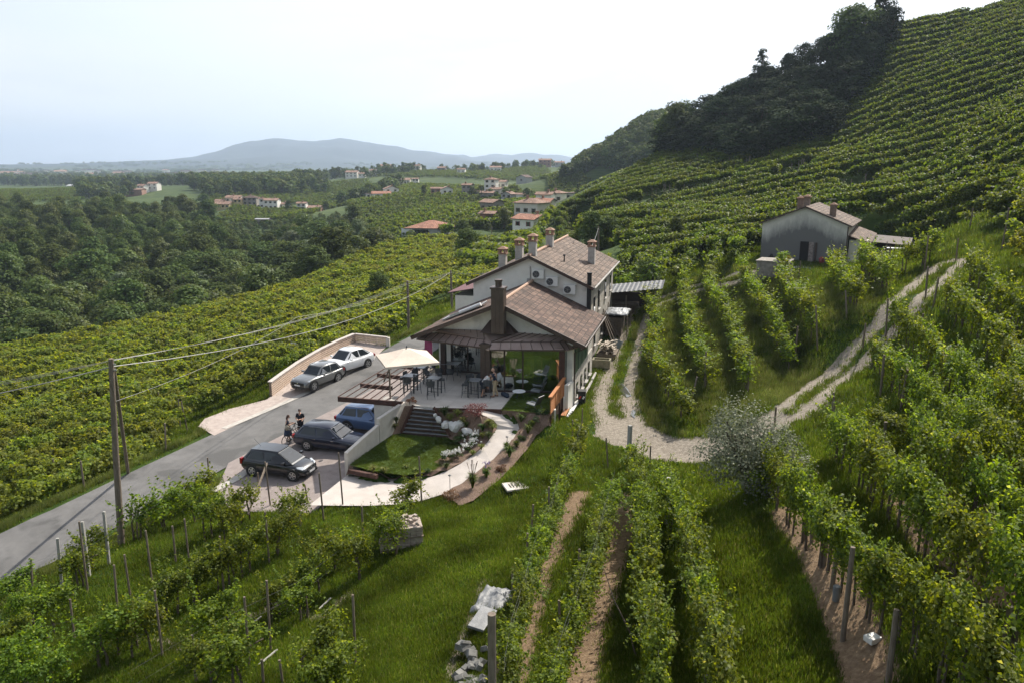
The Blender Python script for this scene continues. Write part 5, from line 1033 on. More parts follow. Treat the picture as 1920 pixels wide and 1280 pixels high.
vhouse(686, 697, 373, 478, 3.0, 'small white glazed annex at the left end of the white bungalow', 'white', T_near, az=-6, storeys=1, ncol=2, pitch=4, chim=0, name='annex', cat='annex')
for a in [(401,440,392,500,3.2,'long yellow walled building at the front left of the hamlet','yellow',T_far,1,4),(404,425,381,512,3.4,'brown roofed house behind the long yellow one','brick',T_far,1,3),(424,458,381,515,3.6,'light roofed house behind the yellow gabled one','cream',T_far,1,3),
          (439,458,389,502,5.0,'yellow two storey house with rows of windows in the hamlet','yellow',T_far,2,4),(457,488,392,505,7.2,'big dark stone house with hipped roof in the hamlet','stone',T_near,3,4),(487,498,392,500,6.4,'narrow white house right of the big stone house','white',T_far,2,1),
          (496,527,393,498,5.8,'long white walled house with wide tiled roof in the hamlet','white',T_far,2,4),(522,547,391,502,2.8,'low pinkish annex in the middle of the hamlet','cream',T_far,1,3),(557,578,397,498,5.2,'white house beside the dark tree of the hamlet','white',T_far,2,2),(575,607,397,500,2.6,'low open shed at the right end of the hamlet','brick',T_far,1,3)]:
    vhouse(a[0], a[1], a[2], a[3], a[4], a[5], a[6], a[7], az=4 + random.uniform(-4, 4), storeys=a[8], ncol=a[9], hip='hipped' in a[5], chim=1, name='hamlet_house')
vhouse(235, 274, 371, 700, 7.2, 'long roofless looking brick building amid the trees', 'brick', T_far, az=-4, storeys=1, ncol=0, chim=0, pitch=8, name='brick_building', cat='house')
vhouse(258, 279, 361, 712, 6.0, 'white house right behind the long brick building', 'white', T_far, az=20, storeys=2, ncol=2)
vhouse(278, 302, 356, 720, 5.6, 'upper white farmhouse on the wooded hill', 'white', T_far, az=10, storeys=2, ncol=2)
vhouse(127, 149, 358, 900, 5.5, 'white barn with tall windows in the far vineyards', 'white', mat('pale_sheet_roof', (.5,.5,.5), rough=.5), az=20, storeys=1, ncol=3, chim=0, name='white_barn', cat='barn')
vhouse(480, 508, 420, 400, 2.4, 'grey roofed shed on the terraces below the hamlet', 'stone', mat('grey_sheet_roof', (.33,.33,.33), rough=.5), az=4, storeys=1, ncol=1, chim=0, pitch=8, name='field_shed', cat='shed')
vhouse(505, 522, 361, 640, 3.6, 'small stone barn amid the trees above the hamlet', 'stone', T_far, az=-25, storeys=1, ncol=1, ridge_across=False, chim=0)
vhouse(472, 480, 351, 760, 3.0, 'tiny orange roofed house amid the trees above the hamlet', 'cream', T_red, az=0, storeys=1, ncol=1, chim=0)
vhouse(648, 675, 333, 820, 5.2, 'pale house with a brown roof on the far ridge', 'white', T_far, az=10, storeys=2, ncol=3); vhouse(672, 687, 333, 815, 3.8, 'low white house in the middle of the far ridge group', 'white', T_far, az=0, storeys=1, ncol=2)
vhouse(692, 710, 331, 830, 6.0, 'right hand house of the far ridge group', 'white', T_far, az=30, storeys=2, ncol=2); vhouse(712, 737, 317, 900, 4.2, 'long terracotta roofed house on the far skyline', 'brick', T_far, az=5, storeys=1, ncol=4)
vhouse(774, 791, 319, 860, 4.8, 'pale house below the skyline trees', 'cream', T_far, az=20, storeys=1, ncol=2); vhouse(857, 874, 326, 760, 4.0, 'small white house on the middle ridge', 'white', T_far, az=10, storeys=1, ncol=2)
vhouse(918, 940, 323, 800, 4.6, 'white house near the top of the striped vineyard', 'white', T_far, az=-5, storeys=1, ncol=3); vhouse(1010, 1034, 311, 880, 6.2, 'pinkish stone villa on the ridge beside the cypresses', 'brick', T_far, az=8, storeys=2, ncol=3)
vhouse(1040, 1058, 312, 870, 4.0, 'low house right of the cypresses', 'grey', T_far, az=8, storeys=1, ncol=2); vhouse(820, 838, 322, 820, 3.8, 'brown roofed house on the middle ridge', 'stone', T_far, az=15, storeys=1, ncol=2)
vhouse(655, 668, 421, 330, 2.2, 'small pale roofed hut among the valley trees', 'grey', mat('pale_sheet_roof', (.5,.5,.5), rough=.5), az=20, storeys=1, ncol=0, chim=0, pitch=8, name='hut', cat='hut')
for k in range(46):
    px = random.choice([random.uniform(0, 180), random.uniform(0, 420), random.uniform(150, 420)]); D = random.uniform(1850, 3100); x = (px - 960) / FPX * D * .98; z = H1(x, D)
    p = Vector((x, D, z)); e_ = empty('town_house', p, random.uniform(-.6, .6), 'little house of the pale roofed town on the far plain', 'house', 'houses of the town on the plain'); s = random.uniform(.8, 1.9)
    MB().box((0, 0, 3.2 * s), (16 * s, 10 * s, 7 * s)).build('wall', random.choice([M_plaster, M_wallmats['cream']]), e_)
    mb = MB(); a, b, c_ = 8.6 * s, 5.6 * s, 6.6 * s; mb.add([(-a, -b, c_), (a, -b, c_), (a, b, c_), (-a, b, c_), (-a, 0, c_ + 2.2 * s), (a, 0, c_ + 2.2 * s)], [(0, 1, 5, 4), (2, 3, 4, 5), (0, 4, 3), (1, 2, 5), (3, 2, 1, 0)]); mb.build('roof', random.choice([T_far, T_red, M_clay]), e_)
# ------------------------------------------------------------------ the main house: front building
def quad_on(mb, P, e=0): mb.add(P, [tuple(range(len(P)))])
M_stonewall = M_wallmats['stone']
M_lime = mat('rough_pale_stone_wall', (.36,.33,.29), (.52,.49,.45), rough=.95, scale=2.2, detail=10, bump=.9, bscale=3.5, dirt=((.2,.18,.15), 5.0, .52, .68))
FH = empty('restaurant_house', B(0, 4.5), 0, 'front house with brown tiled roof, glass terrace front and brown metal canopy', 'house')
def fhp(o): o.parent = FH; o.matrix_parent_inverse = Matrix.Translation(-FH.location); return o
RZ, EZ = 5.45, 3.1; PR, PL = 5.3, 5.7; SL = (RZ - EZ) / 5.5
def bprism(pts, z0, z1): 
    mb = MB(); return mb.prism([xy(B(u, s)) for u, s in pts], z0, z1)
zr = lambda u: RZ - abs(u) * SL - .16
# body shell: porch cut out at the front left
mb = MB()
def wallq(u0, s0, u1, s1, z0, z1a, z1b, th=.3):
    a, b = B(u0, s0), B(u1, s1); d = (b - a).normalized(); n = Vector((-d.y, d.x, 0)) * th
    mb.add([(a.x, a.y, z0), (b.x, b.y, z0), (b.x, b.y, z1b), (a.x, a.y, z1a), (a.x + n.x, a.y + n.y, z0), (b.x + n.x, b.y + n.y, z0), (b.x + n.x, b.y + n.y, z1b), (a.x + n.x, a.y + n.y, z1a)], [(0, 1, 2, 3), (7, 6, 5, 4), (0, 4, 5, 1), (3, 2, 6, 7), (0, 3, 7, 4), (1, 5, 6, 2)])
wallq(-5.1, 3.0, -4.25, 3.0, -1, 3.3, 3.3); wallq(-4.9, 9.0, -4.9, 3.3, -1, 3.2, 3.2); wallq(-5.0, .7, 0, .7, 3.25, zr(5.0), zr(0)); wallq(0, .7, 4.5, .7, 3.25, zr(0), zr(4.5))
wallq(-1.25, 3.0, -1.0, 3.0, 0, 3.2, 3.2)
fhp(mb.build('wall', M_plaster))
mb = MB(); wallq(4.5, .35, 4.5, 1.0, -1.3, 3.05, 3.05, .35); fhp(mb.build('corner_wall', M_plaster))
mb = MB(); wallq(4.5, 1.0, 4.5, 9.0, -1.6, .75, .75, .5); fhp(mb.build('stone_wall', M_lime))
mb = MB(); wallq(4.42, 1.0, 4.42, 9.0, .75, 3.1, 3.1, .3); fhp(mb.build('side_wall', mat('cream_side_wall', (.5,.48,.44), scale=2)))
for k, (s0, s1) in enumerate([(1.35, 2.5), (2.75, 3.9), (4.15, 5.3), (5.55, 6.7)]):
    a, b = B(4.46, s0), B(4.46, s1); mb = MB(); mb.bar(a + Vector((0, 0, 1.85)), b + Vector((0, 0, 1.85)), .12, 2.05); o = fhp(mb.build('shutter', M_shut['green']))
for k, s in enumerate([1.9, 3.6, 5.3, 7.0]):
    a, b = B(4.52, s), B(4.52, s + .55); w_ = MB().bar(a + Vector((0, 0, -.35 + .03 * k)), b + Vector((0, 0, -.35 + .03 * k)), .06, .85).build('window', M_glassdk); fhp(w_)
    MB().bar(B(4.6, s - .12, .92 - .82 + .03 * k - .95), B(4.6, s + .67, .92 - .82 + .03 * k - .95), .22, .07).build('window_sill', M_stone).parent = w_; 
# roof with rounded ridge
def edge(u, s): return B(u, s, (RZ if u == 0 else EZ - (.02 if u > 0 else -.02)))
s1 = slab('s', (B(PR, -.35, EZ), B(PR, 9.1, EZ), B(0, 9.1, RZ), B(0, -.35, RZ)), T_near, .16, nu=30, nv=16, wav=.07, seed=2)
s2 = slab('s', (B(-PL, 9.1, EZ), B(-PL, -.35, EZ), B(0, -.35, RZ), B(0, 9.1, RZ)), T_near, .16, nu=30, nv=16, wav=.07, seed=5)
RF = merge_roof([s1, s2], FH); RF.matrix_parent_inverse = Matrix.Translation(-FH.location)
mb = MB(); k = 0
for s in np.arange(-.35, 9.0, .42): mb.tube([B(0, s, RZ + .0), B(0, s + .44, RZ + .02)], .115, 8, .10)
o = fhp(mb.build('ridge_tiles', T_far if False else mat('ridge_terracotta', (.38,.24,.17), (.5,.35,.26), rough=.9, scale=6))); 
mb = MB(); mb.bar(B(PR + .05, -.4, EZ - .12), B(0, -.4, RZ - .1), .06, .26); mb.bar(B(0, -.4, RZ - .1), B(-PL - .05, -.4, EZ - .12), .06, .26); fhp(mb.build('barge_board', M_dkframe))
mb = MB(); mb.tube([B(PR + .07, -.4, EZ - .1), B(PR + .07, 9.1, EZ - .1)], .075, 8); mb.tube([B(PR + .07, .3, EZ - .12), B(PR - .2, .32, EZ - .4), B(4.62, .4, EZ - .65), B(4.62, .4, -1.1)], .05, 8); fhp(mb.build('downpipe', M_dkframe))
# metal canopy: upper slope, fold, steep fascia band; standing seams as thin ribs
L0, L1, L2, L3 = PZ(781,636,2.75), PZ(903,652,2.75), PZ(917,656,2.75), PZ(1060,657,2.75)
low = [L0, L1, L2, L3, B(4.75, .55, 2.75)]
def off(p, s, dz): return p + BW * s + Vector((0, 0, dz))
F0, F1, F2_, F3, F4 = off(L0, .75, .38) + BU * .45, off(L1, .6, .38), off(L2, .5, .38), off(L3, .5, .38) - BU * .45, B(4.55, 1.0, 3.1)
U0, U1, U2, U3 = B(-4.9, .6, 3.42), B(-1.3, .6, 3.48), B(1.0, .6, 3.48), B(4.3, .6, 3.4)
Pk = B(-.25, .62, 4.2)
def ribs(mb, a0, a1, b0, b1, n, w_=.03, hgt=.05):
    for i in range(n + 1):
        t = i / n; p, q = a0.lerp(a1, t), b0.lerp(b1, t); mb.bar(p + Vector((0, 0, .02)), q + Vector((0, 0, .02)), w_, hgt)
mb = MB(); th = Vector((0, 0, -.05))
for Q in [(F0, F1, U1, U0), (F1, F2_, U2, U1), (F2_, F3, U3, U2), (L0, L1, F1, F0), (L1, L2, F2_, F1), (L2, L3, F3, F2_), (L3, low[4], F4, F3), (F3, F4, U3)]:
    n = len(Q); v = [tuple(p) for p in Q] + [tuple(p + th) for p in Q]; mb.add(v, [tuple(range(n)), tuple(range(2 * n - 1, n - 1, -1))] + [(i, (i + 1) % n, n + (i + 1) % n, n + i) for i in range(n)])
CAN = fhp(mb.build('canopy', M_brownlit))
mb = MB(); ribs(mb, F0, F1, U0, U1, 9); ribs(mb, F2_, F3, U2, U3, 7); ribs(mb, L0, L1, F0, F1, 9); ribs(mb, L2, L3, F2_, F3, 7); ribs(mb, L3, low[4], F3, F4, 3); mb.bar(F2_, F3, .05, .06); mb.bar(F0, F1, .05, .06); mb.bar(L0, L1, .05, .09); mb.bar(L2, L3, .05, .09); mb.bar(L3, F3, .05, .05)
o = mb.build('seams', M_brown); o.parent = CAN
mb = MB(); mb.add([U0 + Vector((0,0,.02)), U1 + Vector((0,0,.02)), Pk + BU * -.5, Pk + BU * .5, U2 + Vector((0,0,.02)), U2 + Vector((0,0,-.1)), U0 + Vector((0,0,-.1))], [(0, 1, 2, 3, 4, 5, 6)]); mb.add([U1 - BW * .7, U2 - BW * .7, Pk + BU * .55 - BW * .06, Pk - BU * .55 - BW * .06], [(0, 1, 2, 3)]); fhp(mb.build('flashing', M_brown))
# metal chimney
c0 = PD(935, 575, 46.35); mb = MB(); mb.box((c0.x, c0.y, 5.0), (.78, .7, 2.75), rz=-BAZ); mb.box((c0.x, c0.y, 6.42), (.9, .82, .12), rz=-BAZ)
for k in (-.13, .13): mb.box((c0.x + k * BU.x - BW.x * .36, c0.y + k * BU.y - BW.y * .36, 5.0), (.03, .03, 2.7), rz=-BAZ)
CH = fhp(mb.build('chimney', M_brown)); mb = MB(); mb.lathe((c0.x, c0.y, 6.48), [(.2, 0), (.2, .3), (.24, .32), (.24, .44), (.1, .46)], 14); o = mb.build('chimney_cap', M_brown); o.parent = CH
# column between the two glass fronts, corner posts, frames
mb = MB(); cc = (L1 + L2) / 2 + BW * .25; mb.box((cc.x, cc.y, 1.45), (.62, .5, 2.95), rz=-R(20)); mb.box((cc.x, cc.y, 2.98), (.74, .62, .1), rz=-R(20))
for k in (-.1, .12): mb.box((cc.x + k, cc.y - .27, 1.4), (.03, .03, 2.8), rz=-R(20))
fhp(mb.build('column', M_brown))
G0, G1 = PZ(916,733,0), PZ(1053,737,0); up = Vector((0, 0, 2.75))
def glasspane(a, b, z0, z1, nm='glass_front'):
    m_ = MB(); m_.bar(a + Vector((0, 0, (z0 + z1) / 2)), b + Vector((0, 0, (z0 + z1) / 2)), .02, z1 - z0); return fhp(m_.build(nm, M_frontglass))
M_frontglass = bpy.data.materials.new('reflecting_glass'); M_frontglass.use_nodes = True; t = M_frontglass.node_tree; t.nodes.clear(); o_ = t.nodes.new('ShaderNodeOutputMaterial'); gl = t.nodes.new('ShaderNodeBsdfGlossy'); gl.inputs['Roughness'].default_value = .01; gl.inputs['Color'].default_value = (.9,.95,.93,1)
tr_ = t.nodes.new('ShaderNodeBsdfTransparent'); tr_.inputs[0].default_value = (.55,.6,.58,1); ms_ = t.nodes.new('ShaderNodeMixShader'); ms_.inputs[0].default_value = .34; t.links.new(tr_.outputs[0], ms_.inputs[1]); t.links.new(gl.outputs[0], ms_.inputs[2]); t.links.new(ms_.outputs[0], o_.inputs[0])
glasspane(G0, G1, .05, 2.9); G2 = B(4.2, .6, 0); glasspane(G1, G2, .05, 2.9, 'glass_side')
mb = MB()
for t_ in (0.0, .22, .47): p = G0.lerp(G1, t_); mb.bar(p, p + up, .09 if t_ else .07, .09, up=(0, 1, 0))
mb.bar(G0 + Vector((0, 0, .06)), G1 + Vector((0, 0, .06)), .1, .12); mb.bar(G0 + Vector((0, 0, 2.8)), G1 + Vector((0, 0, 2.8)), .12, .14); fhp(mb.build('window_frame', M_dkframe))
mb = MB(); mb.box((G1.x, G1.y, 1.4), (.32, .3, 2.8), rz=-BAZ); fhp(mb.build('corner_post', M_corten))
PL0, PL1 = PZ(838,697,0), PZ(890,697,0); a, b = B(-4.2, 2.95), B(-1.9, 2.95)
glasspane(a, b, .05, 2.9, 'porch_window'); mb = MB()
for t_ in (0, .5, 1): p = a.lerp(b, t_); mb.bar(p, p + up, .08, .1, up=(0, 1, 0))
mb.bar(a + Vector((0, 0, .05)), b + Vector((0, 0, .05)), .1, .1); mb.bar(a + Vector((0, 0, 2.85)), b + Vector((0, 0, 2.85)), .1, .3); fhp(mb.build('porch_frame', M_dkframe))
mb = MB(); mb.bar(B(-1.85, 2.9, 1.3), B(-1.25, 2.9, 1.3), .08, 2.6); fhp(mb.build('door', M_dkframe))
mb = MB(); p = B(-4.5, 2.2); mb.box((p.x, p.y, 1.5), (.32, .32, 3.2), rz=-BAZ); fhp(mb.build('porch_post', M_dkframe))
# interior: floor, back wall and side wall of the room behind the glass
M_floor = mat('interior_floor', (.17,.12,.09), scale=3, rough=.5); mb = MB(); mb.prism([xy(B(-5, 3.3)), xy(B(-1.1, 3.3)), xy(G0 + BW * .1), xy(G1 + BW * .1), xy(B(4.2, 9)), xy(B(-4.8, 9))], -.2, .012); fhp(mb.build('interior_floor', M_floor))
mb = MB(); wallq(-4.7, 8.3, 4.2, 8.3, 0, 3.1, 3.1, .1); wallq(-1.05, 3.2, -1.05, 8.2, 0, 3.1, 3.1, .1); fhp(mb.build('interior_wall', M_plaster))
mb = MB(); mb.prism([xy(B(-5, .8)), xy(B(4.3, .8)), xy(B(4.3, 8.9)), xy(B(-4.8, 8.9))], 3.1, 3.2); fhp(mb.build('interior_ceiling', M_plaster))
c_ = B(1.2, 4.2); e_ = empty('bar_counter', (c_.x, c_.y, .012), -BAZ, 'pale counter inside the glass front', 'counter'); MB().box((0, 0, .5), (3.2, .7, 1.0)).build('base', M_conc, e_); MB().box((0, 0, 1.03), (3.4, .85, .06)).build('countertop', M_table, e_)
for k, (u, col) in enumerate([(1.9, (.05,.16,.42)), (2.45, (.03,.3,.32)), (1.2, (.4,.45,.08))]):
    c_ = B(u, 2.2); nm = ('blue', 'teal', 'yellow green')[k]; e_ = empty('display_stand', (c_.x, c_.y, .012), -BAZ, nm + ' display stand seen through the glass front', 'display stand'); MB().box((0, 0, .04), (.45, .4, .08)).build('base', M_furn, e_); MB().box((0, 0, .75), (.42, .12, 1.3)).build('panel', mat('display_' + nm.replace(' ', '_'), col, rough=.6), e_)
# ------------------------------------------------------------------ rear building
RH = empty('stone_farmhouse', B(0, 16), 0, 'taller rear house with white gable, stone side wall and old tiled roof with chimneys', 'house')
def rhp(o): o.parent = RH; o.matrix_parent_inverse = Matrix.Translation(-RH.location); return o
C0 = -.2; HWd = 4.28; RZ2, EZ2 = 7.3, 5.35; s0, s1_ = 9.15, 24.0; k2 = (RZ2 - EZ2) / HWd
def g2(u, s, z=0): return B(u + C0, s, z)
def gable_poly(s, z0, inset=0.0): return [g2(-HWd + inset, s, z0), g2(HWd - inset, s, z0), g2(HWd - inset, s, EZ2 - .1), g2(0, s, RZ2 - .12), g2(-HWd + inset, s, EZ2 - .1)]
mb = MB(); a = gable_poly(s0, -1.4); b = gable_poly(s0 + .35, -1.4); mb.add(a + b, [(0, 1, 2, 3, 4), (9, 8, 7, 6, 5)] + [(i, (i + 1) % 5, 5 + (i + 1) % 5, 5 + i) for i in range(5)]); wg = rhp(mb.build('gable_wall', M_plaster))
M_greystone = mat('weathered_grey_stone_wall', (.27,.24,.20), (.40,.37,.32), rough=.95, scale=1.4, detail=10, bump=.7, bscale=3, dirt=((.15,.13,.11), 2.2, .55, .75))
mb = MB(); wallq(HWd + C0, s0 + .3, HWd + C0, s1_, -1.6, EZ2 - .05, EZ2 - .05, .4); a = gable_poly(s1_, -1.6); b = gable_poly(s1_ + .35, -1.6); mb.add(a + b, [(4, 3, 2, 1, 0), (5, 6, 7, 8, 9)] + [(i, 5 + i, 5 + (i + 1) % 5, (i + 1) % 5) for i in range(5)]); rhp(mb.build('stone_side_wall', M_greystone))
mb = MB(); wallq(-HWd + C0, s1_, -HWd + C0, s0 + .3, -1.6, EZ2 - .05, EZ2 - .05, .4); rhp(mb.build('side_wall', M_plaster))
for (s, z, w_, hh) in [(12.0, 3.2, .7, 1.35), (14.5, 3.3, .75, 1.5), (18.5, 3.5, .8, 1.5), (22, 3.5, .7, 1.3), (12.6, .6, .7, 1.0), (16.5, .7, .7, 1.1), (20.5, .8, .8, 1.2)]:
    w2 = rhp(MB().bar(g2(HWd + .02, s, z), g2(HWd + .02, s + w_, z), .06, hh).build('window', M_glassdk)); MB().bar(g2(HWd + .06, s - .1, z - hh / 2 - .05), g2(HWd + .06, s + w_ + .1, z - hh / 2 - .05), .2, .08).build('window_sill', M_stone).parent = w2
ov = .45; ez = EZ2 - ov * k2
a = slab('s', (g2(HWd + ov, s0 - .35, ez), g2(HWd + ov, s1_ + .6, ez), g2(0, s1_ + .6, RZ2), g2(0, s0 - .35, RZ2)), T_rear, .16, nu=30, nv=14, wav=.10, seed=8)
b = slab('s', (g2(-HWd - ov, s1_ + .6, ez), g2(-HWd - ov, s0 - .35, ez), g2(0, s0 - .35, RZ2), g2(0, s1_ + .6, RZ2)), T_rear, .16, nu=30, nv=14, wav=.10, seed=9)
RF2 = merge_roof([a, b], RH); RF2.matrix_parent_inverse = Matrix.Translation(-RH.location)
mb = MB()
for s in np.arange(s0 - .35, s1_ + .4, .42): mb.tube([g2(0, s, RZ2), g2(0, s + .44, RZ2 + .02)], .115, 8, .10)
rhp(mb.build('ridge_tiles', MATS['ridge_terracotta'])); mb = MB(); mb.tube([g2(HWd + ov + .06, s0 - .3, ez - .05), g2(HWd + ov + .06, s1_ + .5, ez - .05)], .07, 8); rhp(mb.build('gutter', M_stone))
mb = MB(); mb.bar(g2(HWd + ov, s0 - .38, ez - .1), g2(0, s0 - .38, RZ2 - .1), .06, .22); mb.bar(g2(0, s0 - .38, RZ2 - .1), g2(-HWd - ov, s0 - .38, ez - .1), .06, .22); rhp(mb.build('barge_board', M_dkframe))
M_chim = mat('grey_chimney_render', (.36,.33,.30), (.48,.45,.42), rough=.95, scale=4, bump=.2)
def chimney(px, py, u, wd=.62, hgt=1.35, rear=True):
    "a rendered stack with a brick lantern and a little tiled cap; found on the slope along its line of sight"
    r = ray(px, py); n = BU.cross(BW); best = None
    for s in np.arange(9, 24, .05):
        z = RZ2 - abs(u) * k2; q = pix(g2(u, s, z)); e = abs(q[0] - px)
        if best is None or e < best[0]: best = (e, s, z)
    s, z = best[1], best[2]; p = g2(u, s, z); mb = MB(); mb.box((p.x, p.y, z + hgt / 2 - .3), (wd, wd, hgt + .6), rz=-BAZ); o = mb.build('chimney', M_chim); o.parent = RF2
    mb = MB(); zt = z + hgt; mb.box((p.x, p.y, zt + .03), (wd + .14, wd + .14, .08), rz=-BAZ)
    for i, j in ((-1, -1), (1, -1), (1, 1), (-1, 1)): q = p + BU * i * wd * .4 + BW * j * wd * .4; mb.box((q.x, q.y, zt + .2), (.16, .16, .28), rz=-BAZ)
    mb.box((p.x, p.y, zt + .37), (wd + .14, wd + .14, .06), rz=-BAZ); mb.box((p.x, p.y, zt + .48), (wd + .2, wd + .2, .16), rz=-BAZ, taper=.25); mb.build('chimney_cap', M_clay).parent = o
for a in [(943, 490, -2.6, .54, .95), (974, 480, -1.3, .54, 1.05), (999, 482, .05, .54, .95), (1031, 468, .1, .54, .9), (1109, 505, 3.3, .54, 1.35)]: chimney(*a)
p = g2(HWd + .1, s0 - .15); mb = MB(); mb.tube([(p.x, p.y, 2.6), (p.x, p.y, 6.1)], .16, 12); mb.tube([(p.x, p.y, 6.1), (p.x, p.y, 6.2)], .19, 12); rhp(mb.build('flue_pipe', M_black, smooth_=True))
p = g2(1.9, 12.6, RZ2 - 1.9 * k2); mb = MB(); mb.tube([p, p + Vector((0, 0, .45))], .05, 8); mb.tube([p + Vector((0, 0, .45)), p + Vector((0, 0, .58))], .09, 8); rhp(mb.build('vent_pipe', M_black))
p = PD(985, 522, 55.4); mb = MB(); q = B(-.15, s0 - .06); mb.tube([(q.x, q.y, 6.5), (q.x, q.y, 5.4)], .035, 6); mb.box((q.x - .12, q.y, 5.45), (.22, .16, .3), rz=-BAZ); rhp(mb.build('cable_box', M_stone))
# air conditioners
for k, (px, py, nm) in enumerate([(1009, 514, 'leftmost and highest'), (1035, 528, 'middle'), (1068, 543, 'rightmost and lowest')]):
    r = ray(px, py); p = None
    for D in np.arange(50, 58, .02):
        t = D / r.y; q = Vector((r.x * t, D, CAMZ + r.z * t)); d = (q - B(0, s0)).dot(BW)
        if d > -.2: p = q; break
    e_ = empty('air_conditioner', (p.x, p.y, p.z - .32), -BAZ, nm + ' of the three air conditioners on the white gable', 'air conditioner', 'air conditioners on the white gable')
    mb = MB().box((0, 0, .32), (.88, .33, .66)).build('casing', M_ac, e_, bevel=.02); mb = MB(); mb.tube([(-.13, -.17, .32), (-.13, -.185, .32)], .25, 20); f_ = mb.build('fan_grille', M_furn, e_)
    mb = MB(); 
    for q in range(5): a = q * 1.256; mb.bar((-.13, -.19, .32), (-.13 + .22 * math.cos(a), -.19, .32 + .22 * math.sin(a)), .05, .012)
    mb.build('fan_blades', M_stone, f_); mb = MB(); mb.box((-.3, .05, -.03), (.05, .4, .05)); mb.box((.3, .05, -.03), (.05, .4, .05)); mb.build('bracket', M_white, e_)
# camera lamp, solar panel
e_ = empty('security_camera', B(.35, s0 - .2, 6.15), -BAZ, 'white security camera under the ridge of the white gable', 'camera'); mb = MB(); mb.tube([(0, .15, .05), (0, -.02, .05)], .03, 6); mb.build('bracket', M_white, e_); mb = MB(); mb.tube([(-.15, -.05, 0), (.15, -.08, 0)], .07, 10); mb.build('housing', M_stone, e_)
pe = [B(u, s, RZ - abs(u) * SL + .12) for u, s in ((-4.3, 1.6), (-4.3, 3.0), (-1.7, 3.0), (-1.7, 1.6))]; e_ = empty('solar_panel', sum(pe, Vector()) / 4, 0, 'solar panel lying on the left slope of the front roof', 'solar panel'); c_ = e_.location
mb = MB(); v = [p - c_ for p in pe]; mb.add(v + [p + Vector((0, 0, .08)) for p in v], [(3, 2, 1, 0), (4, 5, 6, 7), (0, 1, 5, 4), (1, 2, 6, 5), (2, 3, 7, 6), (3, 0, 4, 7)]); mb.build('glass_panel', glassmat('solar_glass', (.02,.035,.08), .08), e_)
mb = MB(); 
for i in range(4): mb.bar(v[i] + Vector((0, 0, .07)), v[(i + 1) % 4] + Vector((0, 0, .07)), .06, .08)
mb.build('frame', M_steel, e_); mb = MB(); mb.tube([v[3] + Vector((0, -.2, .16)), v[0].lerp(v[3], .45) + Vector((0, -.2, .16))], .12, 10); mb.build('tank', M_white, e_)
# red roofed annex left of the rear house
e_ = empty('red_roof_annex', B(-6.2, 20, -.7), -BAZ, 'low annex with a dark red sheet roof behind the rear house', 'annex'); MB().box((0, 0, 1.2), (3.6, 9, 5.0)).build('wall', M_plaster, e_); slab('roof', ((-2.3, -5, 4.0), (2.4, -5, 4.9), (2.4, 5, 4.9), (-2.3, 5, 4.0)), mat('red_sheet_roof', (.10,.03,.03), (.14,.045,.045), rough=.6), .08, e_, wav=0)
# ------------------------------------------------------------------ barn on the right
BZ = R(29); bx = Vector((math.cos(BZ), -math.sin(BZ), 0)); by = Vector((math.sin(BZ), math.cos(BZ), 0)); bc = Vector((PD(1503, 492, 75.2).x, 75.2, BARNZ))
BN = empty('barn', bc, -BZ, 'grey stained barn with a gable wall and dark doorway among the vines', 'barn')
m = bpy.data.materials.new('stained_barn_plaster'); m.use_nodes = True; t = m.node_tree; N = t.nodes; K = t.links; p = N['Principled BSDF']; p.inputs['Roughness'].default_value = .95
tcn = N.new('ShaderNodeTexCoord'); sx = N.new('ShaderNodeSeparateXYZ'); K.new(tcn.outputs['Object'], sx.inputs[0]); ns = N.new('ShaderNodeTexNoise'); ns.inputs['Scale'].default_value = 1.6; ns.inputs['Detail'].default_value = 9; ns.inputs['Roughness'].default_value = .7; mp_ = N.new('ShaderNodeMapping'); mp_.inputs['Scale'].default_value = (1, 1, .35); K.new(tcn.outputs['Object'], mp_.inputs[0]); K.new(mp_.outputs[0], ns.inputs[0])
ab = N.new('ShaderNodeMath'); ab.operation = 'ABSOLUTE'; K.new(sx.outputs[0], ab.inputs[0]); a1 = N.new('ShaderNodeMath'); a1.operation = 'MULTIPLY_ADD'; K.new(ab.outputs[0], a1.inputs[0]); a1.inputs[1].default_value = .42; K.new(sx.outputs[2], a1.inputs[2])
a2 = N.new('ShaderNodeMath'); a2.operation = 'MULTIPLY_ADD'; K.new(ns.outputs[0], a2.inputs[0]); a2.inputs[1].default_value = 2.6; K.new(a1.outputs[0], a2.inputs[2]); rm = N.new('ShaderNodeValToRGB'); K.new(a2.outputs[0], rm.inputs[0])
mr = N.new('ShaderNodeMapRange'); mr.inputs[1].default_value = 4.3; mr.inputs[2].default_value = 6.9; K.new(a2.outputs[0], mr.inputs[0]); K.new(mr.outputs[0], rm.inputs[0])
rm.color_ramp.elements[0].color = (.16,.158,.155,1); rm.color_ramp.elements[0].position = .1; rm.color_ramp.elements[1].color = (.64,.62,.56,1); rm.color_ramp.elements[1].position = .7; K.new(rm.outputs[0], p.inputs['Base Color'])
W2, LN, EH, RI = 3.95, 8.2, 3.65, 5.25
mb = MB(); mb.add([(-W2, 0, -1), (W2, 0, -1), (W2, 0, EH), (0, 0, RI), (-W2, 0, EH), (-W2, LN, -1), (W2, LN, -1), (W2, LN, EH), (0, LN, RI), (-W2, LN, EH)], [(0, 1, 2, 3, 4), (9, 8, 7, 6, 5), (1, 6, 7, 2), (0, 4, 9, 5)]); mb.build('wall', m, BN)
k3 = (RI - EH) / W2; o_ = .35
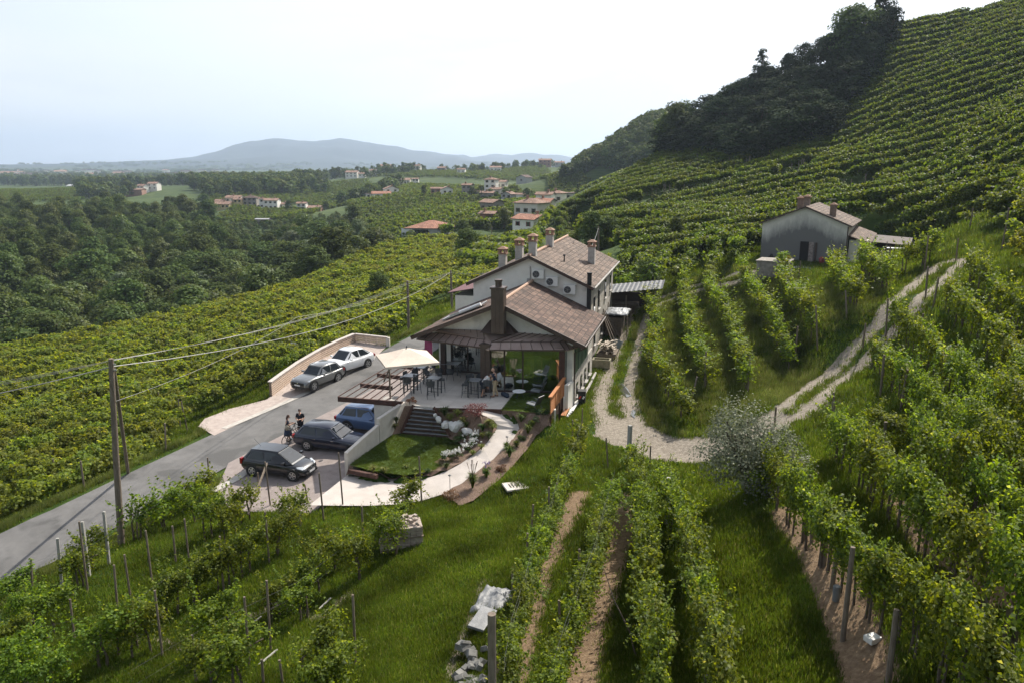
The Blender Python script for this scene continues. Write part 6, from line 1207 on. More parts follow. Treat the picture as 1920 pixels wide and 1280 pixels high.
a = slab('s', ((W2 + o_, -.4, EH - o_ * k3 + .14), (W2 + o_, LN + .4, EH - o_ * k3 + .14), (0, LN + .4, RI + .14), (0, -.4, RI + .14)), T_rear, .14, wav=.06, nu=12, nv=8); b = slab('s', ((-W2 - o_, LN + .4, EH - o_ * k3 + .14), (-W2 - o_, -.4, EH - o_ * k3 + .14), (0, -.4, RI + .14), (0, LN + .4, RI + .14)), T_rear, .14, wav=.06, nu=12, nv=8); br = merge_roof([a, b], BN)
for x, y, z in ((-1.0, 3.0, 5.0), (-.2, 1.6, 5.2), (2.3, 1.2, 4.5)):
    o = MB().box((x, y, z + .35), (.55, .55, 1.2)).build('chimney', mat('dark_brick', (.17,.12,.09), (.25,.18,.14), scale=6), br); mb = MB(); mb.box((x, y, z + 1.0), (.75, .75, .1)); mb.box((x, y, z + 1.13), (.6, .6, .18), taper=.2); mb.build('chimney_cap', M_clay, o)
mb = MB(); mb.tube([(2.0, 1.3, 4.6), (2.0, 1.3, 6.1)], .02, 5); mb.bar((1.6, 1.3, 6.0), (2.5, 1.3, 6.05), .03); mb.build('aerial', M_steel, br)
d_ = MB().box((.15, -.03, 1.0), (.8, .1, 2.0)).build('doorway', mat('dark_doorway', (.012,.010,.010)), BN); MB().box((.78, -.07, 1.0), (.45, .06, 1.95)).build('door', mat('peeling_door', (.32,.28,.26), (.16,.12,.11), scale=6), BN); MB().box((1.2, -.05, 1.05), (.18, .08, 1.8)).build('door_post', M_dkframe, BN)
MB().box((2.85, -.03, .55), (.9, .1, .8)).build('cellar_window', M_glassdk, BN); mb = MB(); mb.tube([(W2 - .05, -.08, EH - .1), (W2 - .05, -.08, -.3)], .05, 7); mb.build('downpipe', M_dkframe, BN)
e_ = empty('barn_extension', bc + bx * 4.85 + by * 3.5, -BZ, 'lower tiled extension at the right end of the barn', 'extension'); MB().box((0, 0, .7), (1.6, 6, 3.2)).build('wall', M_wallmats['cream'], e_); slab('roof', ((-.95, -3.4, 2.75), (1.1, -3.4, 2.1), (1.1, 3.4, 2.5), (-.95, 3.4, 3.25)), T_rear, .12, e_)
e_ = empty('open_shed', bc + bx * 7.2 + by * 4.4, -BZ, 'open timber shed with a rusty sheet roof right of the barn extension', 'shed')
mb = MB()
for x in (-1.5, 0, 1.8):
    for y in (-2, 2): mb.bar((x, y, -.6), (x, y, 2.1), .13, up=(1, 0, 0))
mb.build('posts', M_timber, e_); slab('roof', ((-1.7, -2.4, 2.1), (2.0, -2.4, 1.9), (2.0, 2.4, 2.2), (-1.7, 2.4, 2.4)), mat('rusty_sheet_roof', (.05,.036,.03), (.08,.058,.048), rough=.8), .06, e_, wav=0); MB().box((0, 2.0, .8), (4.2, .1, 2.2)).build('back_wall', M_dkframe, e_)
e_ = empty('white_awning', bc + bx * 8.6 + by * 1.0, -BZ, 'pale flat corrugated canopy in front of the open shed', 'canopy'); mb = MB(); 
for x in (-1.5, 1.5): mb.bar((x, 0, -.5), (x, 0, 1.6), .08, up=(1, 0, 0))
mb.build('posts', M_steel, e_); MB().box((0, .2, 1.65), (2.6, .8, .05)).build('roof', M_white, e_)
# yard wall, stone store and clutter in front of the barn
yc = bc - by * 3.2; e_ = empty('yard_terrace', yc - bx * .3, -BZ, 'raised concrete yard edge in front of the barn', 'terrace wall'); MB().box((.6, .8, -.55), (8.2, 4.2, 1.1)).build('slab', M_wallmats['grey'], e_)
q = lifted(1448, 512, 0.2); e_ = empty('stone_store', (q.x, q.y - .5, q.z), -BZ, 'small flat roofed stone store dug into the bank below the barn', 'store'); MB().box((0, 0, .3), (2.6, 2.4, 2.0)).build('wall', M_wallmats['stone'], e_); MB().box((0, 0, 1.36), (2.8, 2.6, .1)).build('roof', M_wallmats['stone'], e_)
# ------------------------------------------------------------------ garden walls, stairs, fence, pergola
M_ply = mat('light_timber_cladding', (.50,.38,.29), (.62,.49,.39), rough=.7, scale=3, stretch=(1, 1, 6))
W0 = PZ(650,886,-2.35); W1 = Vector((-6.4, 43.4, 0)); 
def wall_run(pts, th, name, m, label=None, cat='wall', parent=None, **kw):
    "pts: (x, y, z_bottom, z_top)"
    mb = MB(); L_, Rr = [], []
    for i, p in enumerate(pts):
        a = Vector(pts[max(i - 1, 0)][:2]); b = Vector(pts[min(i + 1, len(pts) - 1)][:2]); d = (b - a).normalized(); n = Vector((-d.y, d.x)) * th / 2
        mb.v += [(p[0] + n.x, p[1] + n.y, p[2]), (p[0] + n.x, p[1] + n.y, p[3]), (p[0] - n.x, p[1] - n.y, p[3]), (p[0] - n.x, p[1] - n.y, p[2])]
    k = len(pts)
    for i in range(k - 1):
        a = 4 * i; b = a + 4; mb.f += [(a, b, b + 1, a + 1), (a + 1, b + 1, b + 2, a + 2), (a + 2, b + 2, b + 3, a + 3), (a + 3, b + 3, b, a)]
    mb.f += [(0, 1, 2, 3), (4 * k - 1, 4 * k - 2, 4 * k - 3, 4 * k - 4)]
    return mb.build(name, m, parent, label=label, cat=cat if label else None, **kw)
wl = [(W0.lerp(W1, t).x, W0.lerp(W1, t).y, -3.0, z) for t, z in ((0, -1.2), (.25, -.85), (.53, -.5))]
wall_run(wl, .22, 'garden_wall', M_conc, 'lower pale concrete wall between the parked cars and the lawn', bevel=.012)
wl = [(W0.lerp(W1, t).x, W0.lerp(W1, t).y, -3.0, z) for t, z in ((.54, -.16), (.75, -.02), (1.02, .14))]
wall_run(wl, .22, 'garden_wall', M_conc, 'upper pale concrete wall rising to the terrace beside the blue car', bevel=.012)
a, b = PZ(703,752,0), PZ(757,759,0); wall_run([(a.x, a.y, -2.6, -.12), (b.x - .1, b.y, -2.6, -.12)], .25, 'retaining_wall', M_conc, 'short concrete wall under the steel frame at the end of the parking')
a, b = PZ(704,751,.02), PZ(753,759,.02); ob = MB().bar(a, b, .12, .2).build('edge_beam', M_corten, label='rusty steel beam on the short concrete wall', cat='beam')
a, b = PZ(812,764,0), PZ(940,767,0); mb = MB(); mb.bar(a + Vector((0, -.03, -.12)), b + Vector((0, -.03, -.12)), .03, .3); mb.build('terrace_edging', M_corten, label='thin rusty steel edging along the terrace front', cat='edging')
# stairs
sl_, sr_ = [PZ(778,759.5,0), PZ(755,812,-1.42)], [PZ(811,763.5,0), PZ(841,819,-1.42)]
ST = empty('garden_stairs', sl_[1].lerp(sr_[1], .5), 0, 'dark garden stairs with grey treads leading down to the lawn', 'stairs'); o_ = ST.location
M_slatet = mat('slate_tread', (.22,.23,.24), (.30,.31,.32), rough=.7, scale=3)
n = 7
for i in range(n):
    t0, t1 = (i + .15) / n, (i + 1) / n; z = -(i + 1) * 1.42 / n + .1
    A, Bb, C_, D_ = sl_[0].lerp(sl_[1], t0), sr_[0].lerp(sr_[1], t0), sr_[0].lerp(sr_[1], t1), sl_[0].lerp(sl_[1], t1)
    poly = [xy(p - o_) for p in (D_, C_, Bb + Vector((0, .25, 0)), A + Vector((0, .25, 0)))]; MB().prism(poly, z - o_.z - .05, z - o_.z).build('tread', M_slatet, ST)
    MB().bar(Vector((D_.x, D_.y, z - .07)) - o_, Vector((C_.x, C_.y, z - .07)) - o_, .03, .13).build('riser', M_dkframe, ST)
MB().bar(sl_[0] - o_ + Vector((-.06, 0, 0)), sl_[1] - o_ + Vector((-.06, 0, .02)), .05, .3).build('stringer', M_corten, ST); MB().bar(sr_[0] - o_ + Vector((.06, 0, 0)), sr_[1] - o_ + Vector((.06, 0, .02)), .05, .3).build('stringer', M_corten, ST)
# planted bank beside the stairs
mb = MB(); mb.add([W1 + Vector((.12, -.1, -.05)), sl_[0] + Vector((-.1, .1, -.05)), sl_[1] + Vector((-.1, 0, .02)), W0.lerp(W1, .74) + Vector((.15, 0, 0))], [(0, 3, 2, 1)])
mb.v[3] = (mb.v[3][0], mb.v[3][1], -1.42); mb.build('bank', M_soil, kind='structure')
MB().bar(PZ(655,882,-2.1), PZ(707,893,-2.05), .2, .22).build('step_edging', M_corten, label='low dark steel step between the lawn and the concrete path', cat='edging')
# timber clad wall of the lay-by
fp = [(508,746,716,-2.35),(530,729,699,-2.25),(560,707,677,-2.12),(600,682,654,-1.95),(635,664,638,-1.8),(665,651,627,-1.7)]
FW = empty('timber_clad_wall', PZ(585,691,-2), 0, 'long curved wall clad with pale horizontal boards behind the two parked cars', 'wall'); o_ = FW.location
pts = []
for px, pb, pt, z in fp: p = PZ(px, pb, z); pts.append((p.x - o_.x, p.y - o_.y, z - .6 - o_.z, z + 1.16 - o_.z))
wall_run(pts, .16, 'core', mat('board_backing', (.20,.15,.11)), parent=FW)
mb = MB(); cen = Vector((0, 0, 0))
for k in range(7):
    for i in range(len(pts) - 1):
        a, b = Vector(pts[i]), Vector(pts[i + 1]); d = (Vector(b[:2]) - Vector(a[:2])).normalized(); n_ = Vector((d.y, -d.x, 0)) * .10
        za, zb = pts[i][2] + .72 + k * .155, pts[i + 1][2] + .72 + k * .155; mb.bar(Vector((a[0], a[1], za)) + n_, Vector((b[0], b[1], zb)) + n_, .03, .11)
mb.build('boards', M_ply, FW); mb = MB()
for i in range(len(pts) - 1): mb.bar((pts[i][0], pts[i][1], pts[i][3] + .03), (pts[i + 1][0], pts[i + 1][1], pts[i + 1][3] + .03), .32, .07)
mb.build('coping', M_path, FW)
a, b = PZ(667,651,-1.7), PZ(728,658,-1.65); FE = empty('timber_end_wall', a, 0, 'straight end wall of pale boards closing the lay-by', 'wall'); mb = MB(); d = b - a
mb2 = MB(); mb2.bar((0, 0, .0 + 1.18), d + Vector((0, 0, 1.18)), .26, .07); mb2.build('coping', M_path, FE)
for k in range(7): mb.bar(Vector((0, 0, .12 + k * .155)), d + Vector((0, 0, .12 + k * .155)), .035, .115)
mb.build('boards', M_ply, FE)
for t_ in (0, .33, .66, 1): mb = MB(); q = d * t_; mb.bar(q + Vector((0, .06, -.5)), q + Vector((0, .06, 1.15)), .12 if t_ < 1 else .3, .1 if t_ < 1 else .3, up=(0, 1, 0)); mb.build('post', M_conc, FE)
# corten pergola frame left of the terrace
PG = empty('steel_frame', PZ(700,740,.05), 0, 'rusty steel frame of long thin rods jutting left from the terrace', 'steel frame'); o_ = PG.location
A_, B_, C_, D_ = PZ(634,747,.05) - o_, PZ(755,757,.05) - o_, PZ(832,694,.05) - o_, PZ(740,683,.05) - o_
MB().bar(A_, B_, .12, .3).build('beam', M_corten, PG)
for t_ in (.36, .66, .97): p, q = A_.lerp(D_, t_), B_.lerp(C_, t_); MB().bar(p, p.lerp(q, .55), .12, .26).build('beam', M_corten, PG)
for k in range(8): t_ = k / 8; MB().bar(A_.lerp(B_, t_) + Vector((0, 0, .14)), D_.lerp(C_, t_ * .95) + Vector((0, 0, .14)), .04, .05).build('rod', M_corten, PG)
# orange louvred railing
RL = empty('louvre_railing', PZ(1031,777,0), 0, 'orange rusty steel railing with louvre panels at the right end of the terrace', 'railing'); o_ = RL.location
a, b = Vector((0, 0, 0)), PZ(1058,741,0) - o_; d = b - a
MB().bar(a + Vector((0, 0, 1.02)), b + Vector((0, 0, 1.12)), .2, .07).build('handrail', M_orange, RL)
for k in range(3):
    t0, t1 = .03 + k * .325, .03 + (k + 1) * .325 - .03; mb = MB(); p, q = a.lerp(b, t0), a.lerp(b, t1)
    for j in range(9): z = .02 + j * .105 + .1 * (t0 + t1) / 2; mb.bar(p + Vector((0, 0, z)), q + Vector((0, 0, z)), .05, .02)
    mb.bar(p + Vector((0, 0, -.1)), p + Vector((0, 0, 1.05)), .04, .05, up=(0, 1, 0)); mb.bar(q + Vector((0, 0, -.1)), q + Vector((0, 0, 1.05)), .04, .05, up=(0, 1, 0)); mb.build('louvre_panel', M_orange, RL)
for t_, w_ in ((.02, .1), (.3, .3), (.62, .1), (.95, .25)):
    p = a.lerp(b, t_); MB().bar(p + Vector((.03, 0, -1.3)), p + Vector((.03, 0, -.02)), .1, w_, up=(0, 1, 0)).build('footing', M_corten if w_ < .2 else M_plaster, RL)
mb = MB(); a, b = PZ(1060,741,0), B(4.5, .45); mb.bar(a + Vector((0.05, 0, -.3)), b + Vector((0, 0, -.3)), .25, 1.9); mb.build('plinth_wall', M_plaster, label='low white plinth wall at the right corner of the front house', cat='wall')
# ------------------------------------------------------------------ furniture
def merge_copy(proto, loc, rz, label, group=None):
    o = copy_tree(proto); o.location = loc; o.rotation_euler = (0, 0, rz); o['label'] = label
    if group: o['group'] = group
    return o
def make_table(w_, d_, ht, label, name='high_table'):
    e_ = empty(name, (0, 0, 0), 0, label, 'table', 'tables on the terrace'); MB().box((0, 0, ht - .02), (w_, d_, .04)).build('tabletop', M_table, e_, bevel=.008)
    for x in (-1, 1):
        for y in (-1, 1): MB().box((x * (w_ / 2 - .05), y * (d_ / 2 - .05), (ht - .04) / 2), (.06, .06, ht - .04)).build('leg', M_furn, e_)
    mb = MB(); mb.bar((-w_ / 2 + .05, -d_ / 2 + .05, .25), (w_ / 2 - .05, -d_ / 2 + .05, .25), .03); mb.bar((-w_ / 2 + .05, d_ / 2 - .05, .25), (w_ / 2 - .05, d_ / 2 - .05, .25), .03); mb.build('stretcher', M_furn, e_); return e_
def make_stool(sh, label, name='bar_stool', cat='bar stool', grp='bar stools on the terrace'):
    e_ = empty(name, (0, 0, 0), 0, label, cat, grp); mb = MB(); mb.box((0, 0, sh), (.44, .42, .06)); mb.build('seat', M_furn, e_, bevel=.02)
    bm = MB(); n = 9
    for i in range(n):   # wrapped shell back
        a0 = math.pi * (-.05 + 1.1 * i / n); a1 = math.pi * (-.05 + 1.1 * (i + 1) / n); h0 = .2 + .12 * math.sin(a0 if a0 > 0 else 0); h1 = .2 + .12 * math.sin(a1)
        for r_, sgn in ((.25, 1),):
            p, q = Vector((math.cos(a0) * r_, math.sin(a0) * r_ * .95, sh + .05)), Vector((math.cos(a1) * r_, math.sin(a1) * r_ * .95, sh + .05)); u0, u1 = p * 1.08, q * 1.08; u0.z = sh + .08 + h0; u1.z = sh + .08 + h1
            bm.add([p, q, u1, u0, p * .93 + Vector((0, 0, sh * .07)), q * .93 + Vector((0, 0, sh * .07)), u1 * .95 + Vector((0, 0, .04)), u0 * .95 + Vector((0, 0, .04))], [(0, 1, 2, 3), (7, 6, 5, 4), (2, 6, 7, 3), (0, 4, 5, 1)])
    bm.build('backrest', M_furn, e_)
    for x in (-1, 1):
        for y in (-1, 1): MB().tube([(x * .17, y * .16, sh - .02), (x * .23, y * .22, 0)], .014, 6).build('leg', M_furn, e_)
    if sh > .6:
        mb = MB(); z = .28; c4 = [(-.21, -.2), (.21, -.2), (.21, .2), (-.21, .2)]
        for i in range(4): mb.tube([(*c4[i], z), (*c4[(i + 1) % 4], z)], .01, 5)
        mb.build('footrest', M_furn, e_)
    return e_
tb = make_table(.75, .75, 1.05, 'x'); TS = [(770,733,'high square table nearest the parasol pole'),(815,738,'high square table in the middle of the terrace front'),(789,716,'high square table under the parasol edge'),(890,742,'dark high table beside the two men')]
for k, (px, py, lb) in enumerate(TS):
    p = PZ(px, py, 0)
    if k == 0: tb.location = p; tb.rotation_euler = (0, 0, -BAZ); tb['label'] = lb
    else: merge_copy(tb, p, -BAZ, lb)
t2 = make_table(1.5, .8, .76, 'long low grey table in the shade of the porch', 'low_table'); t2.location = PZ(842,700,0); t2.rotation_euler = (0, 0, -BAZ)
st = make_stool(.76, 'x'); SS = [(764,740,.3,'bar stool at the front left corner of the terrace'),(783,735,-1.4,'bar stool between the two front tables'),(757,728,1.7,'bar stool behind the table by the parasol pole'),(808,746,.2,'bar stool in front of the middle table'),(828,733,-1.5,'bar stool right of the middle table'),(803,722,-1.2,'bar stool right of the table under the parasol'),(776,720,1.4,'bar stool left of the table under the parasol'),(797,710,3.1,'bar stool behind the table under the parasol'),
      (873,743,1.5,'left bar stool at the dark table by the two men'),(881,735,2.6,'blue grey bar stool behind the dark table'),(914,744,-.2,'bar stool the two men are bending over'),(901,735,3.2,'bar stool hidden behind the dark table')]
for k, (px, py, rz, lb) in enumerate(SS):
    p = PZ(px, py, 0); rz = rz + math.pi
    if k == 0: st.location = p; st.rotation_euler = (0, 0, rz); st['label'] = lb
    else: merge_copy(st, p, rz, lb)
ch = make_stool(.45, 'x', 'armchair', 'chair', 'low chairs around the porch table'); CS = [(823,711,0,'low chair at the left front of the porch table'),(844,712,0.1,'low chair at the front of the porch table'),(868,705,-1.3,'low chair at the right end of the porch table'),(836,690,3.1,'low chair behind the porch table'),(854,691,3.0,'low chair behind the right half of the porch table'),(812,700,1.6,'low chair at the left end of the porch table')]
for k, (px, py, rz, lb) in enumerate(CS):
    p = PZ(px, py, 0); rz = rz + math.pi
    if k == 0: ch.location = p; ch.rotation_euler = (0, 0, rz); ch['label'] = lb
    else: merge_copy(ch, p, rz, lb)
def lounge(p, rz, label):
    e_ = empty('lounge_chair', p, rz, label, 'lounge chair', 'lounge chairs on the small lawn'); mb = MB(); mb.bar((0, -.35, .36), (0, .25, .30), .6, .05); mb.build('seat', M_table, e_, bevel=.012); mb = MB(); mb.bar((0, .24, .3), (0, .52, .86), .58, .05); mb.build('backrest', M_furn, e_, bevel=.012)
    for x in (-1, 1):
        for y, t_ in ((-.28, -.38), (.2, .42)): MB().tube([(x * .26, y, .32), (x * .32, t_, 0)], .014, 6).build('leg', M_furn, e_)
        MB().bar((x * .32, -.25, .52), (x * .32, .3, .5), .05, .03).build('armrest', M_furn, e_)
lounge(PZ(1007,741,-.02), -1.9, 'lounge chair against the glass front on the small lawn'); lounge(PZ(1001,766,-.02), -2.2, 'lounge chair at the front of the small lawn with a pale seat')
e_ = empty('round_table', PZ(973,745,-.02), 0, 'low round white table on the small lawn', 'table'); mb = MB(); mb.lathe((0, 0, .40), [(.38, 0), (.4, .015), (.38, .03)], 28); mb.build('tabletop', M_white, e_); mb = MB()
for k in range(3): a = k * 2.09; mb.tube([(math.cos(a) * .12, math.sin(a) * .12, .4), (math.cos(a) * .26, math.sin(a) * .26, 0)], .013, 5)
mb.build('legs', M_furn, e_)
# parasol
pb_ = PZ(732,748,0); UM = empty('cantilever_parasol', pb_, 0, 'large beige cantilever parasol over the left side of the terrace', 'parasol'); cp = PZ(763,671,2.75) - pb_
M_canvas = mat('beige_canvas', (.62,.52,.43), (.68,.58,.49), rough=.9, scale=2)
mb = MB(); n8 = []; rot = R(20); hs = 1.55
for k in range(4): a = rot + math.pi / 4 + k * math.pi / 2; n8.append(cp + Vector((math.cos(a) * hs * 1.414, math.sin(a) * hs * 1.414, -.02)))
ring = []
for k in range(4): ring += [n8[k], (n8[k] + n8[(k + 1) % 4]) / 2 * .985 + cp * .015 + Vector((0, 0, -.02 * 0))]
apx = cp + Vector((0, 0, .62)); ring2 = [apx.lerp(r_, .12) for r_ in ring]; ring1 = [r_ for r_ in ring]; rl = [r_ + Vector((0, 0, -.13)) for r_ in ring]; mid = [apx.lerp(r_, .55) + Vector((0, 0, -.03)) for r_ in ring]
v = ring2 + mid + ring1 + rl; f = []
for lv in range(3):
    for k in range(8): f.append((lv * 8 + k, lv * 8 + (k + 1) % 8, (lv + 1) * 8 + (k + 1) % 8, (lv + 1) * 8 + k))
f.append(tuple(range(8))); mb.add(v, [tuple(reversed(q)) for q in f]); mb.build('canopy', M_canvas, UM)
mb = MB(); mb.bar((0, 0, .05), (0, 0, 1.95), .09, .09, up=(0, 1, 0)); mb.build('pole', M_timber, UM); mb = MB(); q = apx + Vector((0, 0, -.05)); mb.bar((-.35, -.1, 1.1), (0.15, .05, 2.2), .07); mb.bar((.15, .05, 2.2), q, .06); mb.build('arm', M_timber, UM)
MB().box((0, 0, .03), (.9, .9, .06)).build('base_plate', M_stone, UM); mb = MB(); mb.tube([apx, apx + Vector((0, 0, .12))], .04, 8); mb.build('finial', M_furn, UM)
mb = MB()
for r_ in ring: mb.bar(apx + Vector((0, 0, -.12)), r_ + Vector((0, 0, -.05)), .025)
mb.build('ribs', M_furn, UM)
# bags, banner, sign
def blob(name, c_, size, m, label, cat, seed=0, sub=3, rough_=.25, group=None, flat=False):
    bm = bmesh.new(); bmesh.ops.create_icosphere(bm, subdivisions=sub, radius=1)
    for v in bm.verts:
        n_ = noise.noise((v.co.x * 1.3 + seed * 5.1, v.co.y * 1.3, v.co.z * 1.3)) * rough_ * 2 + noise.noise((v.co.x * 4 + seed, v.co.y * 4, v.co.z * 4)) * rough_ * .5
        v.co *= (1 + n_); v.co = Vector((v.co.x * size[0], v.co.y * size[1], v.co.z * size[2]))
    me = bpy.data.meshes.new(name); bm.to_mesh(me); bm.free(); me.materials.append(m); o = bpy.data.objects.new(name, me); COL.objects.link(o); o.location = c_; o.rotation_euler = (0, 0, random.uniform(0, 3) if not flat else 0)
    if sub > 2: me.polygons.foreach_set('use_smooth', [True] * len(me.polygons))
    return tag(o, label, cat, group)
M_navybag = mat('navy_bag', (.015,.025,.045), (.03,.045,.07), rough=.8, scale=8); M_blackbag = mat('black_bag', (.012,.012,.014), (.03,.03,.03), rough=.7, scale=8)
blob('duffel_bag', PZ(947,739,.13), (.36,.17,.15), M_navybag, 'navy duffel bag lying on the terrace right of the men', 'bag', 3)
e_ = empty('backpack', PZ(956,733,0), .3, 'black upright backpack beside the duffel bag', 'bag'); MB().box((0, 0, .2), (.32, .2, .4), taper=.85).build('body', M_blackbag, e_, bevel=.05); mb = MB(); mb.tube([(-.06, 0, .39), (-.05, 0, .45), (.05, 0, .45), (.06, 0, .39)], .012, 5); mb.build('handle', M_blackbag, e_)
e_ = empty('banner_flag', PZ(803,676,-.9), 0, 'magenta banner on a thin pole left of the porch', 'banner'); mb = MB(); mb.tube([(.35, 0, 0), (.35, 0, 2.3), (.25, 0, 2.5)], .02, 6); mb.build('pole', M_steel, e_)
mb = MB(); 
for i in range(7): z = .5 + i * .28; mb.v += [(-.3 + .02 * i, .06 * math.sin(i * 1.3), z), (.33, .0, z)]
for i in range(6): mb.f.append((2 * i, 2 * i + 1, 2 * i + 3, 2 * i + 2))
o = mb.build('cloth', mat('magenta_cloth', (.24,.03,.10), (.30,.06,.14), rough=.7, scale=3), e_); md = o.modifiers.new('thickness', 'SOLIDIFY'); md.thickness = .01
p = ground(552, 676); e_ = empty('roadside_sign', p, -.25, 'white sign plate on a metal pole at the vineyard edge behind the timber wall', 'sign'); mb = MB(); mb.tube([(0, 0.04, -.3), (0, .04, 1.9)], .025, 7); mb.build('pole', M_steel, e_); zc = 1.5
pl = MB().box((0, 0, zc), (.62, .02, .86)).build('plate', mat('white_sign_plate', (.62,.64,.66), (.66,.68,.70), rough=.4), e_); M_ink = mat('grey_ink', (.07,.08,.09), rough=.6)
mb = MB(); mb.add([(-.22, -.014, zc + .08), (.2, -.014, zc + .05), (.22, -.014, zc + .3), (.05, -.014, zc + .34), (-.2, -.014, zc + .2)], [(0, 1, 2, 3, 4)])
for k in range(3): mb.box((0, -.013, zc - .08 - k * .1), (.4 - .08 * k, .004, .035))
mb.build('emblem', M_ink, pl)
# ------------------------------------------------------------------ cars
M_tyre = mat('tyre', (.015,.015,.015), (.025,.025,.025), rough=.85); M_rim = mat('alloy_rim', (.45,.46,.47), (.55,.55,.56), rough=.3, metal=.8); M_rimdk = mat('dark_rim', (.05,.05,.05), rough=.35, metal=.6)
M_carglass = glassmat('car_glass', (.012,.017,.022), .04, spec=.55); M_lamp = glassmat('headlamp', (.62,.66,.7), .08); M_tail = glassmat('tail_lamp', (.28,.01,.01), .1); M_plate = mat('number_plate', (.6,.6,.6), (.63,.63,.63), rough=.4); M_chrome = glassmat('chrome', (.6,.6,.6), .12, 1.0)
def paint(name, col, metal=.3): 
    m = mat(name, col, tuple(min(1, x * 1.08) for x in col), rough=.28, metal=metal, scale=1.5); m.node_tree.nodes['Principled BSDF'].inputs['Coat Weight'].default_value = .9; m.node_tree.nodes['Principled BSDF'].inputs['Coat Roughness'].default_value = .03; return m
def make_car(name, label, L_, W_, H_, paint_, kind, loc, rz, rim=M_rim, wb=None, nose=.0):
    e_ = empty(name, loc, rz, label, 'car'); hl, hw = L_ / 2, W_ / 2; belt = H_ * .62; cl = .19 if kind not in ('suv', 'coupe') else .25; wr = .32 if kind not in ('suv', 'coupe') else .37; wb = wb or L_ * .61; xf, xr = wb / 2 + L_ * .015, -wb / 2 + L_ * .015
    hood = H_ * (.60 if kind == 'hatch' else .575 if kind == 'estate' else .60)
    if kind == 'hatch': prof = [(-hl, .78, .50, .66), (-hl + .06, .9, .36, .88), (-hl + .35, .97, cl, belt + .03), (-hl * .45, 1, cl, belt), (0, 1, cl, belt - .01), (hl * .36, .99, cl, belt - .05), (hl * .6, .97, cl, hood - .05), (hl * .83, .92, cl + .02, hood * .86), (hl - .08, .8, cl + .06, hood * .7), (hl, .6, .3, hood * .55)]
    elif kind == 'estate': prof = [(-hl, .8, .42, .72), (-hl + .07, .92, .30, .92), (-hl + .4, .97, cl, belt + .02), (-hl * .45, 1, cl, belt), (0, 1, cl, belt - .01), (hl * .3, .99, cl, belt - .02), (hl * .42, .98, cl, hood + .02), (hl * .8, .94, cl, hood * .92), (hl - .1, .84, cl + .05, hood * .78), (hl, .68, .3, hood * .6)]
    else: prof = [(-hl, .8, .50, .84), (-hl + .07, .92, .36, 1.0), (-hl + .4, .98, cl, belt + .04), (-hl * .45, 1, cl, belt + .01), (0, 1, cl, belt), (hl * .3, .99, cl, belt - .01), (hl * .46, .98, cl, hood + .04), (hl * .78, .95, cl, hood * .95), (hl - .09, .88, cl + .05, hood * .84), (hl, .74, .32, hood * .66)]
    mb = MB(); rings = []
    for x, wf, zb, zt in prof:
        w_ = hw * wf; m_ = zb + (zt - zb) * .45; half = [(0, zb), (w_ * .86, zb), (w_ * .97, zb + .08), (w_, m_), (w_ * .985, zt - .14), (w_ * .93, zt - .03), (w_ * .6, zt + .015), (0, zt + .03)]
        ring = [(x, y, z) for y, z in half] + [(x, -y, z) for y, z in reversed(half[1:-1])]; rings.append(ring)
    k = len(rings[0]); mb.v = [p for r_ in rings for p in r_]
    for i in range(len(rings) - 1):
        for j in range(k): mb.f.append((i * k + j, i * k + (j + 1) % k, (i + 1) * k + (j + 1) % k, (i + 1) * k + j))
    mb.f.append(tuple(range(k - 1, -1, -1))); mb.f.append(tuple((len(rings) - 1) * k + j for j in range(k)))
    body = mb.build('body', paint_, e_, smooth_=False); body.data.polygons.foreach_set('use_smooth', [True] * len(body.data.polygons)); sm = body.modifiers.new('smooth', 'SUBSURF'); sm.levels = sm.render_levels = 2
    bm = bmesh.new(); bm.from_mesh(body.data); bmesh.ops.recalc_face_normals(bm, faces=bm.faces[:]); bm.to_mesh(body.data); bm.free()
    # cabin: stations (x at belt, x at roof) along the side profile
    if kind == 'hatch': wx0, wx1, rx1, rx0, rz = hl * .62, hl * .16, -hl * .70, -hl * .95, H_ - .05
    elif kind == 'estate': wx0, wx1, rx1, rx0, rz = hl * .36, hl * .02, -hl * .74, -hl * .95, H_ - .05
    elif kind == 'coupe': wx0, wx1, rx1, rx0, rz = hl * .42, hl * .08, -hl * .50, -hl * .95, H_ - .07
    else: wx0, wx1, rx1, rx0, rz = hl * .40, hl * .10, -hl * .70, -hl * .93, H_ - .05
    zb = belt - .06; wbt, wtp = hw * .93, hw * .73; S = [(rx0, wbt * .9, zb, None), (rx1, wtp * .93, rz, 1), ((rx1 + wx1) / 2, wtp, H_, 1), (wx1, wtp * .95, rz + .02, 1), (wx0, wbt * .88, zb, None)]
    # lofted cabin: lower outline at the belt, upper outline at the roof
    low = [(rx0, wbt * .86), (rx0 + .25, wbt * .97), ((rx0 + wx0) / 2, wbt), (wx0 - .45, wbt * .98), (wx0, wbt * .80)]; topo = [(rx1, wtp * .86, rz), (rx1 + .12, wtp * .95, rz + .02), ((rx1 + wx1) / 2, wtp, H_), (wx1 - .1, wtp * .96, rz + .03), (wx1, wtp * .84, rz + .005)]
    mb = MB()
    for sgn in (1, -1):
        for (x, y), (tx, ty, tz) in zip(low, topo): mb.v += [(x, sgn * y, zb), (tx, sgn * ty, tz - .05), (tx, sgn * ty * .9, tz)]
    n5 = 5
    for s_, off_ in ((0, 0), (1, n5 * 3)):
        for i in range(n5 - 1):
            for j in range(2): a = off_ + i * 3 + j; q = (a, a + 3, a + 4, a + 1); mb.f.append(q if s_ == 0 else tuple(reversed(q)))
    for i in range(n5 - 1): a = i * 3 + 2; b = n5 * 3 + i * 3 + 2; mb.f.append((a, a + 3, b + 3, b))
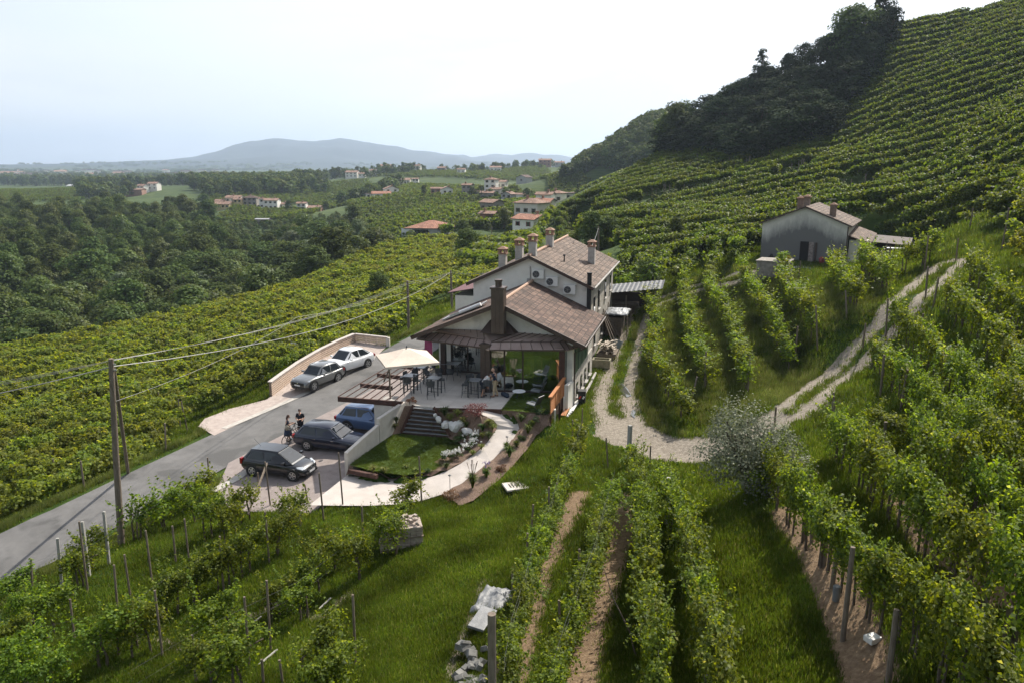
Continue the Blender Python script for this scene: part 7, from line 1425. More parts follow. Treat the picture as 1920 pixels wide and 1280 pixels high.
    for i in (0, n5 - 1):
        for j in range(2): a = i * 3 + j; b = n5 * 3 + i * 3 + j; q = (a, a + 1, b + 1, b); mb.f.append(q if i == 0 else tuple(reversed(q)))
    cb = mb.build('cabin', paint_, e_); bm = bmesh.new(); bm.from_mesh(cb.data); bmesh.ops.recalc_face_normals(bm, faces=bm.faces[:]); bm.to_mesh(cb.data); bm.free(); cb.data.polygons.foreach_set('use_smooth', [True] * len(cb.data.polygons)); cb.data.set_sharp_from_angle(angle=R(38)) 
    def pane(nm, P, par=e_):
        P = [Vector(p) for p in P]; n_ = (P[1] - P[0]).cross(P[2] - P[0]).normalized(); c_ = sum(P, Vector()) / len(P)
        if n_.dot(c_ - Vector((0, 0, belt))) < 0: n_ = -n_
        m_ = MB(); m_.add([p + n_ * .016 for p in P] + [p - n_ * .01 for p in P], [tuple(range(len(P))), tuple(range(2 * len(P) - 1, len(P) - 1, -1))] + [(i, (i + 1) % len(P), len(P) + (i + 1) % len(P), len(P) + i) for i in range(len(P))]); o = m_.build(nm, M_carglass, par); bm = bmesh.new(); bm.from_mesh(o.data); bmesh.ops.recalc_face_normals(bm, faces=bm.faces[:]); bm.to_mesh(o.data); bm.free(); return o
    def sidept(i, t, sgn): (x, y), (tx, ty, tz) = low[i], topo[i]; return Vector((x + (tx - x) * t, sgn * (y + (ty - y) * t), zb + (tz - .05 - zb) * t))
    def sideat(u, t, sgn): i = min(int(u), n5 - 2); return sidept(i, t, sgn).lerp(sidept(i + 1, t, sgn), u - i)
    tl = .2
    for sgn in (1, -1):
        pane('side_window', [sideat(2.06, tl, sgn), sideat(3.5, tl, sgn), sideat(3.15, .92, sgn), sideat(2.06, .95, sgn)]); pane('side_window', [sideat(1.1, tl, sgn), sideat(1.94, tl, sgn), sideat(1.94, .95, sgn), sideat(1.1, .93, sgn)]); 
        pane('quarter_window', [sideat(.35, tl + .1, sgn), sideat(1.0, tl, sgn), sideat(1.0, .92, sgn), sideat(.62, .88, sgn)])
        if kind == 'estate': m_ = MB(); m_.tube([sideat(.3, .2, sgn) , sideat(.6, .97, sgn), sideat(2, 1.01, sgn), sideat(3.2, .97, sgn), sideat(3.6, .15, sgn)], .014, 5); m_.build('chrome_trim', M_chrome, e_)
        m_ = MB(); m_.box((wx0 - .42, sgn * (hw + .07), belt + .06), (.16, .2, .13)); m_.build('mirror', paint_, e_, bevel=.03)
        for x in (.12 * hl, -.36 * hl): MB().box((x, sgn * (hw * .995), belt - .16), (.16, .03, .025)).build('door_handle', paint_ if kind != 'estate' else M_chrome, e_)
        m_ = MB(); zl = hood * .80 if kind != 'hatch' else hood * .78
        m_.add([(hl - .10, sgn * hw * .52, zl - .07), (hl - .16, sgn * hw * .80, zl - .06), (hl - .40, sgn * hw * .93, zl + .02), (hl - .46, sgn * hw * .90, zl + .10), (hl - .22, sgn * hw * .62, zl + .07)] + [(hl - .30, sgn * hw * .52, zl - .07), (hl - .36, sgn * hw * .70, zl - .06), (hl - .60, sgn * hw * .80, zl + .0), (hl - .60, sgn * hw * .78, zl + .04), (hl - .42, sgn * hw * .52, zl + .02)], [(0, 1, 2, 3, 4), (5, 9, 8, 7, 6)] + [(i, 5 + i, 5 + (i + 1) % 5, (i + 1) % 5) for i in range(5)]); m_.build('headlight', M_lamp, e_, bevel=.01)
        m_ = MB(); m_.box((-hl + .10, sgn * hw * .80, belt * .86), (.14, .26, .2 if kind != 'hatch' else .34)); m_.build('tail_light', M_tail, e_, bevel=.03)
        for x in (xf, xr):
            a_ = MB(); a_.tube([(x, sgn * (hw - .12), wr), (x, sgn * (hw + .004), wr)], wr + .055, 24); a_.build('wheel_arch', M_black, e_)
            we = empty('wheel', (x, sgn * (hw - .09), wr), 0, parent=e_); m_ = MB(); pr = [(.6, -.10), (.92, -.11), (1, -.07), (1, .07), (.92, .11), (.62, .10)]; nn = 28
            for r_, y in pr: m_.v += [(math.cos(2 * math.pi * q / nn) * r_ * wr, sgn * y, math.sin(2 * math.pi * q / nn) * r_ * wr) for q in range(nn)]
            for i in range(len(pr) - 1):
                for q in range(nn): m_.f.append((i * nn + q, i * nn + (q + 1) % nn, (i + 1) * nn + (q + 1) % nn, (i + 1) * nn + q))
            m_.build('tyre', M_tyre, we); m_ = MB(); m_.tube([(0, sgn * .0, 0), (0, sgn * .075, 0)], wr * .63, 24); m_.build('rim', M_rimdk, we); m_ = MB()
            for q in range(5):
                a = q * 1.2566; m_.bar((math.cos(a) * .03, sgn * .10, math.sin(a) * .03), (math.cos(a) * wr * .62, sgn * .09, math.sin(a) * wr * .62), .07 if rim is M_rim else .05, .03, up=(0, 1, 0))
            for q in range(24): a0, a1 = q * math.pi / 12, (q + 1) * math.pi / 12; m_.bar((math.cos(a0) * wr * .62, sgn * .095, math.sin(a0) * wr * .62), (math.cos(a1) * wr * .62, sgn * .095, math.sin(a1) * wr * .62), .025, .03, up=(0, 1, 0))
            m_.build('spokes', rim, we)
    def ends(i, t0, t1, f_): 
        x0, y0 = low[i]; tx, ty, tz = topo[i]; q = []
        for t, s_ in ((t0, -1), (t0, 1), (t1, 1), (t1, -1)): q.append(Vector((x0 + (tx - x0) * t, s_ * f_ * (y0 + (ty - y0) * t), zb + (tz - .05 - zb) * t)))
        return q
    pane('windscreen', ends(4, .1, .97, .95)); pane('rear_window', ends(0, .25, .93, .9))
    gw = hw * (.5 if kind in ('estate', 'coupe') else .62 if kind == 'suv' else .45); gz = hood * .60 if kind != 'hatch' else hood * .52
    m_ = MB(); m_.box((hl - .035, 0, gz + .02), (.09, gw * 2, .24 if kind != 'hatch' else .10)); m_.build('grille', M_black, e_, bevel=.03); m_ = MB(); m_.box((hl - .05, 0, .34), (.12, hw * 1.3, .16)); m_.build('bumper_intake', M_black, e_, bevel=.03)
    MB().box((hl + .015, 0, gz - .06 if kind != 'hatch' else .42), (.02, .5, .11)).build('number_plate', M_plate, e_); MB().box((-hl - .005, 0, .62), (.02, .5, .11)).build('number_plate', M_plate, e_)
    m_ = MB(); m_.tube([(hl + .005, 0, gz + .10), (hl + .02, 0, gz + .10)], .05, 12); m_.build('badge', M_chrome, e_)
    if kind == 'hatch': m_ = MB(); m_.tube([(-hl * .55, 0, H_ - .03), (-hl * .75, 0, H_ + .35)], .008, 5); m_.build('aerial', M_black, e_)
    if kind == 'suv': 
        for sgn in (1, -1): m_ = MB(); m_.tube([(rx1 + .1, sgn * wtp * .88, H_ - .01), (wx1 - .1, sgn * wtp * .88, H_ - .0)], .02, 6); m_.build('roof_rail', M_chrome, e_)
    return e_
def park(px_r, py_r, px_f, py_f, side, W_, wb, **kw):
    "rear and front wheel contact points on the near side"
    def g(px, py):
        p = PZ(px, py, -2.3)
        for _ in range(8): p = PZ(px, py, float(park_z(np.array([p.x]), np.array([p.y]))[0]))
        return p
    a, b = g(px_r, py_r), g(px_f, py_f); d = (b - a); d.z = 0; d.normalize(); n_ = Vector((d.y, -d.x, 0)) * (1 if side == 'right' else -1); m_ = (a + b) / 2 - n_ * (W_ / 2 - .12); m_.z = (a.z + b.z) / 2 - .02; return m_, math.atan2(d.y, d.x), (a - b).length
m_, rz, l_ = park(474,890,549,899,'right',1.69,2.5); make_car('parked_car', 'black small hatchback parked nearest the camera', 4.0, 1.69, 1.49, paint('black_paint', (.008,.009,.012)), 'hatch', m_, rz, wb=2.5); HZ = rz; print('hatch', m_, rz, l_)
m_, rz, l_ = park(582,843,652,851,'right',1.85,2.9); make_car('parked_car', 'dark navy estate car with chrome window line parked against the concrete wall', 4.85, 1.85, 1.47, paint('navy_paint', (.008,.012,.030)), 'estate', m_, rz, wb=2.9); print('estate', m_, rz, l_)
m2 = m_ + Vector((-math.sin(rz), math.cos(rz), 0)) * 2.75 + Vector((math.cos(rz), math.sin(rz), 0)) * 1.0; m2.z = float(park_z(np.array([m2.x]), np.array([m2.y]))[0]); make_car('parked_car', 'blue grey crossover parked beyond the navy estate', 4.45, 1.84, 1.60, paint('blue_grey_paint', (.085,.14,.26), .4), 'suv', m2, rz - .04, wb=2.65)
m_, rz, l_ = park(627,715,596,730,'left',1.8,2.6); rzL = rz; make_car('parked_car', 'grey compact crossover in the lay-by, nearest the road', 4.2, 1.8, 1.52, paint('grey_paint', (.16,.165,.165), .5), 'suv', m_, rz, wb=2.6); print('grey', m_, rz, l_)
m_, rz, l_ = park(682,689,649,703,'left',1.9,2.87); make_car('parked_car', 'white coupe style crossover in the lay-by under the timber wall', 4.6, 1.9, 1.68, paint('white_car_paint', (.72,.73,.74), 0), 'coupe', m_, rz, wb=2.8, rim=M_rim); print('white', m_, rz, l_)
# ------------------------------------------------------------------ people
M_skin = mat('skin', (.50,.29,.20), (.56,.34,.24), rough=.6, scale=20); M_skin.node_tree.nodes['Principled BSDF'].inputs['Subsurface Weight'].default_value = .08
def skin_chain(name, joints, edges, m, parent, root=0, sub=2):
    me = bpy.data.meshes.new(name); me.from_pydata([j[0] for j in joints], edges, []); me.materials.append(m); o = bpy.data.objects.new(name, me); COL.objects.link(o); o.parent = parent
    md = o.modifiers.new('skin', 'SKIN'); md.use_smooth_shade = True
    for v, j in zip(me.skin_vertices[0].data, joints): r_ = j[1]; v.radius = (r_, r_) if isinstance(r_, (int, float)) else r_
    me.skin_vertices[0].data[root].use_root = True; s_ = o.modifiers.new('sub', 'SUBSURF'); s_.levels = s_.render_levels = sub; return o
def person(loc, rz, label, H_=1.75, lean=0.0, crouch=0.0, top=(.02,.03,.05), legs=(.45,.36,.24), legtype='trousers', arms='phone', hair=(.03,.02,.015), hairlen='short', dress=False, cap=False, sleeves='short', head_down=.3, shoes=(.03,.03,.03), split=.1):
    e_ = empty('person', loc, rz, label, 'person'); k = H_ / 1.75
    def V3(x, y, z): return Vector((x, y, z)) * k
    # front of the body looks along +x; lean bends the trunk forward from the hip
    hip = V3(0, 0, .93 - crouch)
    def tr(x, y, z):  # trunk point relative to the hip, bent forward
        c_, s_ = math.cos(lean), math.sin(lean); dz = z - .93; return hip + Vector((x * c_ + dz * s_, y, -x * s_ + dz * c_)) * k
    chest, neck, head = tr(0, 0, 1.28), tr(.01, 0, 1.46), tr(.03 + .08 * head_down, 0, 1.58)
    J = [(hip, (.15 * k, .115 * k)), (tr(0, 0, 1.08), (.135 * k, .10 * k)), (chest, (.165 * k, .115 * k)), (neck, .055 * k), (tr(.02 + .04 * head_down, 0, 1.53), .05 * k)]; E = [(0, 1), (1, 2), (2, 3), (3, 4)]
    A_ = {}
    for s_ in (1, -1):
        sh = tr(0, s_ * .19, 1.40)
        if arms == 'phone': el, wr_ = tr(.06, s_ * .24, 1.13), tr(.30, s_ * .10, 1.18)
        elif arms == 'reach': el, wr_ = tr(.14, s_ * .22, 1.18), tr(.36, s_ * .15, 1.02)
        else: el, wr_ = tr(0, s_ * .25, 1.14), tr(.06, s_ * .24, .90)
        n0 = len(J); J += [(sh, .06 * k), (el, .042 * k), (wr_, .028 * k)]; E += [(2, n0), (n0, n0 + 1), (n0 + 1, n0 + 2)]; A_[s_] = (sh, el, wr_)
        hp = V3(0, s_ * .09, .90 - crouch); kn = V3(.05 + crouch * .8 * (1 if s_ > 0 else .6) + s_ * split * .3, s_ * .10, .48 - crouch * .35); an = V3(-.02 + s_ * split, s_ * .11, .09); toe = V3(.15 + s_ * split, s_ * .12, .04)
        n0 = len(J); J += [(hp, .09 * k), (kn, .062 * k), (an, .042 * k), (toe, .038 * k)]; E += [(0, n0), (n0, n0 + 1), (n0 + 1, n0 + 2), (n0 + 2, n0 + 3)]; A_[s_ * 2] = (hp, kn, an, toe)
    # hands: palm and five fingers as chains that grow from the wrist
    for s_ in (1, -1):
        sh, el, wr_ = A_[s_]; d = (wr_ - el).normalized(); side = Vector((-d.y, d.x, 0)).normalized() * -s_; dn = d.cross(side).normalized(); wi = [i for i, j in enumerate(J) if j[0] is wr_][0]
        palm = wr_ + d * .065 * k; pi = len(J); J.append((palm, (.03 * k, .014 * k))); E.append((wi, pi))
        for f_, (o_, ln) in enumerate([(-.028, .062), (-.010, .075), (.010, .070), (.027, .055)]):
            b_ = palm + d * .03 * k + side * o_ * k; m1 = b_ + d * ln * .5 * k - Vector((0, 0, .012)) * k; t1 = m1 + d * ln * .35 * k - Vector((0, 0, .025)) * k; i0 = len(J); J += [(b_, .009 * k), (m1, .008 * k), (t1, .007 * k)]; E += [(pi, i0), (i0, i0 + 1), (i0 + 1, i0 + 2)]
        b_ = palm - side * .03 * k; t1 = b_ + (d * .03 - side * .018) * k; i0 = len(J); J += [(b_, .010 * k), (t1, .008 * k)]; E += [(pi, i0), (i0, i0 + 1)]
    body = skin_chain('body', J, E, M_skin, e_)
    # head with brow, nose, chin, ears
    bm = bmesh.new(); bmesh.ops.create_uvsphere(bm, u_segments=20, v_segments=16, radius=1)
    for v in bm.verts:
        x, y, z = v.co; sx_, sy_, sz_ = .098, .076, .118
        if z < 0: sy_ *= 1 + .28 * z; sx_ *= 1 + .12 * z
        if x > .75 and abs(y) < .28 and -.35 < z < .2: sx_ *= 1.0 + .16 * (1 - abs(y) / .28)
        if x > .6 and -.02 < z < .22 and .2 < abs(y) < .5: sx_ *= .95
        if abs(y) > .93 and abs(z) < .3 and abs(x) < .3: sy_ *= 1.2
        v.co = Vector((x * sx_, y * sy_, z * sz_)) * k
    hm = bpy.data.meshes.new('head'); bm.to_mesh(hm); bm.free(); hm.materials.append(M_skin); hm.polygons.foreach_set('use_smooth', [True] * len(hm.polygons)); ho = bpy.data.objects.new('head', hm); COL.objects.link(ho); ho.parent = e_; ho.location = tr(.04 + .07 * head_down, 0, 1.635); pitch_ = lean * .6 + head_down; ho.rotation_euler = (0, pitch_, 0)
    mb = MB(); 
    for s_ in (1, -1): mb.box((.089 * k, s_ * .03 * k, .012 * k), (.012 * k, .022 * k, .010 * k))
    mb.build('eyes', M_black, ho); mb = MB(); mb.box((.088 * k, 0, -.055 * k), (.012 * k, .04 * k, .008 * k)); mb.build('mouth', mat('lips', (.30,.11,.09)), ho)
    if hair:
        bm = bmesh.new(); bmesh.ops.create_uvsphere(bm, u_segments=20, v_segments=14, radius=1); bmesh.ops.delete(bm, geom=[v for v in bm.verts if (v.co.z < -.15 and not (hairlen == 'long' and v.co.x < .1)) or (v.co.x > .45 and v.co.z < .5)], context='VERTS')
        for v in bm.verts:
            x, y, z = v.co; f_ = 1.0 + .06 * noise.noise(v.co * 5); v.co = Vector((x * .108 - .006, y * .088, z * .128 * (1.9 if hairlen == 'long' and z < 0 else 1) + .006)) * k * f_
        hh = bpy.data.meshes.new('hair'); bm.to_mesh(hh); bm.free(); hh.materials.append(mat('hair_%d' % int(hair[0] * 999), hair, tuple(x * 1.6 for x in hair), rough=.6, scale=30)); o = bpy.data.objects.new('cap' if cap else 'hair', hh); COL.objects.link(o); o.parent = ho; md = o.modifiers.new('t', 'SOLIDIFY'); md.thickness = .008
    mt = mat('cloth_%d_%d' % (int(top[0] * 999), int(top[2] * 999)), top, tuple(x * 1.25 + .005 for x in top), rough=.9, scale=14, bump=.3)
    J = [(hip + Vector((0, 0, -.03)), (.165 * k, .130 * k)), (tr(0, 0, 1.08), (.152 * k, .118 * k)), (chest, (.182 * k, .132 * k)), (tr(0, 0, 1.43), (.075 * k, .07 * k))]; E = [(0, 1), (1, 2), (2, 3)]
    for s_ in (1, -1):
        sh, el, wr_ = A_[s_]; n0 = len(J); J += [(sh, .075 * k), (sh.lerp(el, .75) if sleeves == 'short' else wr_.lerp(el, .1), .060 * k if sleeves == 'short' else .042 * k)]; E += [(2, n0), (n0, n0 + 1)]
    skin_chain('shirt', J, E, mt, e_)
    ml = mat('legs_%d_%d' % (int(legs[0] * 999), int(legs[2] * 999)), legs, tuple(x * 1.2 for x in legs), rough=.9, scale=14, bump=.3)
    if dress:
        mb = MB(); mb.lathe((0, 0, 0), [(.155 * k, 1.0 * k), (.19 * k, .85 * k), (.24 * k, .60 * k), (.27 * k, .42 * k), (.26 * k, .42 * k), (.15 * k, .98 * k)], 20); mb.f = mb.f[:-2]; mb.build('dress', ml, e_, smooth_=True)
    else:
        J = [(hip, (.158 * k, .125 * k))]; E = []
        for s_ in (1, -1):
            hp, kn, an, toe = A_[s_ * 2]; n0 = len(J); end = an + Vector((0, 0, .03)) if legtype == 'trousers' else kn + Vector((0, 0, .02)); J += [(hp, .108 * k), (hp.lerp(kn, .95), .085 * k)]; E += [(0, n0), (n0, n0 + 1)]
            if legtype == 'trousers': J.append((end, .066 * k)); E.append((n0 + 1, n0 + 2))
        skin_chain('trousers' if legtype == 'trousers' else 'shorts', J, E, ml, e_)
    for s_ in (1, -1):
        hp, kn, an, toe = A_[s_ * 2]; mb = MB(); c_ = (an + toe) / 2; mb.box((c_.x + .01, c_.y, .045 * k), (.27 * k, .095 * k, .085 * k), taper=.75); mb.build('shoe', mat('shoe_%d' % int(shoes[0] * 999), shoes), e_, bevel=.02)
    return e_
# two cyclists by the road
pw = PZ(541,826,-2.45); person((pw.x, pw.y, -2.47), .35, 'woman in a navy sleeveless dress standing beside a bicycle and looking at her hands', 1.66, top=(.02,.025,.04), legs=(.018,.03,.065), dress=True, hair=(.06,.03,.018), hairlen='long', head_down=.45)
pm = PZ(565,816,-2.35); person((pm.x, pm.y, -2.4), -1.6, 'man in a black shirt standing behind the bicycles and looking at his phone', 1.78, top=(.012,.013,.018), legs=(.02,.02,.025), legtype='shorts', hair=(.03,.02,.015), head_down=.4)
bag = blob('shoulder_bag', (pw.x + .05, pw.y - .26, pw.z + .92), (.13,.07,.17), mat('beige_bag', (.42,.36,.27)), 'beige shoulder bag hanging at the hip of the woman', 'bag', 5)
def bicycle(p, rz, label):
    e_ = empty('bicycle', p, rz, label, 'bicycle', 'bicycles by the road'); 
    for x in (-.52, .52):
        we = empty('wheel', (x, 0, .34), 0, parent=e_); m_ = MB()
        for q in range(24): a0, a1 = q * math.pi / 12, (q + 1) * math.pi / 12; m_.tube([(math.cos(a0) * .33, 0, math.sin(a0) * .33), (math.cos(a1) * .33, 0, math.sin(a1) * .33)], .022, 6, cap=False)
        m_.build('tyre', M_tyre, we); m_ = MB()
        for q in range(12): a = q * math.pi / 6; m_.tube([(0, 0, 0), (math.cos(a) * .32, 0, math.sin(a) * .32)], .003, 4)
        m_.build('spokes', M_steel, we)
    m_ = MB(); 
    for a, b in (((-.52, 0, .34), (-.15, 0, .82)), ((-.52, 0, .34), (-.05, 0, .30)), ((-.05, 0, .30), (-.17, 0, .88)), ((-.15, 0, .8), (.38, 0, .86)), ((-.05, 0, .30), (.38, 0, .80)), ((.36, 0, .95), (.52, 0, .34))): m_.tube([a, b], .02, 7)
    m_.build('frame', M_black, e_); m_ = MB(); m_.tube([(.33, -.30, 1.02), (.37, 0, .98), (.33, .30, 1.02)], .014, 6); m_.build('handlebar', M_steel, e_); MB().box((-.19, 0, .92), (.27, .13, .06)).build('saddle', M_black, e_, bevel=.02); m_ = MB(); m_.tube([(-.05, -.1, .3), (-.05, .1, .3)], .06, 10); m_.build('crank', M_steel, e_)
p = PZ(550,830,-2.45); bicycle((p.x, p.y, -2.47), 1.0, 'black bicycle beside the woman, nearer the camera'); p = PZ(558,818,-2.4); bicycle((p.x, p.y, -2.42), .75, 'black bicycle in front of the man in the black shirt')
# two men at the dark table
p = PZ(905,743,0); person(p, .3, 'man in a white shirt and dark shorts bending over a bar stool', 1.75, lean=.85, crouch=.05, top=(.62,.62,.60), legs=(.03,.035,.05), legtype='shorts', arms='reach', hair=(.05,.05,.055), cap=True, head_down=.2)
p = PZ(929,743,0); person(p, math.pi - .1, 'bald man in a navy shirt and khaki trousers facing left', 1.8, lean=.12, top=(.012,.022,.045), legs=(.42,.33,.21), arms='reach', hair=None, head_down=.15, shoes=(.12,.07,.04)); 
blob('rucksack', p + Vector((.24, 0, 1.25)), (.12,.17,.25), mat('pale_rucksack', (.35,.37,.38)), 'pale grey rucksack on the back of the bald man', 'bag', 9)
# ------------------------------------------------------------------ garden plants and stones
def Z3(x, y): return x / 4.266 + 640, y / 4.266 + 640
def BG(px, py):
    r = ray(px, py); D = np.arange(35, 45, .02); t = D / r.y; zz = CAMZ + r.z * t; q = BEDZ(r.x * t, D); i = int(np.argmax(zz < q)) or -1; return Vector((r.x * t[i], D[i], float(q[i])))
for k, (x, y, r_) in enumerate([(752,600,.16),(778,640,.26),(832,690,.34),(880,690,.3),(915,715,.42),(955,680,.3),(1003,745,.32),(1060,775,.30),(1045,760,.2)]):
    p = BG(*Z3(x, y)); blob('boulder', p + Vector((0, 0, r_ * .55)), (r_ * .9, r_ * .7, r_ * .75), M_rock, ['small white boulder at the top of the stairs side','white boulder beside the upper stairs','rounded white boulder beside the middle stairs','white boulder wedged between two bigger ones','largest white boulder of the row beside the stairs','white boulder behind the largest one','white boulder above the lawn edge','last white boulder of the row, beside the white flowers','low white stone beside the last boulder'][k], 'boulder', k, 2, .18, 'white boulders beside the stairs')
M_wf = mat('white_petals', (.72,.72,.68), (.78,.78,.75), rough=.8); M_yg = leafmat('yellow_green_grass', (.13,.17,.04), (.24,.27,.08), (.36,.36,.16), trans=.35); M_bushg = leafmat('bed_shrub_leaf', (.04,.075,.02), (.09,.13,.04), (.14,.17,.07), trans=.3); M_red = leafmat('maple_leaf', (.10,.035,.035), (.18,.07,.065), (.26,.13,.10), trans=.35); M_purple = mat('purple_petals', (.30,.22,.42))
def flowerbush(name, p, w_, ht, fm, label, nf=26, seed=0, leafm=None, group=None):
    e_ = empty(name, p, 0, label, 'flower bush', group); V, F = lobes(6, lambda g, k, q: np.array([g.normal(0, w_ * .2), g.normal(0, w_ * .2), ht * g.uniform(.3, .6)]), lambda g, k, q: w_ * .22, 60, .07, seed); npmesh('foliage', V, F, leafm or M_bushg, parent=e_)
    g = np.random.default_rng(seed + 1); P = []; N_ = []
    for k in range(nf): c_ = np.array([g.normal(0, w_ * .26), g.normal(0, w_ * .26), ht * g.uniform(.75, 1.1)]); d = g.normal(0, 1, (12, 3)); d /= np.linalg.norm(d, axis=1)[:, None]; P.append(c_ + d * .05); N_.append(d)
    V, F = leaves(np.concatenate(P), np.concatenate(N_), .06, seed); npmesh('flowers', V, F, fm, parent=e_); return e_
for k, (x, y, w_) in enumerate([(1075,775,.75),(1040,835,.7),(1000,875,.6),(930,920,.55),(872,938,.5),(825,945,.4)]): flowerbush('white_flower_bush', BG(*Z3(x, y + 12)), w_, .5, M_wf, 'white flowering shrub of the row along the lawn edge', 22, k, group='white flowering shrubs')
def grassclump(p, w_, ht, m, label, seed=0, n=170, group=None, name='ornamental_grass', plume=None):
    g = np.random.default_rng(seed); V = []; F = []
    for k in range(n):
        a = g.uniform(0, 6.28); l = ht * g.uniform(.6, 1.15); r_ = w_ * .5 * g.uniform(.2, 1); wd = .022; ox, oy = -math.sin(a) * wd, math.cos(a) * wd; c1 = (math.cos(a) * r_ * .35, math.sin(a) * r_ * .35, l * .75); c2 = (math.cos(a) * r_, math.sin(a) * r_, l * g.uniform(.55, .95)); i = len(V)
        V += [(-ox, -oy, -.02), (ox, oy, -.02), (c1[0] + ox, c1[1] + oy, c1[2]), (c1[0] - ox, c1[1] - oy, c1[2]), (c2[0], c2[1], c2[2]), (c2[0] + ox * .3, c2[1] + oy * .3, c2[2])]; F += [(i, i + 1, i + 2, i + 3), (i + 3, i + 2, i + 5, i + 4)]
    e_ = empty(name, p, 0, label, 'ornamental grass', group); e_['kind'] = 'thing'; npmesh('blades', V, F, m, parent=e_)
    if plume:
        mb = MB()
        for k in range(9): a = g.uniform(0, 6.28); r_ = w_ * .3; mb.tube([(0, 0, ht * .3), (math.cos(a) * r_ * .6, math.sin(a) * r_ * .6, ht * 1.1), (math.cos(a) * r_, math.sin(a) * r_, ht * 1.5)], [.006, .008, .02], 5)
        mb.build('plumes', plume, e_)
    return e_
M_plume = mat('dry_plume', (.32,.24,.2), (.45,.36,.3))
for k, (x, y, w_, h_) in enumerate([(825,595,.9,.6),(870,640,.8,.5),(975,665,.7,.55),(1130,715,.8,.5),(1185,680,.8,.5),(1210,705,.7,.45),(1180,775,.7,.45),(1130,770,.6,.4),(930,600,.7,.5),(1000,690,.5,.4),(1120,860,.5,.35),(1050,905,.5,.3),(840,1015,.5,.35),(255,1045,.7,.45),(345,1050,.6,.4),(435,1065,.7,.45),(520,1030,.5,.4),(600,1050,.5,.35),(690,1050,.5,.3)]):
    px, py = Z3(x, y); p = BG(px, py); grassclump((p.x, p.y, p.z - .02), w_, h_, M_yg if k % 3 else M_bushg, 'tuft of yellow green grass in the bed inside the curved path', k, 150, 'grass tufts inside the curved path')
bs = bush('shrub', *Z3(955,805), .95, .6, M_bushg, 'dark green shrub below the boulders at the lawn edge', 700, .07, 21, z=BG(*Z3(955,805)).z); 
p = BG(*Z3(1075,600)); b_ = bush('maple_shrub', *Z3(1075,600), 1.5, 1.0, M_red, 'reddish feathery maple shrub below the terrace edge', 1500, .06, 22, z=p.z, lumps=14)
b_.location = p
def HG_(px, py): return ground(px, py, 20, 60)
M_soil2 = M_soil
mulch = [xy(PZ(*a)) for a in [(955,764,-.1),(1024,775,-.3),(1032,802,-.7)]] + [xy(HG_(*a)) for a in [(1008,812),(985,846),(955,880),(925,908),(888,940),(862,948)]] + [xy(p[0]) for p in PATHW[5:14]]
sheet('mulch_bed', MULCH, lambda x, y: MULZ(x, y) + .02, M_soil, cell=.5, kind='structure')
for k, (x, y, w_, h_, t_) in enumerate([(1245,550,.4,.5,0),(1362,590,.5,.8,1),(1440,650,.7,.6,0),(1525,690,.6,.5,0),(1492,745,.7,.7,0),(1400,855,.6,.5,0),(1345,935,.9,.8,0),(1160,1100,.6,.6,0),(1050,1185,.9,1.0,2),(1320,870,.5,.5,0)]):
    p = HG_(*Z3(x, y)); grassclump(p, w_, h_, M_grassblade, 'green grass clump in the mulch strip outside the curved path' if t_ != 2 else 'feathery grass clump with plumes at the lower end of the mulch strip', 40 + k, 190, 'green clumps outside the curved path' if t_ != 2 else None, plume=M_plume if t_ == 2 else None)
for k, (x, y, m_, lb) in enumerate([(1437,800,M_bushg,'grey green low shrub at the widest bend of the mulch strip'),(1290,1045,M_dry,'bronze shrub in the mulch strip below the path bend'),(870,1265,M_dry,'brownish round shrub at the lower end of the path'),(1600,590,M_dark,'dark low shrub behind the small lawn'),(1560,640,M_pale,'small silvery shrub behind the small lawn')]):
    p = HG_(*Z3(x, y)); bush('shrub', *Z3(x, y), [.6, .75, 1.0, .9, .5][k], [.5, .5, .55, .5, .4][k], m_, lb, 600, .06, 60 + k, z=p.z).location = p
p = HG_(*Z3(1160,1090)); flowerbush('lavender_bush', p, .5, .8, M_purple, 'thin purple flowered plant beside the lower path', 10, 5, M_bushg)
p = BG(*Z3(545,500)); bush('shrub', *Z3(545,500), .8, .5, M_dry, 'dry brownish shrub at the corner above the stairs', 500, .06, 33, z=0.0, lumps=6).location = PZ(*Z3(548,492), 0)
for k, (x, y) in enumerate([(440,650),(470,600),(520,560),(430,700)]):
    q = PZ(*Z3(x, y), -.7 - .15 * k); grassclump(q, .6, .4, M_wild, 'dry grass tuft on the bank between the wall and the stairs', 90 + k, 120, 'dry tufts on the bank')
a, b = HG_(1010,772), HG_(974,816); MB().bar(a + Vector((0, 0, .1)), b + Vector((0, 0, .12)), .03, .25).build('bed_edging', M_corten, label='rusty steel edging strip across the mulch bed', cat='edging')
def bollard(p, label, ht=.7):
    e_ = empty('garden_light', p, 0, label, 'garden light'); mb = MB(); mb.tube([(0, 0, -.1), (0, 0, ht)], .014, 7); mb.build('pole', M_furn, e_); mb = MB(); mb.lathe((0, 0, ht), [(.03, -.02), (.085, .0), (.085, .02), (.03, .05)], 14); mb.build('lamp_head', M_furn, e_)
bollard(PZ(669,862,-2.0), 'mushroom garden light on the lawn beside the concrete wall', .6); bollard(HG_(951,843), 'mushroom garden light at the outer bend of the path', .75); bollard(HG_(844,926), 'mushroom garden light at the lower outer edge of the path', 1.0)
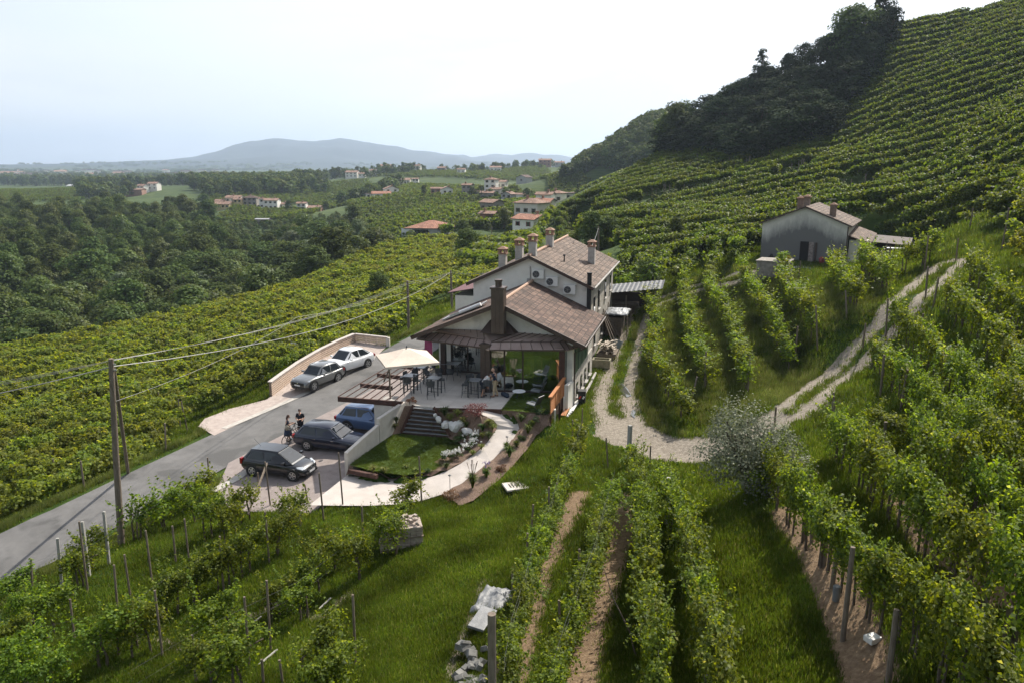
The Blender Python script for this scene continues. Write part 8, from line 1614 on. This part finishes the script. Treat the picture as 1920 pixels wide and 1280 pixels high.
# manhole slab, white slabs, pallets of stone, tarpaulin heap, slabs
p = HG_(967,912); e_ = empty('drain_cover', p, .3, 'pale concrete drain cover with slots in the grass', 'drain cover'); MB().box((0, 0, .04), (1.15, .95, .1)).build('slab', M_conc, e_, bevel=.02); mb = MB()
for k in range(5): mb.box((-.3 + k * .15, 0, .095), (.06, .45, .01))
mb.build('slots', M_black, e_)
for k, (px, py) in enumerate([(857,921),(866,917),(864,927),(872,930)]): p = HG_(px, py); o = blob('white_slab', p + Vector((0, 0, .03)), (.28,.2,.06), M_rock, ['leftmost of the white stone slabs at the lower path end','uppermost of the white stone slabs at the lower path end','white stone slab in the middle of the four','lowest of the white stone slabs in the grass'][k], 'stone slab', k + 30, 2, .2)
p = HG_(752,1022); PT_ = empty('stone_pallet', p, .25, 'pallet stack of old bricks topped with rubble beside the vines', 'brick pallet'); M_oldbrick = mat('old_grey_brick', (.30,.24,.20), (.44,.38,.33), rough=.95, scale=6)
mb = MB(); g = random.Random(5)
for l in range(8):
    z = .16 + l * .105 + (.06 if l > 3 else 0); nx = 7
    for i in range(nx):
        for j in (-1, 1): mb.box((-.72 + i * .24 + g.uniform(-.015, .015), j * .42 + g.uniform(-.02, .02), z), (.225, .11 + g.uniform(0, .03), .09), rz=g.uniform(-.05, .05))
    for j in range(5):
        for i in (-1, 1): mb.box((i * .82, -.36 + j * .18, z), (.11, .17, .09), rz=g.uniform(-.05, .05))
mb.box((0, 0, .5), (1.5, .76, .78)); mb.build('bricks', M_oldbrick, PT_); mb = MB(); mb.box((0, 0, .05), (1.8, 1.05, .04)); mb.box((0, 0, .575), (1.8, 1.05, .05))
for y in (-.45, 0, .45): mb.box((0, y, -.03), (1.8, .1, .12))
mb.build('pallet', M_timber, PT_); mb = MB()
for k in range(34): s = g.uniform(.06, .13); M3 = Matrix.Rotation(g.uniform(0, 3), 3, 'Z') @ Matrix.Rotation(g.uniform(-.6, .6), 3, 'X'); mb.box((g.uniform(-.7, .7), g.uniform(-.38, .38), 1.07 + g.uniform(0, .14)), (s * 2, s, s * .8), M=M3)
mb.build('rubble', M_clay if False else M_oldbrick, PT_)
M_tarp = mat('grey_tarpaulin', (.13,.135,.14), (.21,.215,.22), rough=.55, scale=2, bump=.6, bscale=5)
def drape(name, c_, sx_, sy_, ht, m, label, cat, seed=0, rz=0.0, n=22):
    mb = MB()
    for i in range(n + 1):
        for j in range(n + 1):
            u, v = i / n * 2 - 1, j / n * 2 - 1; e = max(0, 1 - max(abs(u), abs(v)) ** 3); z = ht * e ** .5 * (.75 + .35 * noise.noise((u * 1.7 + seed, v * 1.7, 0))) + .09 * noise.noise((u * 5, v * 5, seed)) + .04 * noise.noise((u * 11, v * 11, seed)); mb.v.append((u * sx_ * (1 + .1 * noise.noise((v * 2, seed, 1))), v * sy_, z))
    for i in range(n):
        for j in range(n): a = i * (n + 1) + j; mb.f.append((a, a + n + 1, a + n + 2, a + 1))
    o = mb.build(name, m, smooth_=True, loc=c_, rz=rz, label=label, cat=cat); md = o.modifiers.new('t', 'SOLIDIFY'); md.thickness = .012; return o
p = ground(925,1130); drape('tarpaulin', p + Vector((0, 0, -.05)), .6, .95, .4, M_tarp, 'crumpled grey tarpaulin over a heap beside the vine row', 'tarpaulin', 2, -.3)
p = ground(905,1172); e_ = MB().box((0, 0, .25), (.55, 1.2, .1), M=Matrix.Rotation(-.35, 3, 'Z') @ Matrix.Rotation(.12, 3, 'Y')).build('stone_slab', M_tarp, loc=p, bevel=.02, label='long grey slab lying below the tarpaulin heap', cat='slab')
M_slate = mat('blue_grey_slate', (.10,.10,.092), (.20,.195,.18), rough=.8, scale=4)
p = ground(885,1255); SLB = empty('slate_pile', p, 0, 'pile of broken grey slate slabs at the bottom edge', 'stone pile'); mb = MB(); g = random.Random(9)
for k in range(30): M3 = Matrix.Rotation(g.uniform(0, 3), 3, 'Z') @ Matrix.Rotation(g.uniform(-.5, .5), 3, 'X') @ Matrix.Rotation(g.uniform(-.5, .5), 3, 'Y'); mb.box((g.uniform(-.35, .4), g.uniform(-.9, 1.0), g.uniform(.03, .3)), (g.uniform(.2, .45), g.uniform(.15, .35), g.uniform(.08, .2)), M=M3, taper=.7)
mb.build('slabs', M_slate, SLB, bevel=.01)
# big end post of the near row
p = ground(922,1400, 5, 40); r_ = ray(922,1150); D_ = 12.6; t = D_ / r_.y; top = CAMZ + r_.z * t; x_ = r_.x * t; z_ = H1(x_, D_); mb = MB(); mb.tube([(0, 0, -.6), (0, 0, (top - z_) * .5), (0, 0, top - z_)], [.085, .08, .078], 14); mb.build('end_post', M_timber, loc=(x_, D_, z_), label='thick grey timber end post at the bottom centre', cat='post')
print('end post', x_, D_, z_, top)
def cable(name, pts, r_, m, label, sag=0.0, cat='cable', n=14, group=None, parent=None):
    mb = MB(); P = []
    for a, b in zip(pts[:-1], pts[1:]):
        a, b = Vector(a), Vector(b); L_ = (b - a).length
        for i in range(n): t = i / n; q = a.lerp(b, t); q.z -= 4 * sag * (L_ / 20) * t * (1 - t); P.append(q)
    P.append(Vector(pts[-1])); mb.tube(P, r_, 5); return mb.build(name, m, parent, label=label, cat=cat if label else None, group=group)
M_twire = mat('dull_wire', (.10,.10,.095))
# trellis wires of the near rows
def trellis(pts, label, hts=(1.0, 1.45, 1.7), r_=.0035):
    P = [lifted(*p) for p in pts]; e_ = empty('trellis_wires', P[0], 0, label, 'trellis wire'); 
    for z in hts: mb = MB(); mb.tube([p - P[0] + Vector((0, 0, z)) for p in P], r_, 4); mb.build('wire', M_twire, e_)
trellis(ROWS[0][2], 'trellis wires of the row beside the tarpaulin'); trellis(ROWS[1][2], 'trellis wires of the row between the straw strips'); trellis(ROWS[2][2], 'trellis wires on the left side of the dense tunnel'); trellis(ROWS[4][2], 'trellis wires of the row beyond the grass lane')
trellis([(20,1095),(150,1045),(300,950),(430,965)], 'trellis wires of the roadside row', (1.5, 1.8)); trellis([(60,1200),(230,1165),(330,1092),(470,1020),(545,960)], 'trellis wires of the second row beside the road', (1.2, 1.7)); trellis([(250,1279),(400,1190),(560,1110),(650,1040)], 'trellis wires of the third row beside the road', (1.2, 1.7))
# leaning brace and poles on the grass
a, b = ground(466,978), ground(505,925); MB().bar(a + Vector((0, 0, .4)), b + Vector((0, 0, 1.7)), .08).build('brace_pole', M_timber, label='slanting timber brace between two posts beside the parking', cat='pole')
for k, (x0, y0, x1, y1, lb) in enumerate([(475,1170,490,1160,'short pale pole stump in the grass'),(485,1250,520,1222,'long pale pole lying in the grass at the bottom'),(598,1145,620,1125,'thin bleached pole lying in the grass')]): a, b = ground(x0, y0), ground(x1, y1); MB().tube([a + Vector((0, 0, .08)), b + Vector((0, 0, .1))], .035, 7).build('fallen_pole', M_concpost, label=lb, cat='pole')
p = ground(1567,1125); MB().lathe((0, 0, 0), [(.09, 0), (.1, .4), (.09, .42)], 12).build('plastic_tube', mat('grey_plastic', (.17,.18,.185)), loc=p, label='grey plastic tube standing on the brown mulch', cat='tube')
p = ground(1635,1205); MB().box((0, 0, .12), (.32, .25, .14), rz=.4).build('white_box', M_ac, loc=p, bevel=.02, label='pale box half hidden under the vines', cat='box')
for k, (px, py) in enumerate([(946,1245),(1040,975)]): p = ground(px, py); MB().lathe((0, 0, 0), [(.09, 0), (.1, .3), (.08, .34)], 12).build('canister', mat('green_canister', (.02,.07,.045)), loc=p, label=['dark green canister at the foot of the row by the end post', 'pale canister hanging in the straw lined row'][k], cat='canister')
p = ground(1192,1230); mb = MB(); mb.tube([p + Vector((0, 0, 0)), p + Vector((-.15, .3, .6)), p + Vector((-.55, .8, 1.3)), p + Vector((-.8, 1.3, 2.0))], [.03, .025, .02, .01], 6); mb.build('dead_branch', M_bark, label='bare dead branch sticking up between two rows', cat='branch')
# ------------------------------------------------------------------ utility poles and cables
def upole(tx, ty, bx, by, r_, label, dmin=15, D=None, m=None):
    b = ground(bx, by, dmin, 300) if D is None else PD(bx, by, D); r1 = ray(tx, ty); t = b.y / r1.y; top = Vector((r1.x * t, b.y, CAMZ + r1.z * t)); e_ = empty('utility_pole', b, 0, label, 'utility pole'); mb = MB(); mb.tube([Vector((0, 0, -1)) + (b - top) * .05 * 0, (top - b) * .5, top - b], [r_ * 1.35, r_ * 1.15, r_ * .9], 12); mb.build('pole', m or M_timber, e_)
    q = top - b; mb = MB(); mb.bar(q + Vector((-.12, 0, -.25)), q + Vector((.18, 0, -.25)), .05); mb.bar(q + Vector((-.12, 0, -.5)), q + Vector((.18, 0, -.5)), .05); mb.build('bracket', M_steel, e_)
    return top, e_
P1, PE1 = upole(208,672,226,1025,.115,'tall grey utility pole beside the lower road'); 
b = ground(240,880); r_ = ray(213,690); t = (b.y - 1.5) / r_.y; MB().tube([b + Vector((0, 0, -.5)), Vector((r_.x * (P1.y + .3) / r_.y, P1.y + .3, P1.z - .5))], .085, 10).build('strut_pole', M_timber, label='slanting strut pole leaning against the tall utility pole', cat='pole')
P2, _ = upole(764,527,767,640,.11,'utility pole on the far road side left of the front house', D=72); P3, _ = upole(845,507,848,582,.11,'utility pole behind the house left of the white gable', D=86); P4, _ = upole(1122,425,1122,462,.12,'distant pole with wires on the slope behind the house', D=118)
upole(1154,428,1154,455,.09,'thin distant pole right of the pole with wires', D=122); upole(922,425,922,455,.1,'distant pole by the village road', D=190); upole(847,410,847,440,.1,'thin pole beside the terracotta hall', D=228); upole(1003,417,1003,452,.1,'pole in front of the white village house', D=200); upole(187,315,187,330,1.2,'far pylon on the skyline', D=2400) if False else None
OFF = PD(-330, 790, 26.0); OFF2 = PD(-330, 775, 26.0); gab = B(-.2, 9.0, 6.4)
cable('thick_cable', [OFF + Vector((0, 0, -.2)), P1 + Vector((0, 0, -.35))], .022, M_wire, 'thick twisted cable running left from the tall utility pole', .25); cable('thick_cable', [P1 + Vector((0, 0, -.35)), P3 + Vector((0, 0, -.2))], .02, M_wire, 'thick twisted cable between the tall pole and the pole by the white gable', .55)
for k in range(3): cable('wire', [OFF2 + Vector((k * .2, 0, .15 * k)), P1 + Vector((.05 * k, 0, -.1 + .03 * k)), P2 + Vector((0, 0, -.1 - .12 * k))], .007, M_wire, 'thin overhead wire passing the tall utility pole', .3, group='thin overhead wires')
for k in range(2): cable('wire', [P2 + Vector((0, 0, -.1 - .2 * k)), P3 + Vector((0, 0, -.2 - .1 * k)), gab + Vector((0, 0, .15 * k))], .009, M_wire, 'overhead wire between the two poles and the white gable', .2, group='wires to the white gable')
cable('wire', [P1 + Vector((0, 0, -1.9)), PD(560, 655, 60) + Vector((0, 0, 2.6)), P2 + Vector((0, 0, -1.0))], .010, M_wire, 'lowest thin wire over the far vineyard', .3); cable('wire', [g2(1, 22, 7.0), P4 + Vector((0, 0, -.2)), PD(1160, 395, 150)], .03, M_wire, 'hanging cable from the rear roof towards the hill', .8)
# ------------------------------------------------------------------ along the right wall and behind the house
p = PZ(1091,752,-.85); p.z = H1(p.x, p.y); e_ = empty('waste_bin', p, -.2, 'black waste bin with red and white stripes beside the house wall', 'bin'); MB().box((0, 0, .42), (.42, .42, .84), taper=1.15).build('body', M_black, e_, bevel=.03); MB().box((0, 0, .88), (.54, .56, .07)).build('lid', M_blackbag, e_, bevel=.02)
for x in (-.1, .12): MB().box((x, -.235, .5), (.1, .015, .2), M=Matrix.Rotation(.5, 3, 'Y')).build('stripe', mat('red_stripe', (.5,.04,.03)) if x < 0 else M_white, e_)
for k in range(4): a = HG_(1064 + k * 3, 783 - k * 2); b = HG_(1082 + k * 2.2, 748 + k * 1); MB().bar(a + Vector((0, 0, .1 + .05 * k)), b + Vector((0, 0, .1 + .05 * k)), .12, .05).build('white_board', M_white, label='white board of the stack lying along the house wall', cat='board', group='white boards by the wall')
a, b = HG_(1056,783), HG_(1064,768); MB().bar(a + Vector((0, 0, .15)), b + Vector((0, 0, .2)), .3, .05).build('timber_board', M_orange, label='light timber board lying beside the railing footing', cat='board')
for k in range(3): a, b = B(4.9, 2.6 + k * 1.9), B(4.9, 4.3 + k * 1.9); z = H1(a.x, a.y); MB().tube([(a.x, a.y, z + .16), (b.x, b.y, z + .2)], .09, 10).build('drain_pipe', M_stone, label='grey pipe section lying at the foot of the stone wall', cat='pipe', group='pipes along the stone wall')
p = B(5.0, 10.6); z = H1(p.x, p.y); e_ = empty('stone_trough', (p.x, p.y, z), -BAZ, 'mossy concrete trough at the corner of the rear house', 'trough'); mb = MB()
for s_ in (-1, 1): mb.box((s_ * .62, 0, .32), (.1, .8, .64)); mb.box((0, s_ * .36, .32), (1.14, .08, .64))
mb.box((0, 0, .08), (1.1, .62, .1)); mb.build('basin', mat('mossy_concrete', (.20,.19,.12), (.30,.27,.2), rough=.95, scale=4), e_)
p = B(5.1, 13.3); z = H1(p.x, p.y); WP = empty('wood_pile', (p.x, p.y, z), -BAZ, 'pile of old planks beside the rear house wall', 'wood pile'); g = random.Random(3); mb = MB()
for k in range(26): a = g.uniform(-.5, .5); mb.bar((g.uniform(-.7, .7), -1 + g.uniform(-.2, .2), .35 + .03 * k + .1 * g.random()), (g.uniform(-.7, .7), 1.0, .35 + .03 * k), .12, .05)
mb.build('planks', mat('bleached_planks', (.30,.25,.2), (.45,.39,.32), rough=.9, scale=5), WP); MB().box((0, 0, .2), (1.5, 1.9, .45)).build('base', M_timber, WP)
for k in range(4): a = B(4.25, 16.2 + .5 * k, 1.9); b = B(5.3 + .1 * k, 15.8 + .7 * k); MB().bar(a, (b.x, b.y, H1(b.x, b.y)), .16, .05).build('leaning_plank', M_bark, label='dark plank leaning against the rear house wall', cat='plank', group='planks leaning on the rear wall')
p = B(5.6, 15.0); MB().box((0, 0, .4), (.7, .05, .9), M=Matrix.Rotation(.4, 3, 'Y')).build('metal_sheet', mat('blue_grey_sheet', (.25,.29,.31)), loc=(p.x, p.y, H1(p.x, p.y)), label='blue grey metal sheet leaning beside the planks', cat='sheet')
p = B(5.0, 19.6); z = H1(p.x, p.y); e_ = empty('tarp_shelter', (p.x, p.y, z), -BAZ, 'makeshift shelter under a white tarpaulin against the rear house', 'shelter'); mb = MB()
for x, y in ((-.9, -1.6), (1.1, -1.6), (-.9, 1.6), (1.1, 1.6)): mb.bar((x, y, 0), (x, y, 1.9 if x > 0 else 2.4), .09, up=(1, 0, 0))
mb.build('posts', M_timber, e_); o = drape('tarpaulin', (0.1, 0, 1.9), 1.0, 1.5, .28, mat('white_tarpaulin', (.18,.19,.20), (.30,.31,.32), rough=.4, scale=2), None, None, 6); o.parent = e_; MB().box((-.1, 0, .9), (1.4, 2.8, 1.5)).build('stored_wood', M_bark, e_)
p = B(5.4, 25.2); z = H1(p.x, p.y); e_ = empty('lean_to_shed', (p.x, p.y, z), -BAZ, 'low shed with a corrugated sheet roof behind the rear house', 'shed'); mb = MB()
for x in (-2.4, 0, 2.4):
    for y in (-1.4, 1.4): mb.bar((x, y, -.2), (x, y, 2.0 + (.35 if x > 0 else 0)), .11, up=(1, 0, 0))
mb.build('posts', M_timber, e_); mb = MB(); nC = 60
for i in range(nC + 1): x = -3.0 + 6.2 * i / nC; zz = 2.1 + .12 * (x + 3) + .025 * math.sin(i * 1.6); mb.v += [(x, -2.0, zz), (x, 2.0, zz + .2)]
for i in range(nC): mb.f.append((2 * i, 2 * i + 2, 2 * i + 3, 2 * i + 1))
o = mb.build('corrugated_roof', M_steel if False else mat('corrugated_sheet', (.035,.035,.037), (.09,.09,.092), rough=.5, scale=2), e_); md = o.modifiers.new('t', 'SOLIDIFY'); md.thickness = .01; MB().box((0, 1.3, .9), (4.6, .1, 2.0)).build('back_wall', M_dkframe, e_); MB().box((-.5, 0, .5), (3, 1.6, 1.2)).build('stored_wood', M_bark, e_)
for k, (px, py) in enumerate([(1150,572),(1163,565),(1170,560)]): q = ground(px + 8, py + 12, 40, 120); blob('stone_heap', q + Vector((0, 0, .2)), (.5,.4,.4), M_stone, 'heap of pale stones beside the shed', 'stone heap', k + 50, 2, .25, 'stone heaps beside the shed')
# clutter at the barn door
for k, (u, lb, m_) in enumerate([(-2.8, 'dark moped shaped clutter left of the barn door', M_black), (-1.2, 'red bucket left of the barn doorway', mat('red_plastic', (.3,.03,.02))), (1.9, 'red and white clutter right of the barn door', mat('red_cloth', (.25,.05,.05))), (3.3, 'dark crate at the right corner of the barn', M_timber)]):
    q = bc + bx * u - by * .8; blob('yard_clutter', (q.x, q.y, BARNZ + .3), (.35,.25,.35), m_, lb, 'clutter', k + 70, 2, .3)
# puddles in the wheel ruts
M_pud = glassmat('puddle_water', (.10,.10,.09), .04, spec=1.0)
def puddle(pts, name='puddle'):
    P = [ground(*p) for p in pts]; mb = MB(); c_ = sum(P, Vector()) / len(P); zz = max(p.z for p in P) + .02; mb.add([(p.x, p.y, h(np.array([p.x]), np.array([p.y]))[0] + .035) for p in P], [tuple(range(len(P)))]); return mb.build(name, M_pud, kind='structure')
puddle([(1192,645),(1197,648),(1188,668),(1178,683),(1171,687),(1176,672)]); puddle([(1158,722),(1166,718),(1176,728),(1184,742),(1176,745),(1164,736)]); puddle([(1186,768),(1192,770),(1190,784),(1182,778)])
